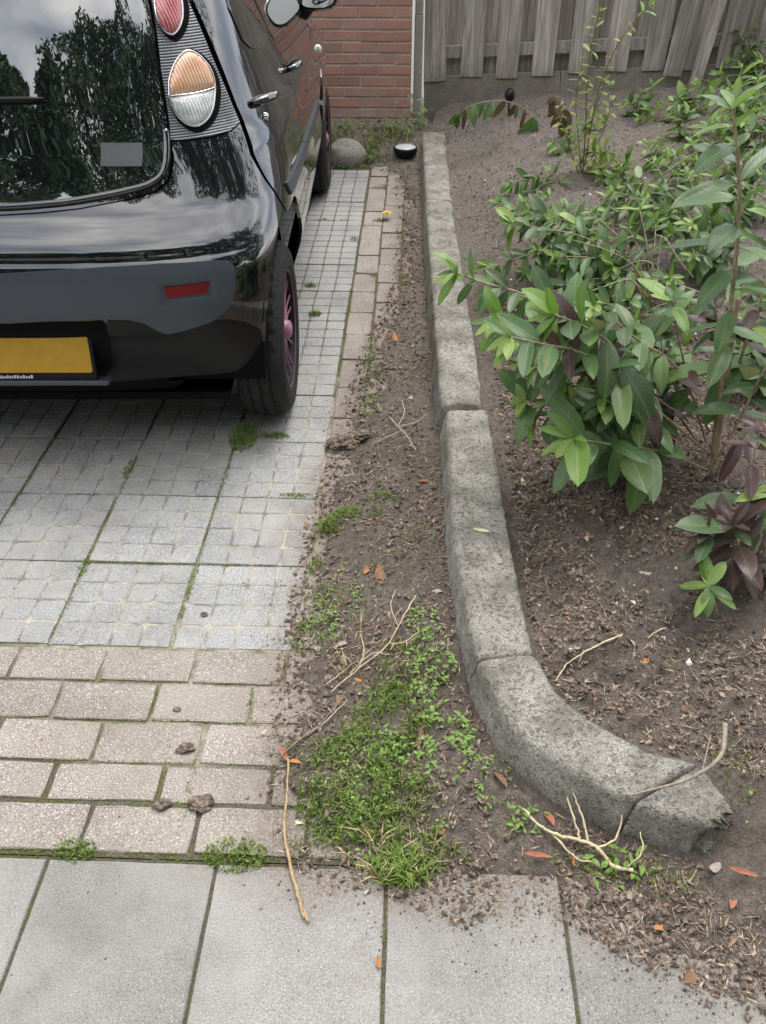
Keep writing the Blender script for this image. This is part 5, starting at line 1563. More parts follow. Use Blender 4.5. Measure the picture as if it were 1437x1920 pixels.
                     ([(1.063, 4.322, 0.18), (1.043, 4.322, 0.217), (1.012, 4.322, 0.223), (0.96, 4.322, 0.231)], 0.002, 0.0009000000000000001, 0.3, 0.03, 0.085, 0.068, 'L')]},
 'sap5': {'base': (0.844, 4.787, 0.18),
          'shoots': [([(0.844, 4.787, 0.18), (0.83, 4.787, 0.223), (0.809, 4.787, 0.238), (0.774, 4.787, 0.263)], 0.002, 0.0009000000000000001, 0.3, 0.03, 0.085, 0.068, 'L'),
                     ([(0.844, 4.787, 0.18), (0.851, 4.797, 0.23), (0.861, 4.812, 0.255), (0.879, 4.837, 0.292)], 0.002, 0.0009000000000000001, 0.3, 0.03, 0.085, 0.068, 'L'),
                     ([(0.844, 4.787, 0.18), (0.837, 4.787, 0.208), (0.827, 4.787, 0.2), (0.811, 4.787, 0.208)], 0.002, 0.0009000000000000001, 0.3, 0.03, 0.085, 0.068, 'L')]},
 'sap6': {'base': (0.757, 4.344, 0.17),
          'shoots': [([(0.757, 4.344, 0.17), (0.705, 4.324, 0.215), (0.627, 4.294, 0.232), (0.498, 4.244, 0.211)], 0.003, 0.00135, 0.35, 0.035, 0.08, 0.064, 'G'),
                     ([(0.757, 4.344, 0.17), (0.718, 4.314, 0.203), (0.661, 4.269, 0.202), (0.565, 4.194, 0.162)], 0.003, 0.00135, 0.35, 0.035, 0.08, 0.064, 'G'),
                     ([(0.757, 4.344, 0.17), (0.734, 4.344, 0.202), (0.701, 4.344, 0.2), (0.645, 4.344, 0.195)], 0.003, 0.00135, 0.35, 0.035, 0.08, 0.064, 'G'),
                     ([(0.757, 4.344, 0.17), (0.746, 4.344, 0.211), (0.731, 4.344, 0.223), (0.706, 4.344, 0.248)], 0.003, 0.00135, 0.35, 0.035, 0.08, 0.064, 'G')]},
 'ur1': {'base': (1.866, 5.026, 0.24),
         'shoots': [([(1.866, 5.026, 0.24), (1.832, 5.046, 0.343), (1.781, 5.076, 0.448), (1.695, 5.126, 0.547)], 0.0035, 0.001575, 0.35, 0.045, 0.11, 0.08800000000000001, 'L'),
                    ([(1.866, 5.026, 0.24), (1.854, 5.046, 0.348), (1.836, 5.076, 0.46), (1.805, 5.126, 0.574)], 0.0035, 0.001575, 0.35, 0.045, 0.11, 0.08800000000000001, 'L'),
                    ([(1.866, 5.026, 0.24), (1.875, 5.046, 0.355), (1.89, 5.076, 0.477), (1.914, 5.126, 0.601)], 0.0035, 0.001575, 0.35, 0.045, 0.11, 0.08800000000000001, 'L'),
                    ([(1.866, 5.026, 0.24), (1.828, 5.036, 0.319), (1.771, 5.051, 0.388), (1.677, 5.076, 0.449)], 0.0035, 0.001575, 0.35, 0.045, 0.11, 0.08800000000000001, 'L'),
                    ([(1.866, 5.026, 0.24), (1.846, 5.026, 0.312), (1.817, 5.026, 0.369), (1.769, 5.026, 0.433)], 0.0035, 0.001575, 0.35, 0.045, 0.11, 0.08800000000000001, 'L'),
                    ([(1.866, 5.026, 0.24), (1.871, 5.026, 0.318), (1.879, 5.026, 0.384), (1.893, 5.026, 0.461)], 0.0035, 0.001575, 0.35, 0.045, 0.11, 0.08800000000000001, 'L'),
                    ([(1.866, 5.026, 0.24), (1.883, 5.026, 0.332), (1.908, 5.026, 0.421), (1.95, 5.026, 0.515)], 0.0035, 0.001575, 0.35, 0.045, 0.11, 0.08800000000000001, 'L'),
                    ([(1.866, 5.026, 0.24), (1.857, 5.006, 0.301), (1.845, 4.976, 0.342), (1.824, 4.926, 0.388)], 0.0035, 0.001575, 0.35, 0.045, 0.11, 0.08800000000000001, 'L')]},
 'ur2': {'base': (1.381, 4.268, 0.2),
         'shoots': [([(1.381, 4.268, 0.2), (1.364, 4.268, 0.261), (1.338, 4.268, 0.302), (1.294, 4.268, 0.351)], 0.003, 0.00135, 0.35, 0.035, 0.08, 0.064, 'L'),
                    ([(1.381, 4.268, 0.2), (1.38, 4.278, 0.269), (1.379, 4.293, 0.324), (1.376, 4.318, 0.389)], 0.003, 0.00135, 0.35, 0.035, 0.08, 0.064, 'L'),
                    ([(1.381, 4.268, 0.2), (1.391, 4.268, 0.254), (1.405, 4.268, 0.284), (1.43, 4.268, 0.328)], 0.003, 0.00135, 0.35, 0.035, 0.08, 0.064, 'L'),
                    ([(1.381, 4.268, 0.2), (1.374, 4.268, 0.247), (1.363, 4.268, 0.267), (1.345, 4.268, 0.302)], 0.003, 0.00135, 0.35, 0.035, 0.08, 0.064, 'L'),
                    ([(1.381, 4.268, 0.2), (1.397, 4.278, 0.264), (1.421, 4.293, 0.311), (1.46, 4.318, 0.365)], 0.003, 0.00135, 0.35, 0.035, 0.08, 0.064, 'L'),
                    ([(1.381, 4.268, 0.2), (1.355, 4.268, 0.256), (1.315, 4.268, 0.291), (1.248, 4.268, 0.326)], 0.003, 0.00135, 0.35, 0.035, 0.08, 0.064, 'L')]},
 'ur3': {'base': (0.992, 4.465, 0.19),
         'shoots': [([(0.992, 4.465, 0.19), (0.977, 4.465, 0.242), (0.955, 4.465, 0.27), (0.918, 4.465, 0.308)], 0.0025, 0.0011250000000000001, 0.3, 0.035, 0.07, 0.05600000000000001, 'Y'),
                    ([(0.992, 4.465, 0.19), (0.992, 4.475, 0.248), (0.991, 4.49, 0.285), (0.99, 4.515, 0.335)], 0.0025, 0.0011250000000000001, 0.3, 0.035, 0.07, 0.05600000000000001, 'Y'),
                    ([(0.992, 4.465, 0.19), (1.0, 4.465, 0.231), (1.013, 4.465, 0.244), (1.033, 4.465, 0.27)], 0.0025, 0.0011250000000000001, 0.3, 0.035, 0.07, 0.05600000000000001, 'Y'),
                    ([(0.992, 4.465, 0.19), (0.97, 4.465, 0.234), (0.937, 4.465, 0.249), (0.883, 4.465, 0.269)], 0.0025, 0.0011250000000000001, 0.3, 0.035, 0.07, 0.05600000000000001, 'Y'),
                    ([(0.992, 4.465, 0.19), (0.982, 4.455, 0.229), (0.968, 4.44, 0.238), (0.945, 4.415, 0.257)], 0.0025, 0.0011250000000000001, 0.3, 0.035, 0.07, 0.05600000000000001, 'Y')]},
 'ur4': {'base': (1.445, 5.289, 0.23),
         'shoots': [([(1.445, 5.289, 0.23), (1.431, 5.289, 0.278), (1.411, 5.289, 0.299), (1.377, 5.289, 0.332)], 0.0025, 0.0011250000000000001, 0.3, 0.035, 0.08, 0.064, 'L'),
                    ([(1.445, 5.289, 0.23), (1.451, 5.299, 0.282), (1.461, 5.314, 0.311), (1.478, 5.339, 0.351)], 0.0025, 0.0011250000000000001, 0.3, 0.035, 0.08, 0.064, 'L'),
                    ([(1.445, 5.289, 0.23), (1.46, 5.289, 0.271), (1.484, 5.289, 0.283), (1.523, 5.289, 0.304)], 0.0025, 0.0011250000000000001, 0.3, 0.035, 0.08, 0.064, 'L'),
                    ([(1.445, 5.289, 0.23), (1.424, 5.289, 0.269), (1.392, 5.289, 0.277), (1.339, 5.289, 0.288)], 0.0025, 0.0011250000000000001, 0.3, 0.035, 0.08, 0.064, 'L')]},
 'ur5': {'base': (1.019, 3.949, 0.17),
         'shoots': [([(1.019, 3.949, 0.17), (1.002, 3.949, 0.223), (0.977, 3.949, 0.253), (0.935, 3.949, 0.292)], 0.0025, 0.0011250000000000001, 0.3, 0.035, 0.075, 0.06, 'L'),
                    ([(1.019, 3.949, 0.17), (1.018, 3.959, 0.225), (1.018, 3.974, 0.257), (1.017, 3.999, 0.302)], 0.0025, 0.0011250000000000001, 0.3, 0.035, 0.075, 0.06, 'L'),
                    ([(1.019, 3.949, 0.17), (1.028, 3.949, 0.213), (1.042, 3.949, 0.228), (1.065, 3.949, 0.257)], 0.0025, 0.0011250000000000001, 0.3, 0.035, 0.075, 0.06, 'L'),
                    ([(1.019, 3.949, 0.17), (1.012, 3.949, 0.207), (1.001, 3.949, 0.212), (0.982, 3.949, 0.232)], 0.0025, 0.0011250000000000001, 0.3, 0.035, 0.075, 0.06, 'L'),
                    ([(1.019, 3.949, 0.17), (0.997, 3.939, 0.214), (0.964, 3.924, 0.23), (0.909, 3.899, 0.247)], 0.0025, 0.0011250000000000001, 0.3, 0.035, 0.075, 0.06, 'L')]},
 'mainb': {'base': (0.77, 2.058, 0.105),
           'shoots': [([(0.77, 2.058, 0.105), (0.661, 2.028, 0.265), (0.497, 1.983, 0.454), (0.223, 1.908, 0.581)], 0.0035, 0.001575, 0.45, 0.045, 0.1, 0.08000000000000002, 'GP'),
                      ([(0.77, 2.058, 0.105), (0.68, 2.022, 0.233), (0.545, 1.968, 0.375), (0.32, 1.878, 0.464)], 0.0035, 0.001575, 0.45, 0.045, 0.1, 0.08000000000000002, 'GP'),
                      ([(0.77, 2.058, 0.105), (0.698, 2.022, 0.218), (0.589, 1.968, 0.339), (0.408, 1.878, 0.419)], 0.0035, 0.001575, 0.45, 0.045, 0.1, 0.08000000000000002, 'GP'),
                      ([(0.77, 2.058, 0.105), (0.716, 2.034, 0.218), (0.634, 1.998, 0.336), (0.498, 1.938, 0.434)], 0.0035, 0.001575, 0.45, 0.045, 0.1, 0.08000000000000002, 'GP'),
                      ([(0.77, 2.058, 0.105), (0.683, 2.018, 0.202), (0.551, 1.958, 0.299), (0.333, 1.858, 0.332)], 0.0035, 0.001575, 0.45, 0.045, 0.1, 0.08000000000000002, 'GP'),
                      ([(0.77, 2.058, 0.105), (0.737, 2.058, 0.226), (0.687, 2.058, 0.357), (0.603, 2.058, 0.485)], 0.0035, 0.001575, 0.45, 0.045, 0.1, 0.08000000000000002, 'GP'),
                      ([(0.77, 2.058, 0.105), (0.757, 2.068, 0.21), (0.738, 2.083, 0.317), (0.705, 2.108, 0.429)], 0.0035, 0.001575, 0.45, 0.045, 0.1, 0.08000000000000002, 'GP'),
                      ([(0.77, 2.058, 0.105), (0.73, 2.034, 0.171), (0.671, 1.998, 0.22), (0.571, 1.938, 0.253)], 0.0035, 0.001575, 0.45, 0.045, 0.1, 0.08000000000000002, 'GP'),
                      ([(0.77, 2.058, 0.105), (0.694, 2.048, 0.253), (0.581, 2.033, 0.425), (0.391, 2.008, 0.566)], 0.0035, 0.001575, 0.45, 0.045, 0.1, 0.08000000000000002, 'GP'),
                      ([(0.77, 2.058, 0.105), (0.706, 2.014, 0.205), (0.611, 1.948, 0.304), (0.451, 1.838, 0.364)], 0.0035, 0.001575, 0.45, 0.045, 0.1, 0.08000000000000002, 'GP'),
                      ([(0.77, 2.058, 0.105), (0.768, 2.058, 0.182), (0.766, 2.058, 0.247), (0.761, 2.058, 0.323)], 0.0035, 0.001575, 0.45, 0.045, 0.1, 0.08000000000000002, 'GP')]},
 'mid2': {'base': (0.768, 3.253, 0.14),
          'shoots': [([(0.768, 3.253, 0.14), (0.692, 3.263, 0.235), (0.578, 3.278, 0.327), (0.388, 3.303, 0.38)], 0.0035, 0.001575, 0.4, 0.042, 0.085, 0.068, 'G'),
                     ([(0.768, 3.253, 0.14), (0.705, 3.273, 0.239), (0.611, 3.303, 0.336), (0.454, 3.353, 0.406)], 0.0035, 0.001575, 0.4, 0.042, 0.085, 0.068, 'G'),
                     ([(0.768, 3.253, 0.14), (0.715, 3.253, 0.219), (0.636, 3.253, 0.286), (0.504, 3.253, 0.335)], 0.0035, 0.001575, 0.4, 0.042, 0.085, 0.068, 'G'),
                     ([(0.768, 3.253, 0.14), (0.739, 3.283, 0.225), (0.697, 3.328, 0.302), (0.626, 3.403, 0.37)], 0.0035, 0.001575, 0.4, 0.042, 0.085, 0.068, 'G'),
                     ([(0.768, 3.253, 0.14), (0.753, 3.273, 0.205), (0.731, 3.303, 0.251), (0.693, 3.353, 0.302)], 0.0035, 0.001575, 0.4, 0.042, 0.085, 0.068, 'G'),
                     ([(0.768, 3.253, 0.14), (0.686, 3.273, 0.243), (0.563, 3.303, 0.347), (0.358, 3.353, 0.405)], 0.0035, 0.001575, 0.4, 0.042, 0.085, 0.068, 'G'),
                     ([(0.768, 3.253, 0.14), (0.727, 3.293, 0.234), (0.666, 3.353, 0.326), (0.563, 3.453, 0.396)], 0.0035, 0.001575, 0.4, 0.042, 0.085, 0.068, 'G'),
                     ([(0.768, 3.253, 0.14), (0.705, 3.213, 0.203), (0.61, 3.153, 0.248), (0.452, 3.053, 0.24)], 0.0035, 0.001575, 0.4, 0.042, 0.085, 0.068, 'G'),
                     ([(0.768, 3.253, 0.14), (0.738, 3.253, 0.198), (0.693, 3.253, 0.236), (0.619, 3.253, 0.272)], 0.0035, 0.001575, 0.4, 0.042, 0.085, 0.068, 'G'),
                     ([(0.768, 3.253, 0.14), (0.769, 3.273, 0.209), (0.772, 3.303, 0.264), (0.776, 3.353, 0.324)], 0.0035, 0.001575, 0.4, 0.042, 0.085, 0.068, 'G'),
                     ([(0.768, 3.253, 0.14), (0.674, 3.193, 0.227), (0.532, 3.103, 0.307), (0.297, 2.953, 0.299)], 0.0035, 0.001575, 0.4, 0.042, 0.085, 0.068, 'G')]},
 'midback': {'base': (1.206, 3.741, 0.17),
             'shoots': [([(1.206, 3.741, 0.17), (1.148, 3.761, 0.236), (1.06, 3.791, 0.286), (0.913, 3.841, 0.301)], 0.0035, 0.001575, 0.35, 0.042, 0.08, 0.064, 'G'),
                        ([(1.206, 3.741, 0.17), (1.169, 3.781, 0.244), (1.114, 3.841, 0.305), (1.022, 3.941, 0.343)], 0.0035, 0.001575, 0.35, 0.042, 0.08, 0.064, 'G'),
                        ([(1.206, 3.741, 0.17), (1.187, 3.781, 0.253), (1.158, 3.841, 0.328), (1.109, 3.941, 0.391)], 0.0035, 0.001575, 0.35, 0.042, 0.08, 0.064, 'G'),
                        ([(1.206, 3.741, 0.17), (1.202, 3.761, 0.244), (1.196, 3.791, 0.306), (1.185, 3.841, 0.374)], 0.0035, 0.001575, 0.35, 0.042, 0.08, 0.064, 'G'),
                        ([(1.206, 3.741, 0.17), (1.224, 3.781, 0.259), (1.251, 3.841, 0.342), (1.296, 3.941, 0.416)], 0.0035, 0.001575, 0.35, 0.042, 0.08, 0.064, 'G'),
                        ([(1.206, 3.741, 0.17), (1.16, 3.741, 0.224), (1.089, 3.741, 0.254), (0.973, 3.741, 0.263)], 0.0035, 0.001575, 0.35, 0.042, 0.08, 0.064, 'G'),
                        ([(1.206, 3.741, 0.17), (1.177, 3.741, 0.23), (1.132, 3.741, 0.271), (1.058, 3.741, 0.311)], 0.0035, 0.001575, 0.35, 0.042, 0.08, 0.064, 'G'),
                        ([(1.206, 3.741, 0.17), (1.21, 3.741, 0.221), (1.217, 3.741, 0.248), (1.227, 3.741, 0.289)], 0.0035, 0.001575, 0.35, 0.042, 0.08, 0.064, 'G'),
                        ([(1.206, 3.741, 0.17), (1.23, 3.741, 0.241), (1.267, 3.741, 0.298), (1.327, 3.741, 0.359)], 0.0035, 0.001575, 0.35, 0.042, 0.08, 0.064, 'G'),
                        ([(1.206, 3.741, 0.17), (1.137, 3.721, 0.233), (1.032, 3.691, 0.277), (0.858, 3.641, 0.271)], 0.0035, 0.001575, 0.35, 0.042, 0.08, 0.064, 'G'),
                        ([(1.206, 3.741, 0.17), (1.188, 3.721, 0.221), (1.159, 3.691, 0.248), (1.112, 3.641, 0.274)], 0.0035, 0.001575, 0.35, 0.042, 0.08, 0.064, 'G')]},
 'edge': {'base': (1.169, 2.428, 0.12),
          'shoots': [([(1.169, 2.428, 0.12), (1.152, 2.438, 0.194), (1.127, 2.453, 0.256), (1.085, 2.478, 0.324)], 0.004, 0.0018000000000000002, 0.3, 0.045, 0.1, 0.08000000000000002, 'D'),
                     ([(1.169, 2.428, 0.12), (1.168, 2.448, 0.198), (1.167, 2.478, 0.266), (1.165, 2.528, 0.339)], 0.004, 0.0018000000000000002, 0.3, 0.045, 0.1, 0.08000000000000002, 'D'),
                     ([(1.169, 2.428, 0.12), (1.159, 2.428, 0.171), (1.144, 2.428, 0.198), (1.119, 2.428, 0.237)], 0.004, 0.0018000000000000002, 0.3, 0.045, 0.1, 0.08000000000000002, 'D'),
                     ([(1.169, 2.428, 0.12), (1.17, 2.428, 0.181), (1.172, 2.428, 0.221), (1.176, 2.428, 0.276)], 0.004, 0.0018000000000000002, 0.3, 0.045, 0.1, 0.08000000000000002, 'D'),
                     ([(1.169, 2.428, 0.12), (1.148, 2.428, 0.177), (1.116, 2.428, 0.213), (1.063, 2.428, 0.255)], 0.004, 0.0018000000000000002, 0.3, 0.045, 0.1, 0.08000000000000002, 'D'),
                     ([(1.169, 2.428, 0.12), (1.162, 2.408, 0.167), (1.152, 2.378, 0.189), (1.135, 2.328, 0.215)], 0.004, 0.0018000000000000002, 0.3, 0.045, 0.1, 0.08000000000000002, 'D'),
                     ([(1.169, 2.428, 0.12), (1.153, 2.458, 0.204), (1.13, 2.503, 0.279), (1.09, 2.578, 0.353)], 0.004, 0.0018000000000000002, 0.3, 0.045, 0.1, 0.08000000000000002, 'D'),
                     ([(1.169, 2.428, 0.12), (1.171, 2.448, 0.217), (1.173, 2.478, 0.313), (1.177, 2.528, 0.412)], 0.004, 0.0018000000000000002, 0.3, 0.045, 0.1, 0.08000000000000002, 'D')]},
 'edge2': {'base': (1.531, 3.793, 0.18),
           'shoots': [([(1.531, 3.793, 0.18), (1.523, 3.813, 0.267), (1.512, 3.843, 0.346), (1.493, 3.893, 0.431)], 0.004, 0.0018000000000000002, 0.35, 0.05, 0.1, 0.08000000000000002, 'G'),
                      ([(1.531, 3.793, 0.18), (1.54, 3.813, 0.273), (1.552, 3.843, 0.361), (1.574, 3.893, 0.454)], 0.004, 0.0018000000000000002, 0.35, 0.05, 0.1, 0.08000000000000002, 'G'),
                      ([(1.531, 3.793, 0.18), (1.533, 3.793, 0.237), (1.535, 3.793, 0.273), (1.539, 3.793, 0.323)], 0.004, 0.0018000000000000002, 0.35, 0.05, 0.1, 0.08000000000000002, 'G'),
                      ([(1.531, 3.793, 0.18), (1.513, 3.813, 0.25), (1.486, 3.843, 0.305), (1.44, 3.893, 0.361)], 0.004, 0.0018000000000000002, 0.35, 0.05, 0.1, 0.08000000000000002, 'G'),
                      ([(1.531, 3.793, 0.18), (1.55, 3.793, 0.216), (1.578, 3.793, 0.221), (1.625, 3.793, 0.229)], 0.004, 0.0018000000000000002, 0.35, 0.05, 0.1, 0.08000000000000002, 'G'),
                      ([(1.531, 3.793, 0.18), (1.519, 3.793, 0.214), (1.501, 3.793, 0.215), (1.47, 3.793, 0.228)], 0.004, 0.0018000000000000002, 0.35, 0.05, 0.1, 0.08000000000000002, 'G'),
                      ([(1.531, 3.793, 0.18), (1.502, 3.823, 0.272), (1.459, 3.868, 0.359), (1.387, 3.943, 0.439)], 0.004, 0.0018000000000000002, 0.35, 0.05, 0.1, 0.08000000000000002, 'G')]},
 'sap7': {'base': (1.27, 4.475, 0.19),
          'shoots': [([(1.27, 4.475, 0.19), (1.256, 4.475, 0.252), (1.234, 4.475, 0.294), (1.197, 4.475, 0.347)], 0.002, 0.0009000000000000001, 0.3, 0.03, 0.08, 0.064, 'L'),
                     ([(1.27, 4.475, 0.19), (1.271, 4.485, 0.255), (1.272, 4.5, 0.302), (1.274, 4.525, 0.36)], 0.002, 0.0009000000000000001, 0.3, 0.03, 0.08, 0.064, 'L'),
                     ([(1.27, 4.475, 0.19), (1.263, 4.475, 0.238), (1.253, 4.475, 0.259), (1.235, 4.475, 0.295)], 0.002, 0.0009000000000000001, 0.3, 0.03, 0.08, 0.064, 'L')]},
 'sap8': {'base': (1.646, 4.742, 0.2),
          'shoots': [([(1.646, 4.742, 0.2), (1.632, 4.742, 0.266), (1.61, 4.742, 0.316), (1.574, 4.742, 0.375)], 0.002, 0.0009000000000000001, 0.3, 0.03, 0.1, 0.08000000000000002, 'L'),
                     ([(1.646, 4.742, 0.2), (1.648, 4.752, 0.27), (1.65, 4.767, 0.325), (1.655, 4.792, 0.391)], 0.002, 0.0009000000000000001, 0.3, 0.03, 0.1, 0.08000000000000002, 'L'),
                     ([(1.646, 4.742, 0.2), (1.625, 4.742, 0.244), (1.593, 4.742, 0.261), (1.54, 4.742, 0.281)], 0.002, 0.0009000000000000001, 0.3, 0.03, 0.1, 0.08000000000000002, 'L'),
                     ([(1.646, 4.742, 0.2), (1.65, 4.732, 0.246), (1.655, 4.717, 0.264), (1.665, 4.692, 0.295)], 0.002, 0.0009000000000000001, 0.3, 0.03, 0.1, 0.08000000000000002, 'L')]},
 'sap9': {'base': (1.08, 5.158, 0.2),
          'shoots': [([(1.08, 5.158, 0.2), (1.07, 5.158, 0.247), (1.056, 5.158, 0.267), (1.032, 5.158, 0.301)], 0.002, 0.0009000000000000001, 0.3, 0.03, 0.075, 0.06, 'L'),
                     ([(1.08, 5.158, 0.2), (1.09, 5.168, 0.252), (1.105, 5.183, 0.28), (1.13, 5.208, 0.319)], 0.002, 0.0009000000000000001, 0.3, 0.03, 0.075, 0.06, 'L'),
                     ([(1.08, 5.158, 0.2), (1.065, 5.158, 0.237), (1.044, 5.158, 0.243), (1.008, 5.158, 0.258)], 0.002, 0.0009000000000000001, 0.3, 0.03, 0.075, 0.06, 'L')]},
 'thin': {'base': (0.872, 4.359, 0.18),
          'shoots': [([(0.884, 4.42, 0.162), (0.87, 4.45, 0.376), (0.851, 4.5, 0.634), (0.848, 4.5, 0.817), (0.866, 4.5, 0.923)], 0.004, 0.0018, 0.2, 0.045, 0.05, 0.042, 'Y'),
                     ([(0.89, 4.45, 0.299), (0.909, 4.5, 0.563), (0.956, 4.5, 0.75), (1.032, 4.5, 0.884), (1.098, 4.5, 0.954)], 0.0035, 0.0015, 0.2, 0.05, 0.05, 0.045, 'Y'),
                     ([(0.882, 4.42, 0.175), (0.837, 4.45, 0.375), (0.799, 4.45, 0.548), (0.802, 4.45, 0.666)], 0.003, 0.0015, 0.2, 0.04, 0.05, 0.042, 'Y'),
                     ([(0.886, 4.42, 0.202), (0.934, 4.4, 0.389), (0.962, 4.4, 0.536), (0.958, 4.4, 0.63)], 0.003, 0.0015, 0.2, 0.04, 0.05, 0.042, 'Y'),
                     ([(0.872, 4.4, 0.181), (0.758, 4.4, 0.412), (0.715, 4.4, 0.534)], 0.003, 0.0015, 0.3, 0.04, 0.045, 0.04, 'Y'),
                     ([(0.889, 4.45, 0.246), (0.903, 4.5, 0.439), (0.937, 4.5, 0.634)], 0.003, 0.0015, 0.2, 0.035, 0.05, 0.042, 'Y')]},
 'droop': {'base': (0.763, 5.391, 0.2),
           'shoots': [([(0.767, 5.2, 0.246), (0.64, 5.15, 0.357), (0.524, 5.1, 0.409), (0.414, 5.05, 0.418), (0.308, 5.0, 0.401), (0.245, 5.0, 0.359)], 0.003, 0.0015, 0.15, 0.075, 0.1, 0.08, 'H')]},
 'wither': {'base': (0.906, 5.211, 0.2), 'shoots': [([(0.894, 5.0, 0.252), (0.854, 5.0, 0.364), (0.804, 4.97, 0.438), (0.768, 4.95, 0.469)], 0.004, 0.002, 0.3, 0.04, 0.1, 0.09, 'W')]},
 'rosette': {'base': (0.724, 1.357, 0.1), 'shoots': [([(0.738, 1.375, 0.099), (0.708, 1.36, 0.166), (0.68, 1.345, 0.216)], 0.003, 0.002, 0.75, 0.02, 0.075, 0.07, 'R')]},
 'purple': {'base': (0.856, 1.497, 0.1),
            'shoots': [([(0.855, 1.5, 0.106), (0.816, 1.52, 0.225), (0.793, 1.54, 0.322), (0.787, 1.55, 0.406), (0.786, 1.56, 0.486)], 0.003, 0.0018, 0.2, 0.05, 0.085, 0.07, 'P'),
                       ([(0.858, 1.5, 0.106), (0.845, 1.5, 0.275), (0.848, 1.5, 0.369)], 0.003, 0.0018, 0.3, 0.05, 0.085, 0.07, 'GP'),
                       ([(0.844, 1.48, 0.115), (0.788, 1.46, 0.193), (0.727, 1.45, 0.249), (0.684, 1.44, 0.289)], 0.002, 0.0015, 0.3, 0.03, 0.085, 0.08, 'P'),
                       ([(0.847, 1.48, 0.116), (0.799, 1.45, 0.185), (0.768, 1.44, 0.243), (0.737, 1.44, 0.314)], 0.002, 0.0015, 0.3, 0.03, 0.085, 0.08, 'P'),
                       ([(0.858, 1.5, 0.106), (0.851, 1.48, 0.211), (0.855, 1.47, 0.269)], 0.003, 0.0018, 0.3, 0.05, 0.085, 0.07, 'GP')]}}
ARCHES = [[(0.894, 2.93, 0.193), (0.826, 2.95, 0.308), (0.718, 2.95, 0.367), (0.587, 2.95, 0.404)], [(0.894, 2.93, 0.193), (0.803, 2.9, 0.277), (0.662, 2.85, 0.256), (0.52, 2.8, 0.255)],
 [(0.877, 2.9, 0.195), (0.818, 2.88, 0.276), (0.763, 2.86, 0.293), (0.749, 2.82, 0.219)], [(0.894, 2.93, 0.193), (0.894, 2.95, 0.309), (0.838, 2.97, 0.32), (0.752, 2.95, 0.286)],
 [(0.94, 2.95, 0.184), (0.929, 3.0, 0.289), (0.929, 3.05, 0.392)], [(0.958, 2.9, 0.186), (0.95, 2.9, 0.269), (1.005, 2.85, 0.271), (1.069, 2.8, 0.263)],
 [(1.068, 3.0, 0.25), (1.004, 3.0, 0.311), (0.953, 3.05, 0.372), (0.924, 3.1, 0.374)], [(1.044, 3.6, 0.443), (1.125, 3.5, 0.556), (1.173, 3.4, 0.632)]]
INFO = {
 'main': ('shrub', 'tall leafy green shrub with pale tan stems leaning over the kerb', 'shrub'),
 'mid': ('shrub', 'low spreading green shrub left of the middle with bare arching tan stems', 'shrub'),
 'midright': ('shrub', 'dense green shrub behind the tall stem near the right edge', 'shrub'),
 'lowmid': ('shrub', 'low green shrub tucked between the tall shrub and the arching stems', 'shrub'),
 'farright': ('shrub', 'broad leaved light green shrub at the right edge below the fence corner', 'shrub'),
 'corner': ('shrub', 'dark green bush growing against the fence in the top right corner', 'shrub'),
 'sap1': ('sapling', 'small light green sapling on bare soil below the leaning fence board', 'sapling'),
 'sap2': ('sapling', 'light green sapling left of the broad leaved shrub near the fence', 'sapling'),
 'sap3': ('sapling', 'light green sapling with a red-brown stem in the upper right of the bed', 'sapling'),
 'sap4': ('sapling', 'small yellowish green sapling in the middle of the bed below the red leaf', 'sapling'),
 'sap5': ('sapling', 'small green sapling just left of the thin tall twigs', 'sapling'),
 'mid2': ('shrub', 'leafy green shrub nearest the kerb in the middle of the bed', 'shrub'),
 'midback': ('shrub', 'green shrub in the middle of the bed behind the arching stems', 'shrub'),
 'edge': ('shrub', 'dark green shrub at the right edge behind the tall shrub base', 'shrub'),
 'edge2': ('shrub', 'large leaved green shrub at the right edge beside the tall stem top', 'shrub'),
 'sap7': ('sapling', 'tiny light green sapling in the middle of the upper bed', 'sapling'),
 'sap8': ('sapling', 'light green sapling just above the top of the tall shrub', 'sapling'),
 'sap9': ('sapling', 'tiny light green sapling right beside the thin tall twigs', 'sapling'),
 'mainb': ('shrub', 'leafy shrub just left of the tall stemmed shrub, spreading towards the cracked kerb joint', 'shrub'),
 'ur1': ('shrub', 'light green leafy shrub at the upper right edge in front of the dark bush', 'shrub'),
 'ur2': ('sapling', 'clump of light green saplings left of the tall shrub top', 'sapling'),
 'ur3': ('sapling', 'yellowish leafy clump at the foot of the thin tall twigs', 'sapling'),
 'ur4': ('sapling', 'light green sapling clump on bare soil midway along the fence', 'sapling'),
 'ur5': ('sapling', 'light green clump at the back of the arching stems', 'sapling'),
 'sap6': ('sapling', 'low green seedling with broad leaves nearest the kerb in the upper bed', 'sapling'),
 'thin': ('twiggy_shrub', 'thin tall twigs with tiny yellow green leaves in front of the fence', 'shrub'),
 'droop': ('drooping_plant', 'drooping green shoot with hanging leaves near the far end of the kerb', 'plant'),
 'wither': ('withered_plant', 'withered plant with hanging brown leaves in front of the fence', 'plant'),
 'rosette': ('seedling', 'single bright green rosette seedling alone on the bare soil', 'seedling'),
 'purple': ('shrub', 'small shrub with dark purple leaves at the lower right edge of the bed', 'shrub'),
}
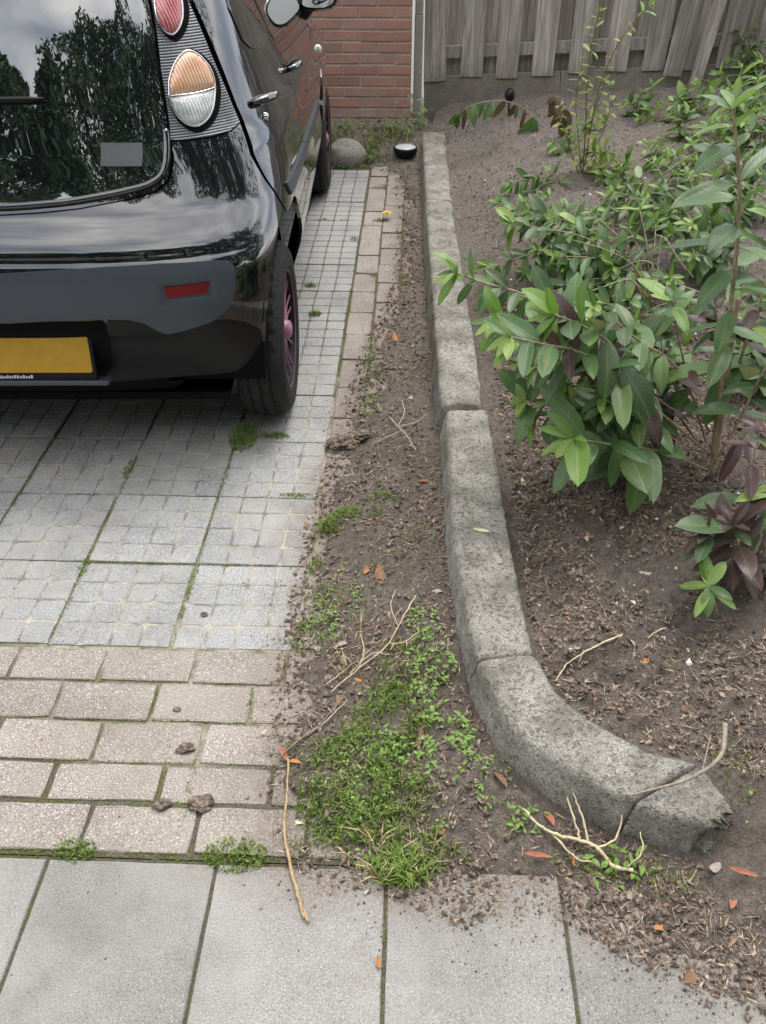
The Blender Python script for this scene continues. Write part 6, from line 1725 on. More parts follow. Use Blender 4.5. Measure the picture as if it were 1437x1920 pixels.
for key, rec in PLANTS.items():
    random.seed(hash(key) % 1000 if False else sum(map(ord, key)))
    nm, lab, cat = INFO[key]
    b = rec['base']
    root = empty(nm, (b[0], b[1], sz(b[0], b[1]) - .005))
    tag(root, lab, cat, 'plants in the bed')
    for sh in rec['shoots']:
        pts = [list(p_) for p_ in sh[0]]
        k_ = 1.16 if key == 'main' else 1.0
        shoot(root, pts, sh[1], sh[2], sh[3], sh[4], sh[5] * k_, sh[6] * k_, sh[7])
    if key == 'mid':
        for pts in ARCHES:
            P = catmull(pts, 8)
            m_ = MB(); m_.tube([Vector(p_) - root.location for p_ in P], [.0032 - .0016 * i / len(P) for i in range(len(P))], 6)
            link('stem', m_.me('stem', MAT['stem_tan'], True), root)
random.seed(11)
# climbing weed at the foot of the corner post
root = empty('weed', (.02, 5.72, .13)); tag(root, 'bright green leafy weed at the foot of the grey corner post', 'weed')
for k in range(46):
    p_ = Vector((.03 + random.gauss(0, .045), 5.70 + random.uniform(-.08, .06), .14 + abs(random.gauss(0, .075))))
    leaf_on(root, p_, Vector((random.uniform(-1, 1), random.uniform(-1, .2), random.uniform(-.3, .5))), Vector((random.uniform(-.4, .4), -.5, 1)), random.uniform(.03, .05), random.choice(('leaf_young', 'leaf_green', 'leaf_young')))
# ------------------------------------------------------------------ grass and weeds
def m_grass():
    t = NT('grass_blade')
    P = t.pos()
    n1 = t.noise(P, 60, 3, 0.6); n2 = t.noise(P, 7, 3, 0.6)
    col = t.ramp(n1, [(0.3, (0.10, 0.165, 0.03)), (0.55, (0.20, 0.30, 0.06)), (0.75, (0.33, 0.40, 0.11))])
    col = t.mix(t.ramp(n2, [(0.55, 0.0), (0.75, 0.5)]), col, (0.30, 0.26, 0.12))
    t.set(col=col, rough=0.5, spec=0.3)
    tr = t.n('ShaderNodeBsdfTranslucent'); t.l(col, tr.inputs['Color'])
    ms = t.n('ShaderNodeMixShader'); ms.inputs[0].default_value = 0.3
    t.l(t.b.outputs[0], ms.inputs[1]); t.l(tr.outputs[0], ms.inputs[2]); t.l(ms.outputs[0], t.t.nodes['Material Output'].inputs['Surface'])
    MAT['grass_blade'] = t.m
    t = NT('weed_leaf')
    P = t.pos()
    n1 = t.noise(P, 90, 3, 0.6)
    col = t.ramp(n1, [(0.3, (0.09, 0.165, 0.035)), (0.55, (0.165, 0.275, 0.055)), (0.75, (0.28, 0.39, 0.10))])
    t.set(col=col, rough=0.45, spec=0.35)
    MAT['weed_leaf'] = t.m
m_grass()
simple('straw', (0.42, 0.33, 0.19), 0.8)
def blades(mb, cx, cy, rx, ry, n, h0, h1, rr, lean=.6, width=.0016, rot=0.0, cull=True):
    for _ in range(n):
        r_ = math.sqrt(rr.random()); an = rr.random() * 6.283
        dx, dy = rx * r_ * math.cos(an), ry * r_ * math.sin(an)
        x = cx + dx * math.cos(rot) - dy * math.sin(rot); y = cy + dx * math.sin(rot) + dy * math.cos(rot)
        if cull and n > 100 and vnoise(np.array([x * 26.0]), np.array([y * 26.0]), 7)[0] < rr.uniform(-.7, .15): continue
        z = gz(x, y) - .002
        h = rr.uniform(h0, h1) * (1 - .45 * r_)
        a2 = rr.random() * 6.283
        lx, ly = math.cos(a2) * lean * h * rr.uniform(.3, 1.4), math.sin(a2) * lean * h * rr.uniform(.3, 1.4)
        wx, wy = -math.sin(a2) * width * rr.uniform(.6, 1.3), math.cos(a2) * width * rr.uniform(.6, 1.3)
        mx, my, mz = x + lx * .35, y + ly * .35, z + h * .62
        mb.add([(x - wx, y - wy, z), (x + wx, y + wy, z), (mx + wx * .8, my + wy * .8, mz), (mx - wx * .8, my - wy * .8, mz), (x + lx, y + ly, z + h * rr.uniform(.7, 1.0))], [(0, 1, 2, 3), (3, 2, 4)])
def weedlets(mb, cx, cy, rx, ry, n, s0, s1, rr, hmax=.03, rot=0.0):
    for _ in range(n):
        r_ = math.sqrt(rr.random()); an = rr.random() * 6.283
        dx, dy = rx * r_ * math.cos(an), ry * r_ * math.sin(an)
        x = cx + dx * math.cos(rot) - dy * math.sin(rot); y = cy + dx * math.sin(rot) + dy * math.cos(rot)
        if vnoise(np.array([x * 34.0]), np.array([y * 34.0]), 5)[0] < rr.uniform(-.35, .45): continue
        z = gz(x, y) + rr.random() ** 1.5 * hmax * (1 - .5 * r_)
        s = rr.uniform(s0, s1); a2 = rr.random() * 6.283; tl = rr.uniform(-.35, .5)
        c, d = math.cos(a2), math.sin(a2)
        pts = [(0, 0, 0), (.40, -.27, .07), (.40, .27, .07), (.78, -.16, .05), (.78, .16, .05), (1.1, 0, -.04), (.5, 0, -.03)]
        v = [(x + (px * c - py * d) * s, y + (px * d + py * c) * s, z + (pz + px * tl) * s) for (px, py, pz) in pts]
        mb.add(v, [(0, 1, 6), (0, 6, 2), (1, 3, 5, 6), (2, 6, 5, 4)])
rr = random.Random(5)
gm, wm_, sm = MB(), MB(), MB()
# (x, y, rx, ry, blades, height)
for (x, y, rx, ry, n, h0, h1) in ((-.215, 1.77, .035, .05, 240, .02, .05), (-.14, 1.83, .08, .03, 240, .015, .045), (-.07, 1.90, .06, .03, 110, .01, .03), (-.24, 1.62, .02, .04, 90, .01, .025),
        (-.20, 1.45, .06, .10, 330, .008, .03), (-.23, 1.36, .05, .06, 220, .008, .028), (-.11, 1.50, .08, .10, 130, .008, .022),
        (-.10, .93, .11, .14, 1350, .012, .045), (-.02, .88, .11, .12, 1000, .015, .055), (-.03, 1.10, .10, .10, 800, .015, .06), (.02, 1.24, .08, .13, 520, .01, .045),
        (-.14, 1.03, .05, .05, 180, .01, .03), (.04, .80, .10, .04, 260, .012, .05), (-.17, .86, .04, .08, 240, .008, .028), (-.22, 1.02, .04, .05, 80, .008, .02),
        (-.15, 2.85, .03, .16, 240, .006, .02), (-.15, 2.50, .035, .15, 240, .006, .022), (-.17, 2.20, .03, .10, 90, .006, .018), (-.08, 1.65, .09, .12, 120, .006, .02),
        (-.06, 2.1, .10, .2, 160, .008, .03), (-.12, 2.62, .06, .25, 260, .008, .03), (.02, 2.7, .06, .4, 90, .008, .025), (.03, 1.6, .06, .2, 120, .01, .04), (-.02, 3.6, .04, .5, 120, .006, .02), (.42, .79, .07, .035, 170, .015, .05), (.33, .80, .05, .03, 60, .01, .03), (.50, .76, .06, .03, 60, .01, .03), (.22, .88, .05, .05, 60, .01, .02),
        (.66, .97, .05, .08, 70, .01, .04), (.62, 1.2, .1, .1, 14, .01, .03), (.36, 1.13, .03, .04, 16, .01, .03),
        (-.12, 4.85, .10, .035, 170, .01, .04), (-.40, 4.30, .11, .018, 110, .006, .025), (-.05, 5.0, .06, .06, 60, .01, .03), (-.25, 5.32, .14, .05, 200, .02, .07), (-.55, 5.5, .18, .12, 420, .02, .11), (-.34, 5.24, .10, .025, 150, .01, .04), (-.28, 5.42, .08, .06, 220, .02, .10), (-.15, 5.55, .16, .10, 320, .02, .09)):
    blades(gm, x, y, rx, ry, n, h0, h1, rr)
for (x, y, rx, ry, n) in ((-.557, 1.55, .009, .22, 260), (-.557, 1.95, .009, .2, 200), (-.857, 1.7, .009, .4, 320), (-1.156, 1.95, .009, .3, 180), (-.7, 1.61, .25, .006, 120), (-.5, 1.61, .2, .006, 90), (-.45, 1.91, .2, .006, 90), (-.8, 1.91, .25, .006, 80),
        (-.5, 1.097, .3, .006, 130), (-.5, .990, .3, .006, 150), (-.5, .898, .3, .006, 160), (-.5, 1.205, .3, .006, 110), (-.45, .789, .35, .008, 260), (-.85, .789, .2, .008, 120), (-.26, 3.3, .008, .8, 240), (-.43, .93, .008, .1, 60), (-.56, 1.15, .007, .05, 40), (-.34, 1.15, .008, .05, 50), (-.02, .62, .004, .1, 40)):
    blades(gm, x, y, rx, ry, n, .003, .011, rr, .8, .0013, cull=False)
go = link('grass', gm.me('grass', MAT['grass_blade'])); tag(go, 'short patchy green grass along the edge of the driveway', 'grass', kind='stuff')
for (x, y, rx, ry, n, s0, s1, hm) in ((.07, 1.22, .055, .16, 520, .006, .015, .05), (.10, 1.05, .05, .10, 320, .008, .016, .045), (.02, 1.02, .09, .08, 330, .007, .014, .04), (-.08, .96, .10, .10, 420, .006, .012, .03),
        (-.03, .86, .12, .07, 260, .006, .012, .03), (.05, 1.38, .04, .06, 120, .008, .016, .045), (.19, .97, .05, .07, 130, .006, .013, .025), (.24, .88, .05, .035, 60, .008, .018, .025), (-.17, 1.5, .07, .12, 190, .006, .012, .02),
        (-.20, 1.38, .05, .06, 120, .006, .012, .02), (.40, .79, .06, .03, 40, .010, .022, .04), (-.13, 2.75, .03, .2, 150, .005, .010, .02), (-.13, 2.4, .04, .12, 110, .005, .010, .02), (-.30, 5.35, .16, .06, 150, .012, .03, .07), (-.10, 5.6, .14, .1, 260, .012, .03, .10), (-.60, 5.6, .2, .12, 260, .012, .03, .10), (-.27, 5.35, .06, .06, 160, .012, .028, .07), (-.42, 5.22, .09, .02, 90, .008, .018, .03), (-.3, 5.6, .2, .1, 220, .014, .03, .10), (.66, .92, .05, .06, 50, .006, .014, .02)):
    weedlets(wm_, x, y, rx, ry, n, s0, s1, rr, hm)
wo_ = link('ground_weeds', wm_.me('ground_weeds', MAT['weed_leaf'])); tag(wo_, 'low mat of small round-leaved green weeds beside the kerb', 'weeds', kind='stuff')
# tufts one can pick out singly
for (x, y, rx, ry, n, h0, h1, lab) in ((-.535, 2.225, .045, .085, 330, .012, .05, 'thick grass tuft in the paver joint just behind the rear wheel'),
        (-.44, 2.24, .055, .018, 130, .01, .03, 'thin grass tuft in the joint right of the thick tuft behind the wheel'),
        (-.392, 3.16, .028, .022, 130, .01, .035, 'lower of two small grass tufts in the pavers beside the car'),
        (-.444, 3.45, .028, .018, 110, .01, .03, 'upper of two small grass tufts in the pavers beside the car'),
        (-.31, .795, .065, .035, 420, .008, .028, 'mossy grass tuft where the bricks meet the front slabs'),
        (-.62, .795, .045, .025, 220, .006, .022, 'brownish grass tuft between bricks and slabs at lower left'),
        (-.33, 1.925, .055, .012, 120, .004, .014, 'mossy green line of grass in a paver joint near the soil edge'),
        (.005, .775, .06, .035, 260, .03, .075, 'spiky yellowish grass clump at the edge of the front slabs'),
        (-.285, 4.02, .02, .03, 60, .01, .03, 'tiny grass tuft at the brick border beside the car door'),
        (-.155, 4.30, .05, .02, 110, .01, .03, 'grass tuft with a yellow flower in the brick border'),
        (-.86, 1.60, .015, .05, 120, .003, .012, 'moss patch in the long paver joint at left'),
        (-.86, 2.05, .02, .06, 110, .004, .014, 'moss and grass in the paver joint left of the thick tuft')):
    m_ = MB(); blades(m_, 0 + x, y, rx, ry, n, h0, h1, rr, .8 if h1 > .06 else .6, cull=False)
    root = link('grass_tuft', m_.me('grass_tuft', MAT['grass_blade']))
    tag(root, lab, 'grass tuft', 'grass tufts in the paving')
simple('petal_yellow', (0.75, 0.48, 0.02), 0.6)
m_ = MB()
for k in range(16):
    an = k * .3927
    m_.add([(0, 0, 0), (.022 * math.cos(an - .16), .022 * math.sin(an - .16), .004), (.026 * math.cos(an), .026 * math.sin(an), .006), (.022 * math.cos(an + .16), .022 * math.sin(an + .16), .004)], [(0, 1, 2, 3)])
    m_.add([(0, 0, .004), (.012 * math.cos(an + .2 - .2), .012 * math.sin(an), .009), (.015 * math.cos(an + .2), .015 * math.sin(an + .2), .011), (.012 * math.cos(an + .4), .012 * math.sin(an + .4), .009)], [(0, 1, 2, 3)])
fl = empty('dandelion', (-.13, 4.31, .0)); tag(fl, 'single yellow dandelion flower in the brick border', 'flower')
link('flower_head', m_.me('flower_head', MAT['petal_yellow']), fl, (0, 0, .035))
m_ = MB(); m_.tube([(0, .01, 0), (0, .004, .02), (0, 0, .035)], .0015, 5); link('stalk', m_.me('stalk', MAT['stem_green']), fl)

# ------------------------------------------------------------------ litter on the soil
def m_rand(name, stops, rough=0.9):
    t = NT(name)
    MAT[name] = t.set(col=t.ramp(t.noise(t.pos(), 130, 2, 0.5), stops), rough=rough, spec=0.15)
m_rand('crumb', [(0.3, (0.06, 0.046, 0.037)), (0.5, (0.14, 0.11, 0.09)), (0.7, (0.27, 0.225, 0.19))])
m_rand('chip', [(0.3, (0.075, 0.048, 0.036)), (0.5, (0.19, 0.13, 0.10)), (0.64, (0.36, 0.29, 0.245)), (0.76, (0.55, 0.49, 0.43))])
m_rand('fibre', [(0.3, (0.20, 0.14, 0.09)), (0.55, (0.40, 0.32, 0.22)), (0.75, (0.60, 0.53, 0.42))])
def soil_points(n, nearbias, rg, extra=0.0):
    out = []
    while len(out) < n:
        m = n * 2
        y = .42 + (rg.random(m) ** nearbias) * 5.4
        x = rg.random(m) * 2.1 - .45
        x = np.where(rg.random(m) < .45, -.32 + rg.random(m) * .5, x)
        bx_ = rg.random(m) < .5
        x = np.where(bx_, .3 + rg.random(m) * .95, x); y = np.where(bx_, .58 + rg.random(m) * 2.5, y)
        cl = vnoise(x * 6.5, y * 6.5, 9) + .6 * vnoise(x * 21, y * 21, 10)
        db = sdist(x, y, PB) + extra
        dk = sdist(x, y, KC)
        fr = (x - 0) / (.47 * (y * .78 + .93) + .12)
        ok = (db > 0) & (np.abs(dk) > .085) & (fr < 1.05) & (cl > rg.random(m) * 1.3 - 1.1)
        out += list(zip(x[ok], y[ok]))
    return out[:n]
rg = np.random.default_rng(12)
def arr_solid(pts, size, flat, name, mat, aspect=1.0, lift=0.0):
    n = len(pts)
    P = np.array(pts)
    z = np.maximum(soil_h(P[:, 0], P[:, 1]), 0.0) + lift
    # octahedra, randomly squashed and turned
    base = np.array([(1, 0, 0), (-1, 0, 0), (0, 1, 0), (0, -1, 0), (0, 0, 1), (0, 0, -1)], float)
    F = np.array([(0, 2, 4), (2, 1, 4), (1, 3, 4), (3, 0, 4), (2, 0, 5), (1, 2, 5), (3, 1, 5), (0, 3, 5)])
    s = size[0] + (size[1] - size[0]) * rg.random(n) ** 2.2
    V = base[None] * (1 + rg.normal(0, .22, (n, 6, 1)))
    V = V * np.stack([s * aspect, s, s * flat], 1)[:, None, :]
    ex, ey, ez = rg.normal(0, .45, n), rg.normal(0, .45, n), rg.random(n) * 6.283
    def rot(V, a, i, j):
        c, d = np.cos(a)[:, None], np.sin(a)[:, None]
        A, B = V[..., i] * c - V[..., j] * d, V[..., i] * d + V[..., j] * c
        V = V.copy(); V[..., i] = A; V[..., j] = B
        return V
    V = rot(rot(rot(V, ex, 1, 2), ey, 0, 2), ez, 0, 1)
    V = V + np.c_[P, z + s * flat * .35][:, None, :]
    f = (F[None] + (np.arange(n) * 6)[:, None, None]).reshape(-1, 3)
    return mesh(name, V.reshape(-1, 3).tolist(), f.tolist(), mat)
for (x, y, rx, ry, n) in ((-.45, 5.55, .25, .15, 420), (-.1, 5.5, .15, .15, 160), (.15, 5.75, .15, .08, 60), (-.02, .80, .1, .05, 60), (-.08, 1.30, .1, .1, 60)):
    blades(sm, x, y, rx, ry, n, .02, .09, rr, .9)
o = link('dry_grass', sm.me('dry_grass', MAT['straw'])); tag(o, 'dry straw coloured grass at the foot of the brick wall', 'dry grass', kind='stuff')
o = link('soil_crumbs', arr_solid(soil_points(30000, 1.7, rg, .02), (.0012, .009), .7, 'soil_crumbs', MAT['crumb'])); tag(o, 'loose dark crumbs of soil over the bed and strip', 'soil crumbs', kind='stuff')
o = link('bark_chips', arr_solid(soil_points(10000, 1.8, rg, .02), (.0014, .0068), .22, 'bark_chips', MAT['chip'], 1.9, .002)); tag(o, 'small brown and pale chips of bark and dead leaf on the soil', 'bark chips', kind='stuff')
o = link('dry_fibres', arr_solid(soil_points(15000, 1.7, rg, .02), (.0006, .0017), .8, 'dry_fibres', MAT['fibre'], 11, .003)); tag(o, 'fine straw and root fibres scattered over the soil', 'straw', kind='stuff')
# grit and crumbs that have strayed onto the paving beside the soil
pts = []
while len(pts) < 5200:
    m = 6000
    x = rg.random(m) * 1.5 - .75; y = .45 + rg.random(m) ** 1.5 * 4.2
    d = sdist(x, y, PB)
    ok = (d < .02) & (d > -.16) & (rg.random(m) < np.exp(d / .03))
    pts += list(zip(x[ok], y[ok]))
o = link('strewn_grit', arr_solid(pts[:2600], (.0007, .0034), .6, 'strewn_grit', MAT['crumb'])); tag(o, 'dark grit strewn over the paving edge beside the soil', 'grit', kind='stuff')
pts = [(rg.random() * 1.6 - 1.2, .5 + rg.random() * 3.5) for _ in range(900)]
o = link('paving_specks', arr_solid(pts, (.0008, .0028), .6, 'paving_specks', MAT['crumb'])); tag(o, 'tiny dark specks of dirt on the driveway paving', 'grit', kind='stuff')

# dead leaves one can pick out
def m_dead(name, a, b):
    t = NT(name)
    n1 = t.noise(t.obj(), 9, 4, 0.6)
    MAT[name] = t.set(col=t.ramp(n1, [(0.35, a), (0.65, b)]), rough=0.75, spec=0.2)
m_dead('dead_brown', (0.16, 0.085, 0.05), (0.30, 0.18, 0.11))
m_dead('dead_orange', (0.36, 0.15, 0.055), (0.50, 0.26, 0.11))
m_dead('dead_grey', (0.30, 0.24, 0.20), (0.48, 0.40, 0.34))
m_dead('dead_red', (0.30, 0.105, 0.06), (0.38, 0.17, 0.10))
m_dead('dead_pale', (0.60, 0.56, 0.33), (0.72, 0.68, 0.44))
DL = {k: [leaf_me(w_, f_, c_, t_, 50 + i, MAT[k]) for i, (w_, f_, c_, t_) in enumerate(((.22, .5, .3, .6), (.30, -.5, -.25, .4), (.12, .6, .1, .9), (.26, .9, .5, -.5)))] for k in ('dead_brown', 'dead_orange', 'dead_grey', 'dead_red', 'dead_pale')}
dead = [
 (-.183, .862, .062, 1.35, 'dead_pale', 2, 'pale yellow green narrow leaf lying beside the dry stalk'),
 (-.025, .600, .022, .4, 'dead_orange', 1, 'small orange leaf lying in a front slab joint'),
 (-.105, 1.56, .045, -.5, 'dead_orange', 3, 'orange brown curled leaf on the soil strip above the grass'),
 (-.055, 1.52, .07, .2, 'dead_brown', 1, 'large crumpled brown leaf in the middle of the soil strip'),
 (-.03, .885, .035, 2.2, 'dead_grey', 2, 'pale grey folded leaf in the grass patch'),
 (-.235, 1.0, .045, .5, 'dead_red', 0, 'reddish brown leaf at the brick edge by the top of the dry stalk'),
 (-.205, .995, .030, 1.4, 'dead_orange', 0, 'small amber leaf just right of the dry stalk'),
 (.29, .80, .055, 1.5, 'dead_red', 2, 'narrow red brown leaf standing below the pale forked twig'),
 (.30, .86, .05, .3, 'dead_red', 0, 'reddish leaf against the kerb above the forked twig'),
 (.215, .945, .05, .6, 'dead_brown', 3, 'pinkish brown curled leaf at the kerb foot by the clover'),
 (.33, .79, .06, .1, 'dead_orange', 2, 'thin orange straw-like leaf under the forked twig'),
 (-.13, 1.33, .06, 1.9, 'dead_grey', 3, 'twisted grey leaf on the soil left of the weeds'),
 (-.09, 1.21, .022, 1.2, 'dead_orange', 1, 'tiny orange leaf fragment above the grass patch'),
 (.03, 1.03, .05, -.4, 'dead_brown', 1, 'brown leaf half hidden in the weeds near the kerb'),
 (.10, 1.50, .05, 1.7, 'dead_grey', 0, 'pale dry leaf leaning on the kerb foot'),
 (.07, 1.98, .045, 1.5, 'dead_red', 3, 'rusty leaf against the kerb below its cracked joint'),
 (.66, .77, .06, 1.4, 'dead_red', 2, 'long rust red leaf right of the broken kerb end'),
 (.60, .72, .05, -.5, 'dead_red', 0, 'reddish leaf on the dirt below the broken kerb end'),
 (.70, .68, .055, .1, 'dead_brown', 1, 'curled brown leaf at the lower right edge'),
 (.66, .64, .05, -.7, 'dead_orange', 2, 'orange folded leaf near the right edge of the slabs'),
 (.60, .80, .04, 2.3, 'dead_grey', 1, 'grey leaf touching the broken kerb end'),
 (.52, 1.26, .035, .4, 'dead_grey', 3, 'pale leaf fragment on bare soil right of the stick'),
 (.62, 1.52, .035, 1.4, 'dead_grey', 1, 'pinkish leaf fragment on bare soil below the big shrub'),
 (.34, 1.87, .028, .4, 'dead_pale', 1, 'pale straw coloured leaf fragment by the inner kerb edge'),
 (.22, 1.62, .05, 1.2, 'dead_pale', 2, 'pale wood sliver lying on top of the kerb'),
 (.24, 1.50, .045, .4, 'dead_grey', 1, 'pinkish grey leaf lying on the kerb top'),
 (-.11, 2.66, .055, -.9, 'dead_pale', 2, 'yellow blade-like leaf on the soil strip beside the brick border'),
 (-.05, 2.9, .05, .3, 'dead_orange', 1, 'orange brown leaf on the soil strip beside the brick edge'),
 (1.01, 4.9, .05, .4, 'dead_red', 1, 'small bright red leaf in the upper bed'),
]
for (x, y, L, rz, k, vi, lab) in dead:
    onk = 'on top of the kerb' in lab or 'on the kerb top' in lab
    z = .128 if onk else gz(x, y) + .006
    m_ = DL[k][vi]
    o = link('fallen_leaf', m_, None, (x, y, z), (random.uniform(-.25, .35), random.uniform(-.4, .4), rz), L)
    tag(o, lab, 'leaf', 'fallen leaves')

# flattened leaf litter too broken to pick apart
lm = {k: MB() for k in ('dead_brown', 'dead_grey', 'dead_orange')}
rl = random.Random(21)
for (x, y) in soil_points(620, 1.5, rg, .03):
    x, y = float(x), float(y)
    k = rl.choice(('dead_brown', 'dead_grey', 'dead_brown', 'dead_grey', 'dead_orange'))
    src = rl.choice(DL[k])
    L = rl.uniform(.010, .030)
    M_ = Matrix.Translation((x, y, gz(x, y) + .004)) @ Euler((rl.uniform(-.5, .5), rl.uniform(-.5, .5), rl.random() * 6.28)).to_matrix().to_4x4() @ Matrix.Diagonal((L * rl.uniform(.8, 1.8), L * rl.uniform(.5, 1), L * .8, 1))
    lm[k].add([M_ @ v_.co for v_ in src.vertices], [tuple(p_.vertices) for p_ in src.polygons])
for k, m_ in lm.items():
    o = link('leaf_litter', m_.me('leaf_litter', MAT[k], True)); tag(o, {'dead_brown': 'brown', 'dead_grey': 'pale grey', 'dead_orange': 'orange'}[k] + ' crumbled leaf litter scattered over the soil', 'leaf litter', kind='stuff')
# ------------------------------------------------------------------ twigs, clods, stones, lamps
m_stem('twig_grey', (0.16, 0.13, 0.10), (0.36, 0.31, 0.25))
m_stem('twig_pale', (0.46, 0.38, 0.22), (0.66, 0.58, 0.40))
m_stem('twig_brown', (0.30, 0.20, 0.10), (0.50, 0.36, 0.20))
def ground_pts(pl, lift=.005):
    out = []
    for p_ in pl:
        z = gz(p_[0], p_[1]) + lift + (p_[2] if len(p_) > 2 else 0)
        out.append((p_[0], p_[1], z))
    return out
def twig(name, lab, branches, mat, cat='twig', grp='twigs on the ground', lift=.005):
    m_ = MB()
    for (pl, r0, r1) in branches:
        P = catmull(ground_pts(pl, lift), 6)
        P = [p_ + np.array([random.gauss(0, .0008), random.gauss(0, .0008), random.gauss(0, .0006)]) for p_ in P]
        m_.tube(P, [(r0 + (r1 - r0) * i / (len(P) - 1)) * random.uniform(.72, 1.28) for i in range(len(P))], 6)
    o = link(name, m_.me(name, MAT[mat], True))
    tag(o, lab, cat, grp)
twig('dry_stalk', 'long straw coloured dry stalk lying across the brick and slab edge',
     [([(-.232, 1.005, .004), (-.226, .92, .006), (-.222, .85, .004), (-.205, .785, .003), (-.18, .72, .002), (-.156, .672, 0)], .0022, .0032), ([(-.214, .82, .003), (-.19, .745, .003), (-.165, .68, 0)], .0018, .0022)], 'twig_brown')
twig('forked_twig', 'pale forked dry twig lying at the foot of the kerb end',
     [([(.245, .895, .01), (.27, .862, .012), (.31, .838, .014), (.345, .832, .014), (.375, .815, .012), (.40, .79, .01), (.435, .782, .01)], .0022, .0042),
      ([(.345, .832, .014), (.335, .865, .03), (.325, .90, .045)], .003, .0015), ([(.36, .83, .014), (.35, .87, .035), (.337, .905, .05)], .003, .0012),
      ([(.375, .815, .012), (.41, .83, .03), (.425, .87, .05)], .0025, .0012), ([(.29, .85, .012), (.335, .80, .01), (.37, .795, .012)], .002, .0015), ([(.425, .785, .01), (.45, .80, .03), (.45, .83, .05)], .002, .001)], 'twig_pale')
twig('stick', 'thin pale curved stick on the bare soil right of the kerb bend', [([(.335, 1.165, .002), (.36, 1.205, .006), (.395, 1.225, .008), (.44, 1.25, .006), (.497, 1.288, .004)], .0016, .0026)], 'twig_pale')
twig('stick', 'short pale stick on the bare soil near the seedling', [([(.55, 1.275, .004), (.575, 1.295, .005), (.60, 1.31, .004)], .0014, .0018)], 'twig_pale')
m_ = MB()
for (pl, r0, r1) in (([(.425, .868, .128), (.475, .88, .134), (.53, .897, .135), (.585, .925, .14), (.62, .96, .145), (.64, 1.02, .15)], .0018, .0055), ([(.57, .915, .138), (.585, .95, .15), (.60, .985, .16)], .002, .0014), ([(.475, .88, .134), (.44, .90, .135), (.40, .905, .132)], .0014, .0009)):
    P = catmull(pl, 6); m_.tube(P, [r0 + (r1 - r0) * i / (len(P) - 1) for i in range(len(P))], 6)
o = link('branch', m_.me('branch', MAT['twig_grey'], True)); tag(o, 'grey bare branch resting across the broken end of the kerb', 'branch', 'twigs on the ground')
twig('dry_weed', 'dry pale weed stems lying tangled on the soil strip above the weeds',
     [([(-.16, 1.18, .006), (-.10, 1.24, .012), (-.04, 1.30, .016), (.0, 1.37, .02), (.03, 1.45, .02)], .0014, .0018), ([(-.10, 1.24, .012), (-.09, 1.29, .014), (-.10, 1.34, .01)], .0012, .001), ([(-.17, 1.20, .006), (-.13, 1.245, .01), (-.11, 1.26, .01)], .0012, .001),
      ([(-.03, 1.31, .016), (.0, 1.30, .02), (.04, 1.33, .02)], .0012, .001), ([(-.01, 1.35, .018), (-.03, 1.42, .02), (-.02, 1.47, .02)], .001, .0008), ([(-.12, 1.23, .01), (-.07, 1.27, .02), (-.03, 1.27, .02)], .0012, .001), ([(-.20, 1.06, .006), (-.16, 1.10, .008), (-.12, 1.15, .01)], .0013, .001)], 'twig_pale', 'weed')
twig('dry_weed', 'dry straw weed lying on the soil beside the cracked kerb joint',
     [([(-.06, 2.33, .01), (-.03, 2.25, .02), (.0, 2.18, .015), (.03, 2.12, .01)], .0014, .001), ([(-.03, 2.25, .02), (-.01, 2.32, .03), (-.02, 2.42, .03)], .0012, .0008), ([(-.02, 2.22, .02), (-.07, 2.20, .015), (-.11, 2.16, .008)], .0012, .0008), ([(-.03, 2.25, .02), (.03, 2.28, .02), (.06, 2.33, .015)], .0012, .0008)], 'twig_pale', 'weed')
twig('root_twig', 'dark thin twig lying along the soil at the brick edge', [([(-.27, .985, .004), (-.23, 1.03, .006), (-.17, 1.09, .008), (-.13, 1.16, .008)], .0016, .001)], 'twig_grey')
def clod(x, y, s, lab, seed, mat='crumb', flat=.6, name='dirt_clod', asp=1.5, rz=.2, cat='clod', grp='clods on the paving'):
    bm = bmesh.new()
    bmesh.ops.create_icosphere(bm, subdivisions=3, radius=1)
    rr2 = np.array([v_.co[:] for v_ in bm.verts])
    nz = fbm(rr2[:, 0] * 2.1 + seed, rr2[:, 1] * 2.1 + rr2[:, 2] * 1.7, seed, 4) * .33
    for v_, k in zip(bm.verts, nz): v_.co *= 1 + k
    me = bpy.data.meshes.new(name); bm.to_mesh(me); bm.free()
    me.materials.append(MAT[mat])
    o = link(name, me, None, (x, y, gz(x, y) + s * flat * .55), (0, 0, rz), (s * asp, s, s * flat))
    if lab: tag(o, lab, cat, grp)
    return o
clod(-.205, 2.19, .036, 'dark crumbly clod of dirt at the edge of the pavers', 3)
clod(-.15, 2.22, .022, 'smaller dark clod right of the crumbly clod at the paver edge', 23)
clod(-.50, 1.13, .006, 'tiny dark clod on a brick of the second border row', 4)
clod(-.455, 1.03, .013, 'dark clod on the third border row of bricks', 5)
clod(-.395, .90, .017, 'larger dark clod on the lowest border row of bricks', 6)
clod(-.475, .895, .011, 'small grey clod left of the larger clod on the lowest row', 7)
clod(-.50, 1.425, .006, 'tiny black speck of dirt on a grey paver', 8)
t = NT('boulder')
n1 = t.noise(t.pos(), 60, 5, 0.65); n2 = t.noise(t.pos(), 12, 5, 0.6)
MAT['boulder'] = t.set(col=t.mix(t.ramp(n2, [(0.45, 0.0), (0.7, 0.5)]), t.ramp(n1, [(0.3, (0.19, 0.175, 0.15)), (0.7, (0.38, 0.36, 0.32))]), (0.14, 0.145, 0.07)), rough=0.92, spec=0.2, normal=t.bump(n1, 0.6, 0.008))
me = bpy.data.meshes.new('boulder')
bm = bmesh.new(); bmesh.ops.create_icosphere(bm, subdivisions=4, radius=1)
cc = np.array([v_.co[:] for v_ in bm.verts])
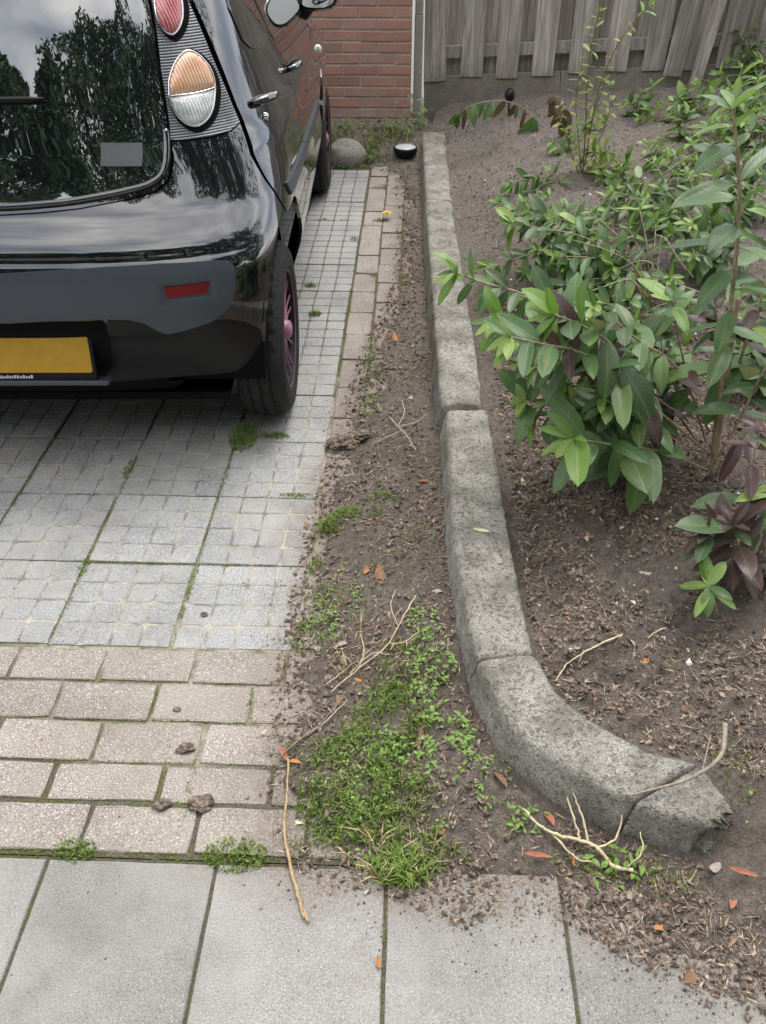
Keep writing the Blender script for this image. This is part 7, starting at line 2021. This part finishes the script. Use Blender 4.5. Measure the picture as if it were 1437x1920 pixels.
nz = fbm(cc[:, 0] * 1.3 + 4, cc[:, 1] * 1.3 + cc[:, 2], 8, 3) * .10 + fbm(cc[:, 0] * 6, cc[:, 1] * 6 + cc[:, 2] * 5, 9, 3) * .015
for v_, k in zip(bm.verts, nz):
    c = v_.co; c *= 1 + k
    for i in range(3): c[i] = math.copysign(abs(c[i]) ** .86, c[i])
bm.to_mesh(me); bm.free(); me.materials.append(MAT['boulder']); me.polygons.foreach_set('use_smooth', [True] * len(me.polygons))
o = link('boulder', me, None, (-.415, 5.33, .045), (0, .06, .1), (.120, .105, .088)); tag(o, 'rounded grey boulder at the end of the pavers by the front wheel', 'stone')
gl_ = empty('garden_lamp', (-.048, 5.37, 0)); tag(gl_, 'squat round black garden lamp with a pale top beside the kerb', 'lamp')
m_ = MB(); m_.lathe([(.001, -.03), (.030, -.03), (.034, .01), (.052, .035), (.071, .06), (.075, .078), (.073, .088), (.066, .090)], 28, 'z')
link('lamp_body', m_.me('lamp_body', MAT['black_plastic'], True), gl_)
simple('lamp_glass', (0.55, 0.58, 0.58), 0.25, spec=0.6)
m_ = MB(); m_.lathe([(.0005, .094), (.04, .094), (.060, .0925), (.0655, .088)], 28, 'z')
link('lamp_top', m_.me('lamp_top', MAT['lamp_glass'], True), gl_)
sl_ = empty('spotlight', (.60, 5.66, sz(.60, 5.66))); tag(sl_, 'small black garden spotlight on a stake in front of the fence base', 'lamp')
m_ = MB(); m_.lathe([(.0005, .020), (.026, .020), (.031, .016), (.032, 0), (.026, -.02), (.012, -.032), (.0005, -.034)], 24, 'y')
link('lamp_head', m_.me('lamp_head', MAT['black_plastic'], True), sl_, (0, 0, .105), (R(-35), 0, R(15)), (.95, 1, 1.3))
m_ = MB(); m_.tube([(0, .005, -.04), (0, .005, .05), (0, .002, .09)], [.004, .006, .006], 8)
link('stake', m_.me('stake', MAT['black_plastic'], True), sl_)
# pale pebbles scattered in the bed
simple('pebble', (0.62, 0.60, 0.56), 0.8)
rr = random.Random(9)
pts = [(rr.uniform(.3, 1.9), rr.uniform(1.0, 5.8)) for _ in range(420)]
pts = [p_ for p_ in pts if sdist(np.array([p_[0]]), np.array([p_[1]]), KC)[0] > .1]
o = link('pale_pebbles', arr_solid(pts, (.0015, .010), .6, 'pale_pebbles', MAT['pebble'])); tag(o, 'tiny pale pebbles scattered over the soil of the bed', 'pebbles', kind='stuff')
# ------------------------------------------------------------------ trees across the street (they show in the car's glass and paint), the last two added
def m_conifer():
    t = NT('far_foliage')
    n1 = t.noise(t.obj(), 2.0, 3, 0.6)
    MAT['far_foliage'] = t.set(col=t.ramp(n1, [(0.35, (0.045, 0.075, 0.045)), (0.7, (0.14, 0.19, 0.11))]), rough=0.8, spec=0.2)
    simple('far_bark', (0.05, 0.04, 0.03), 0.9)
m_conifer()
def street_tree(x, y, h, r_, seed, kind):
    rr = np.random.default_rng(seed)
    root = empty('street_tree', (x, y, -.06))
    mb = MB(); mb.tube([(0, 0, 0), (.03, .02, h * .4), (0, .05, h * .85)], [.16, .12, .03], 8)
    for k in range(9):
        an = k * 2.4; z0 = h * (.18 + .07 * k)
        mb.tube([(0, 0, z0), (math.cos(an) * r_ * .45, math.sin(an) * r_ * .45, z0 + h * .06), (math.cos(an) * r_ * .75, math.sin(an) * r_ * .75, z0 + h * .10)], [.05, .03, .012], 5)
    link('trunk', mb.me('trunk', MAT['far_bark']), root)
    n = 13000
    u = rr.random(n); z = h * (.08 + .92 * u)
    if kind == 0: env = r_ * (1 - u) ** .75 * (1 + .35 * np.sin(u * 40 + seed)) + .06
    else: env = r_ * np.sqrt(np.clip(1 - ((u - .5) / .52) ** 2, 0, 1)) * (1 + .25 * np.sin(u * 17 + seed))
    an = rr.random(n) * 6.283
    lob = 1 + .28 * np.sin(an * 5 + seed) + .2 * np.sin(an * 3 - u * 9)
    rad = env * lob * (.35 + .65 * np.sqrt(rr.random(n)))
    c = np.c_[rad * np.cos(an), rad * np.sin(an), z + rr.normal(0, .05, n)]
    d1 = rr.normal(size=(n, 3)); d1 /= np.linalg.norm(d1, axis=1)[:, None]
    d2 = np.cross(d1, rr.normal(size=(n, 3))); d2 /= np.linalg.norm(d2, axis=1)[:, None]
    s = (.07 + .12 * rr.random(n))[:, None]
    v = np.stack([c - d1 * s, c + d2 * s * .5, c + d1 * s, c - d2 * s * .5], 1).reshape(-1, 3)
    f = np.arange(4 * n).reshape(-1, 4)
    link('crown', mesh('crown', v.tolist(), f.tolist(), MAT['far_foliage']), root)
    return root
for (x, y, h, r_, k, lab) in ((-11.8, -8.6, 9.6, 2.6, 1, 'broad dark tree mirrored behind the rear wiper'),
                              (-9.2, -8.0, 8.6, 2.2, 0, 'tall dark conifer mirrored left of centre in the car rear window'),
                              (-7.0, -8.8, 9.2, 2.3, 0, 'tallest dark conifer mirrored in the middle of the rear window'),
                              (-4.9, -7.8, 8.4, 2.2, 1, 'round dark green tree mirrored low in the car rear window'),
                              (-2.6, -8.2, 9.4, 2.1, 0, 'pointed dark conifer mirrored near the right edge of the rear window'),
                              (.2, -8.4, 10.8, 2.9, 1, 'bushy dark tree mirrored in the car paint below the tail light'),
                              (3.4, -7.6, 11.5, 3.0, 1, 'dark leafy tree mirrored on the rear corner of the car'),
                              (6.8, -6.4, 10.5, 3.0, 1, 'rounded dark tree mirrored on the rear wing of the car'),
                              (7.6, -3.0, 11.5, 3.0, 1, 'tall broad tree added out of view to darken the paint under the tail light'),  # this tree and the next are added, unseen, to keep the quarter's reflections dark
                              (9.6, 1.0, 11.0, 3.0, 1, 'tall tree added out of view to darken the car paint from the right')):
    tag(street_tree(x, y, h, r_, int(abs(x * 10)) + 3, k), lab, 'tree', 'trees across the street')
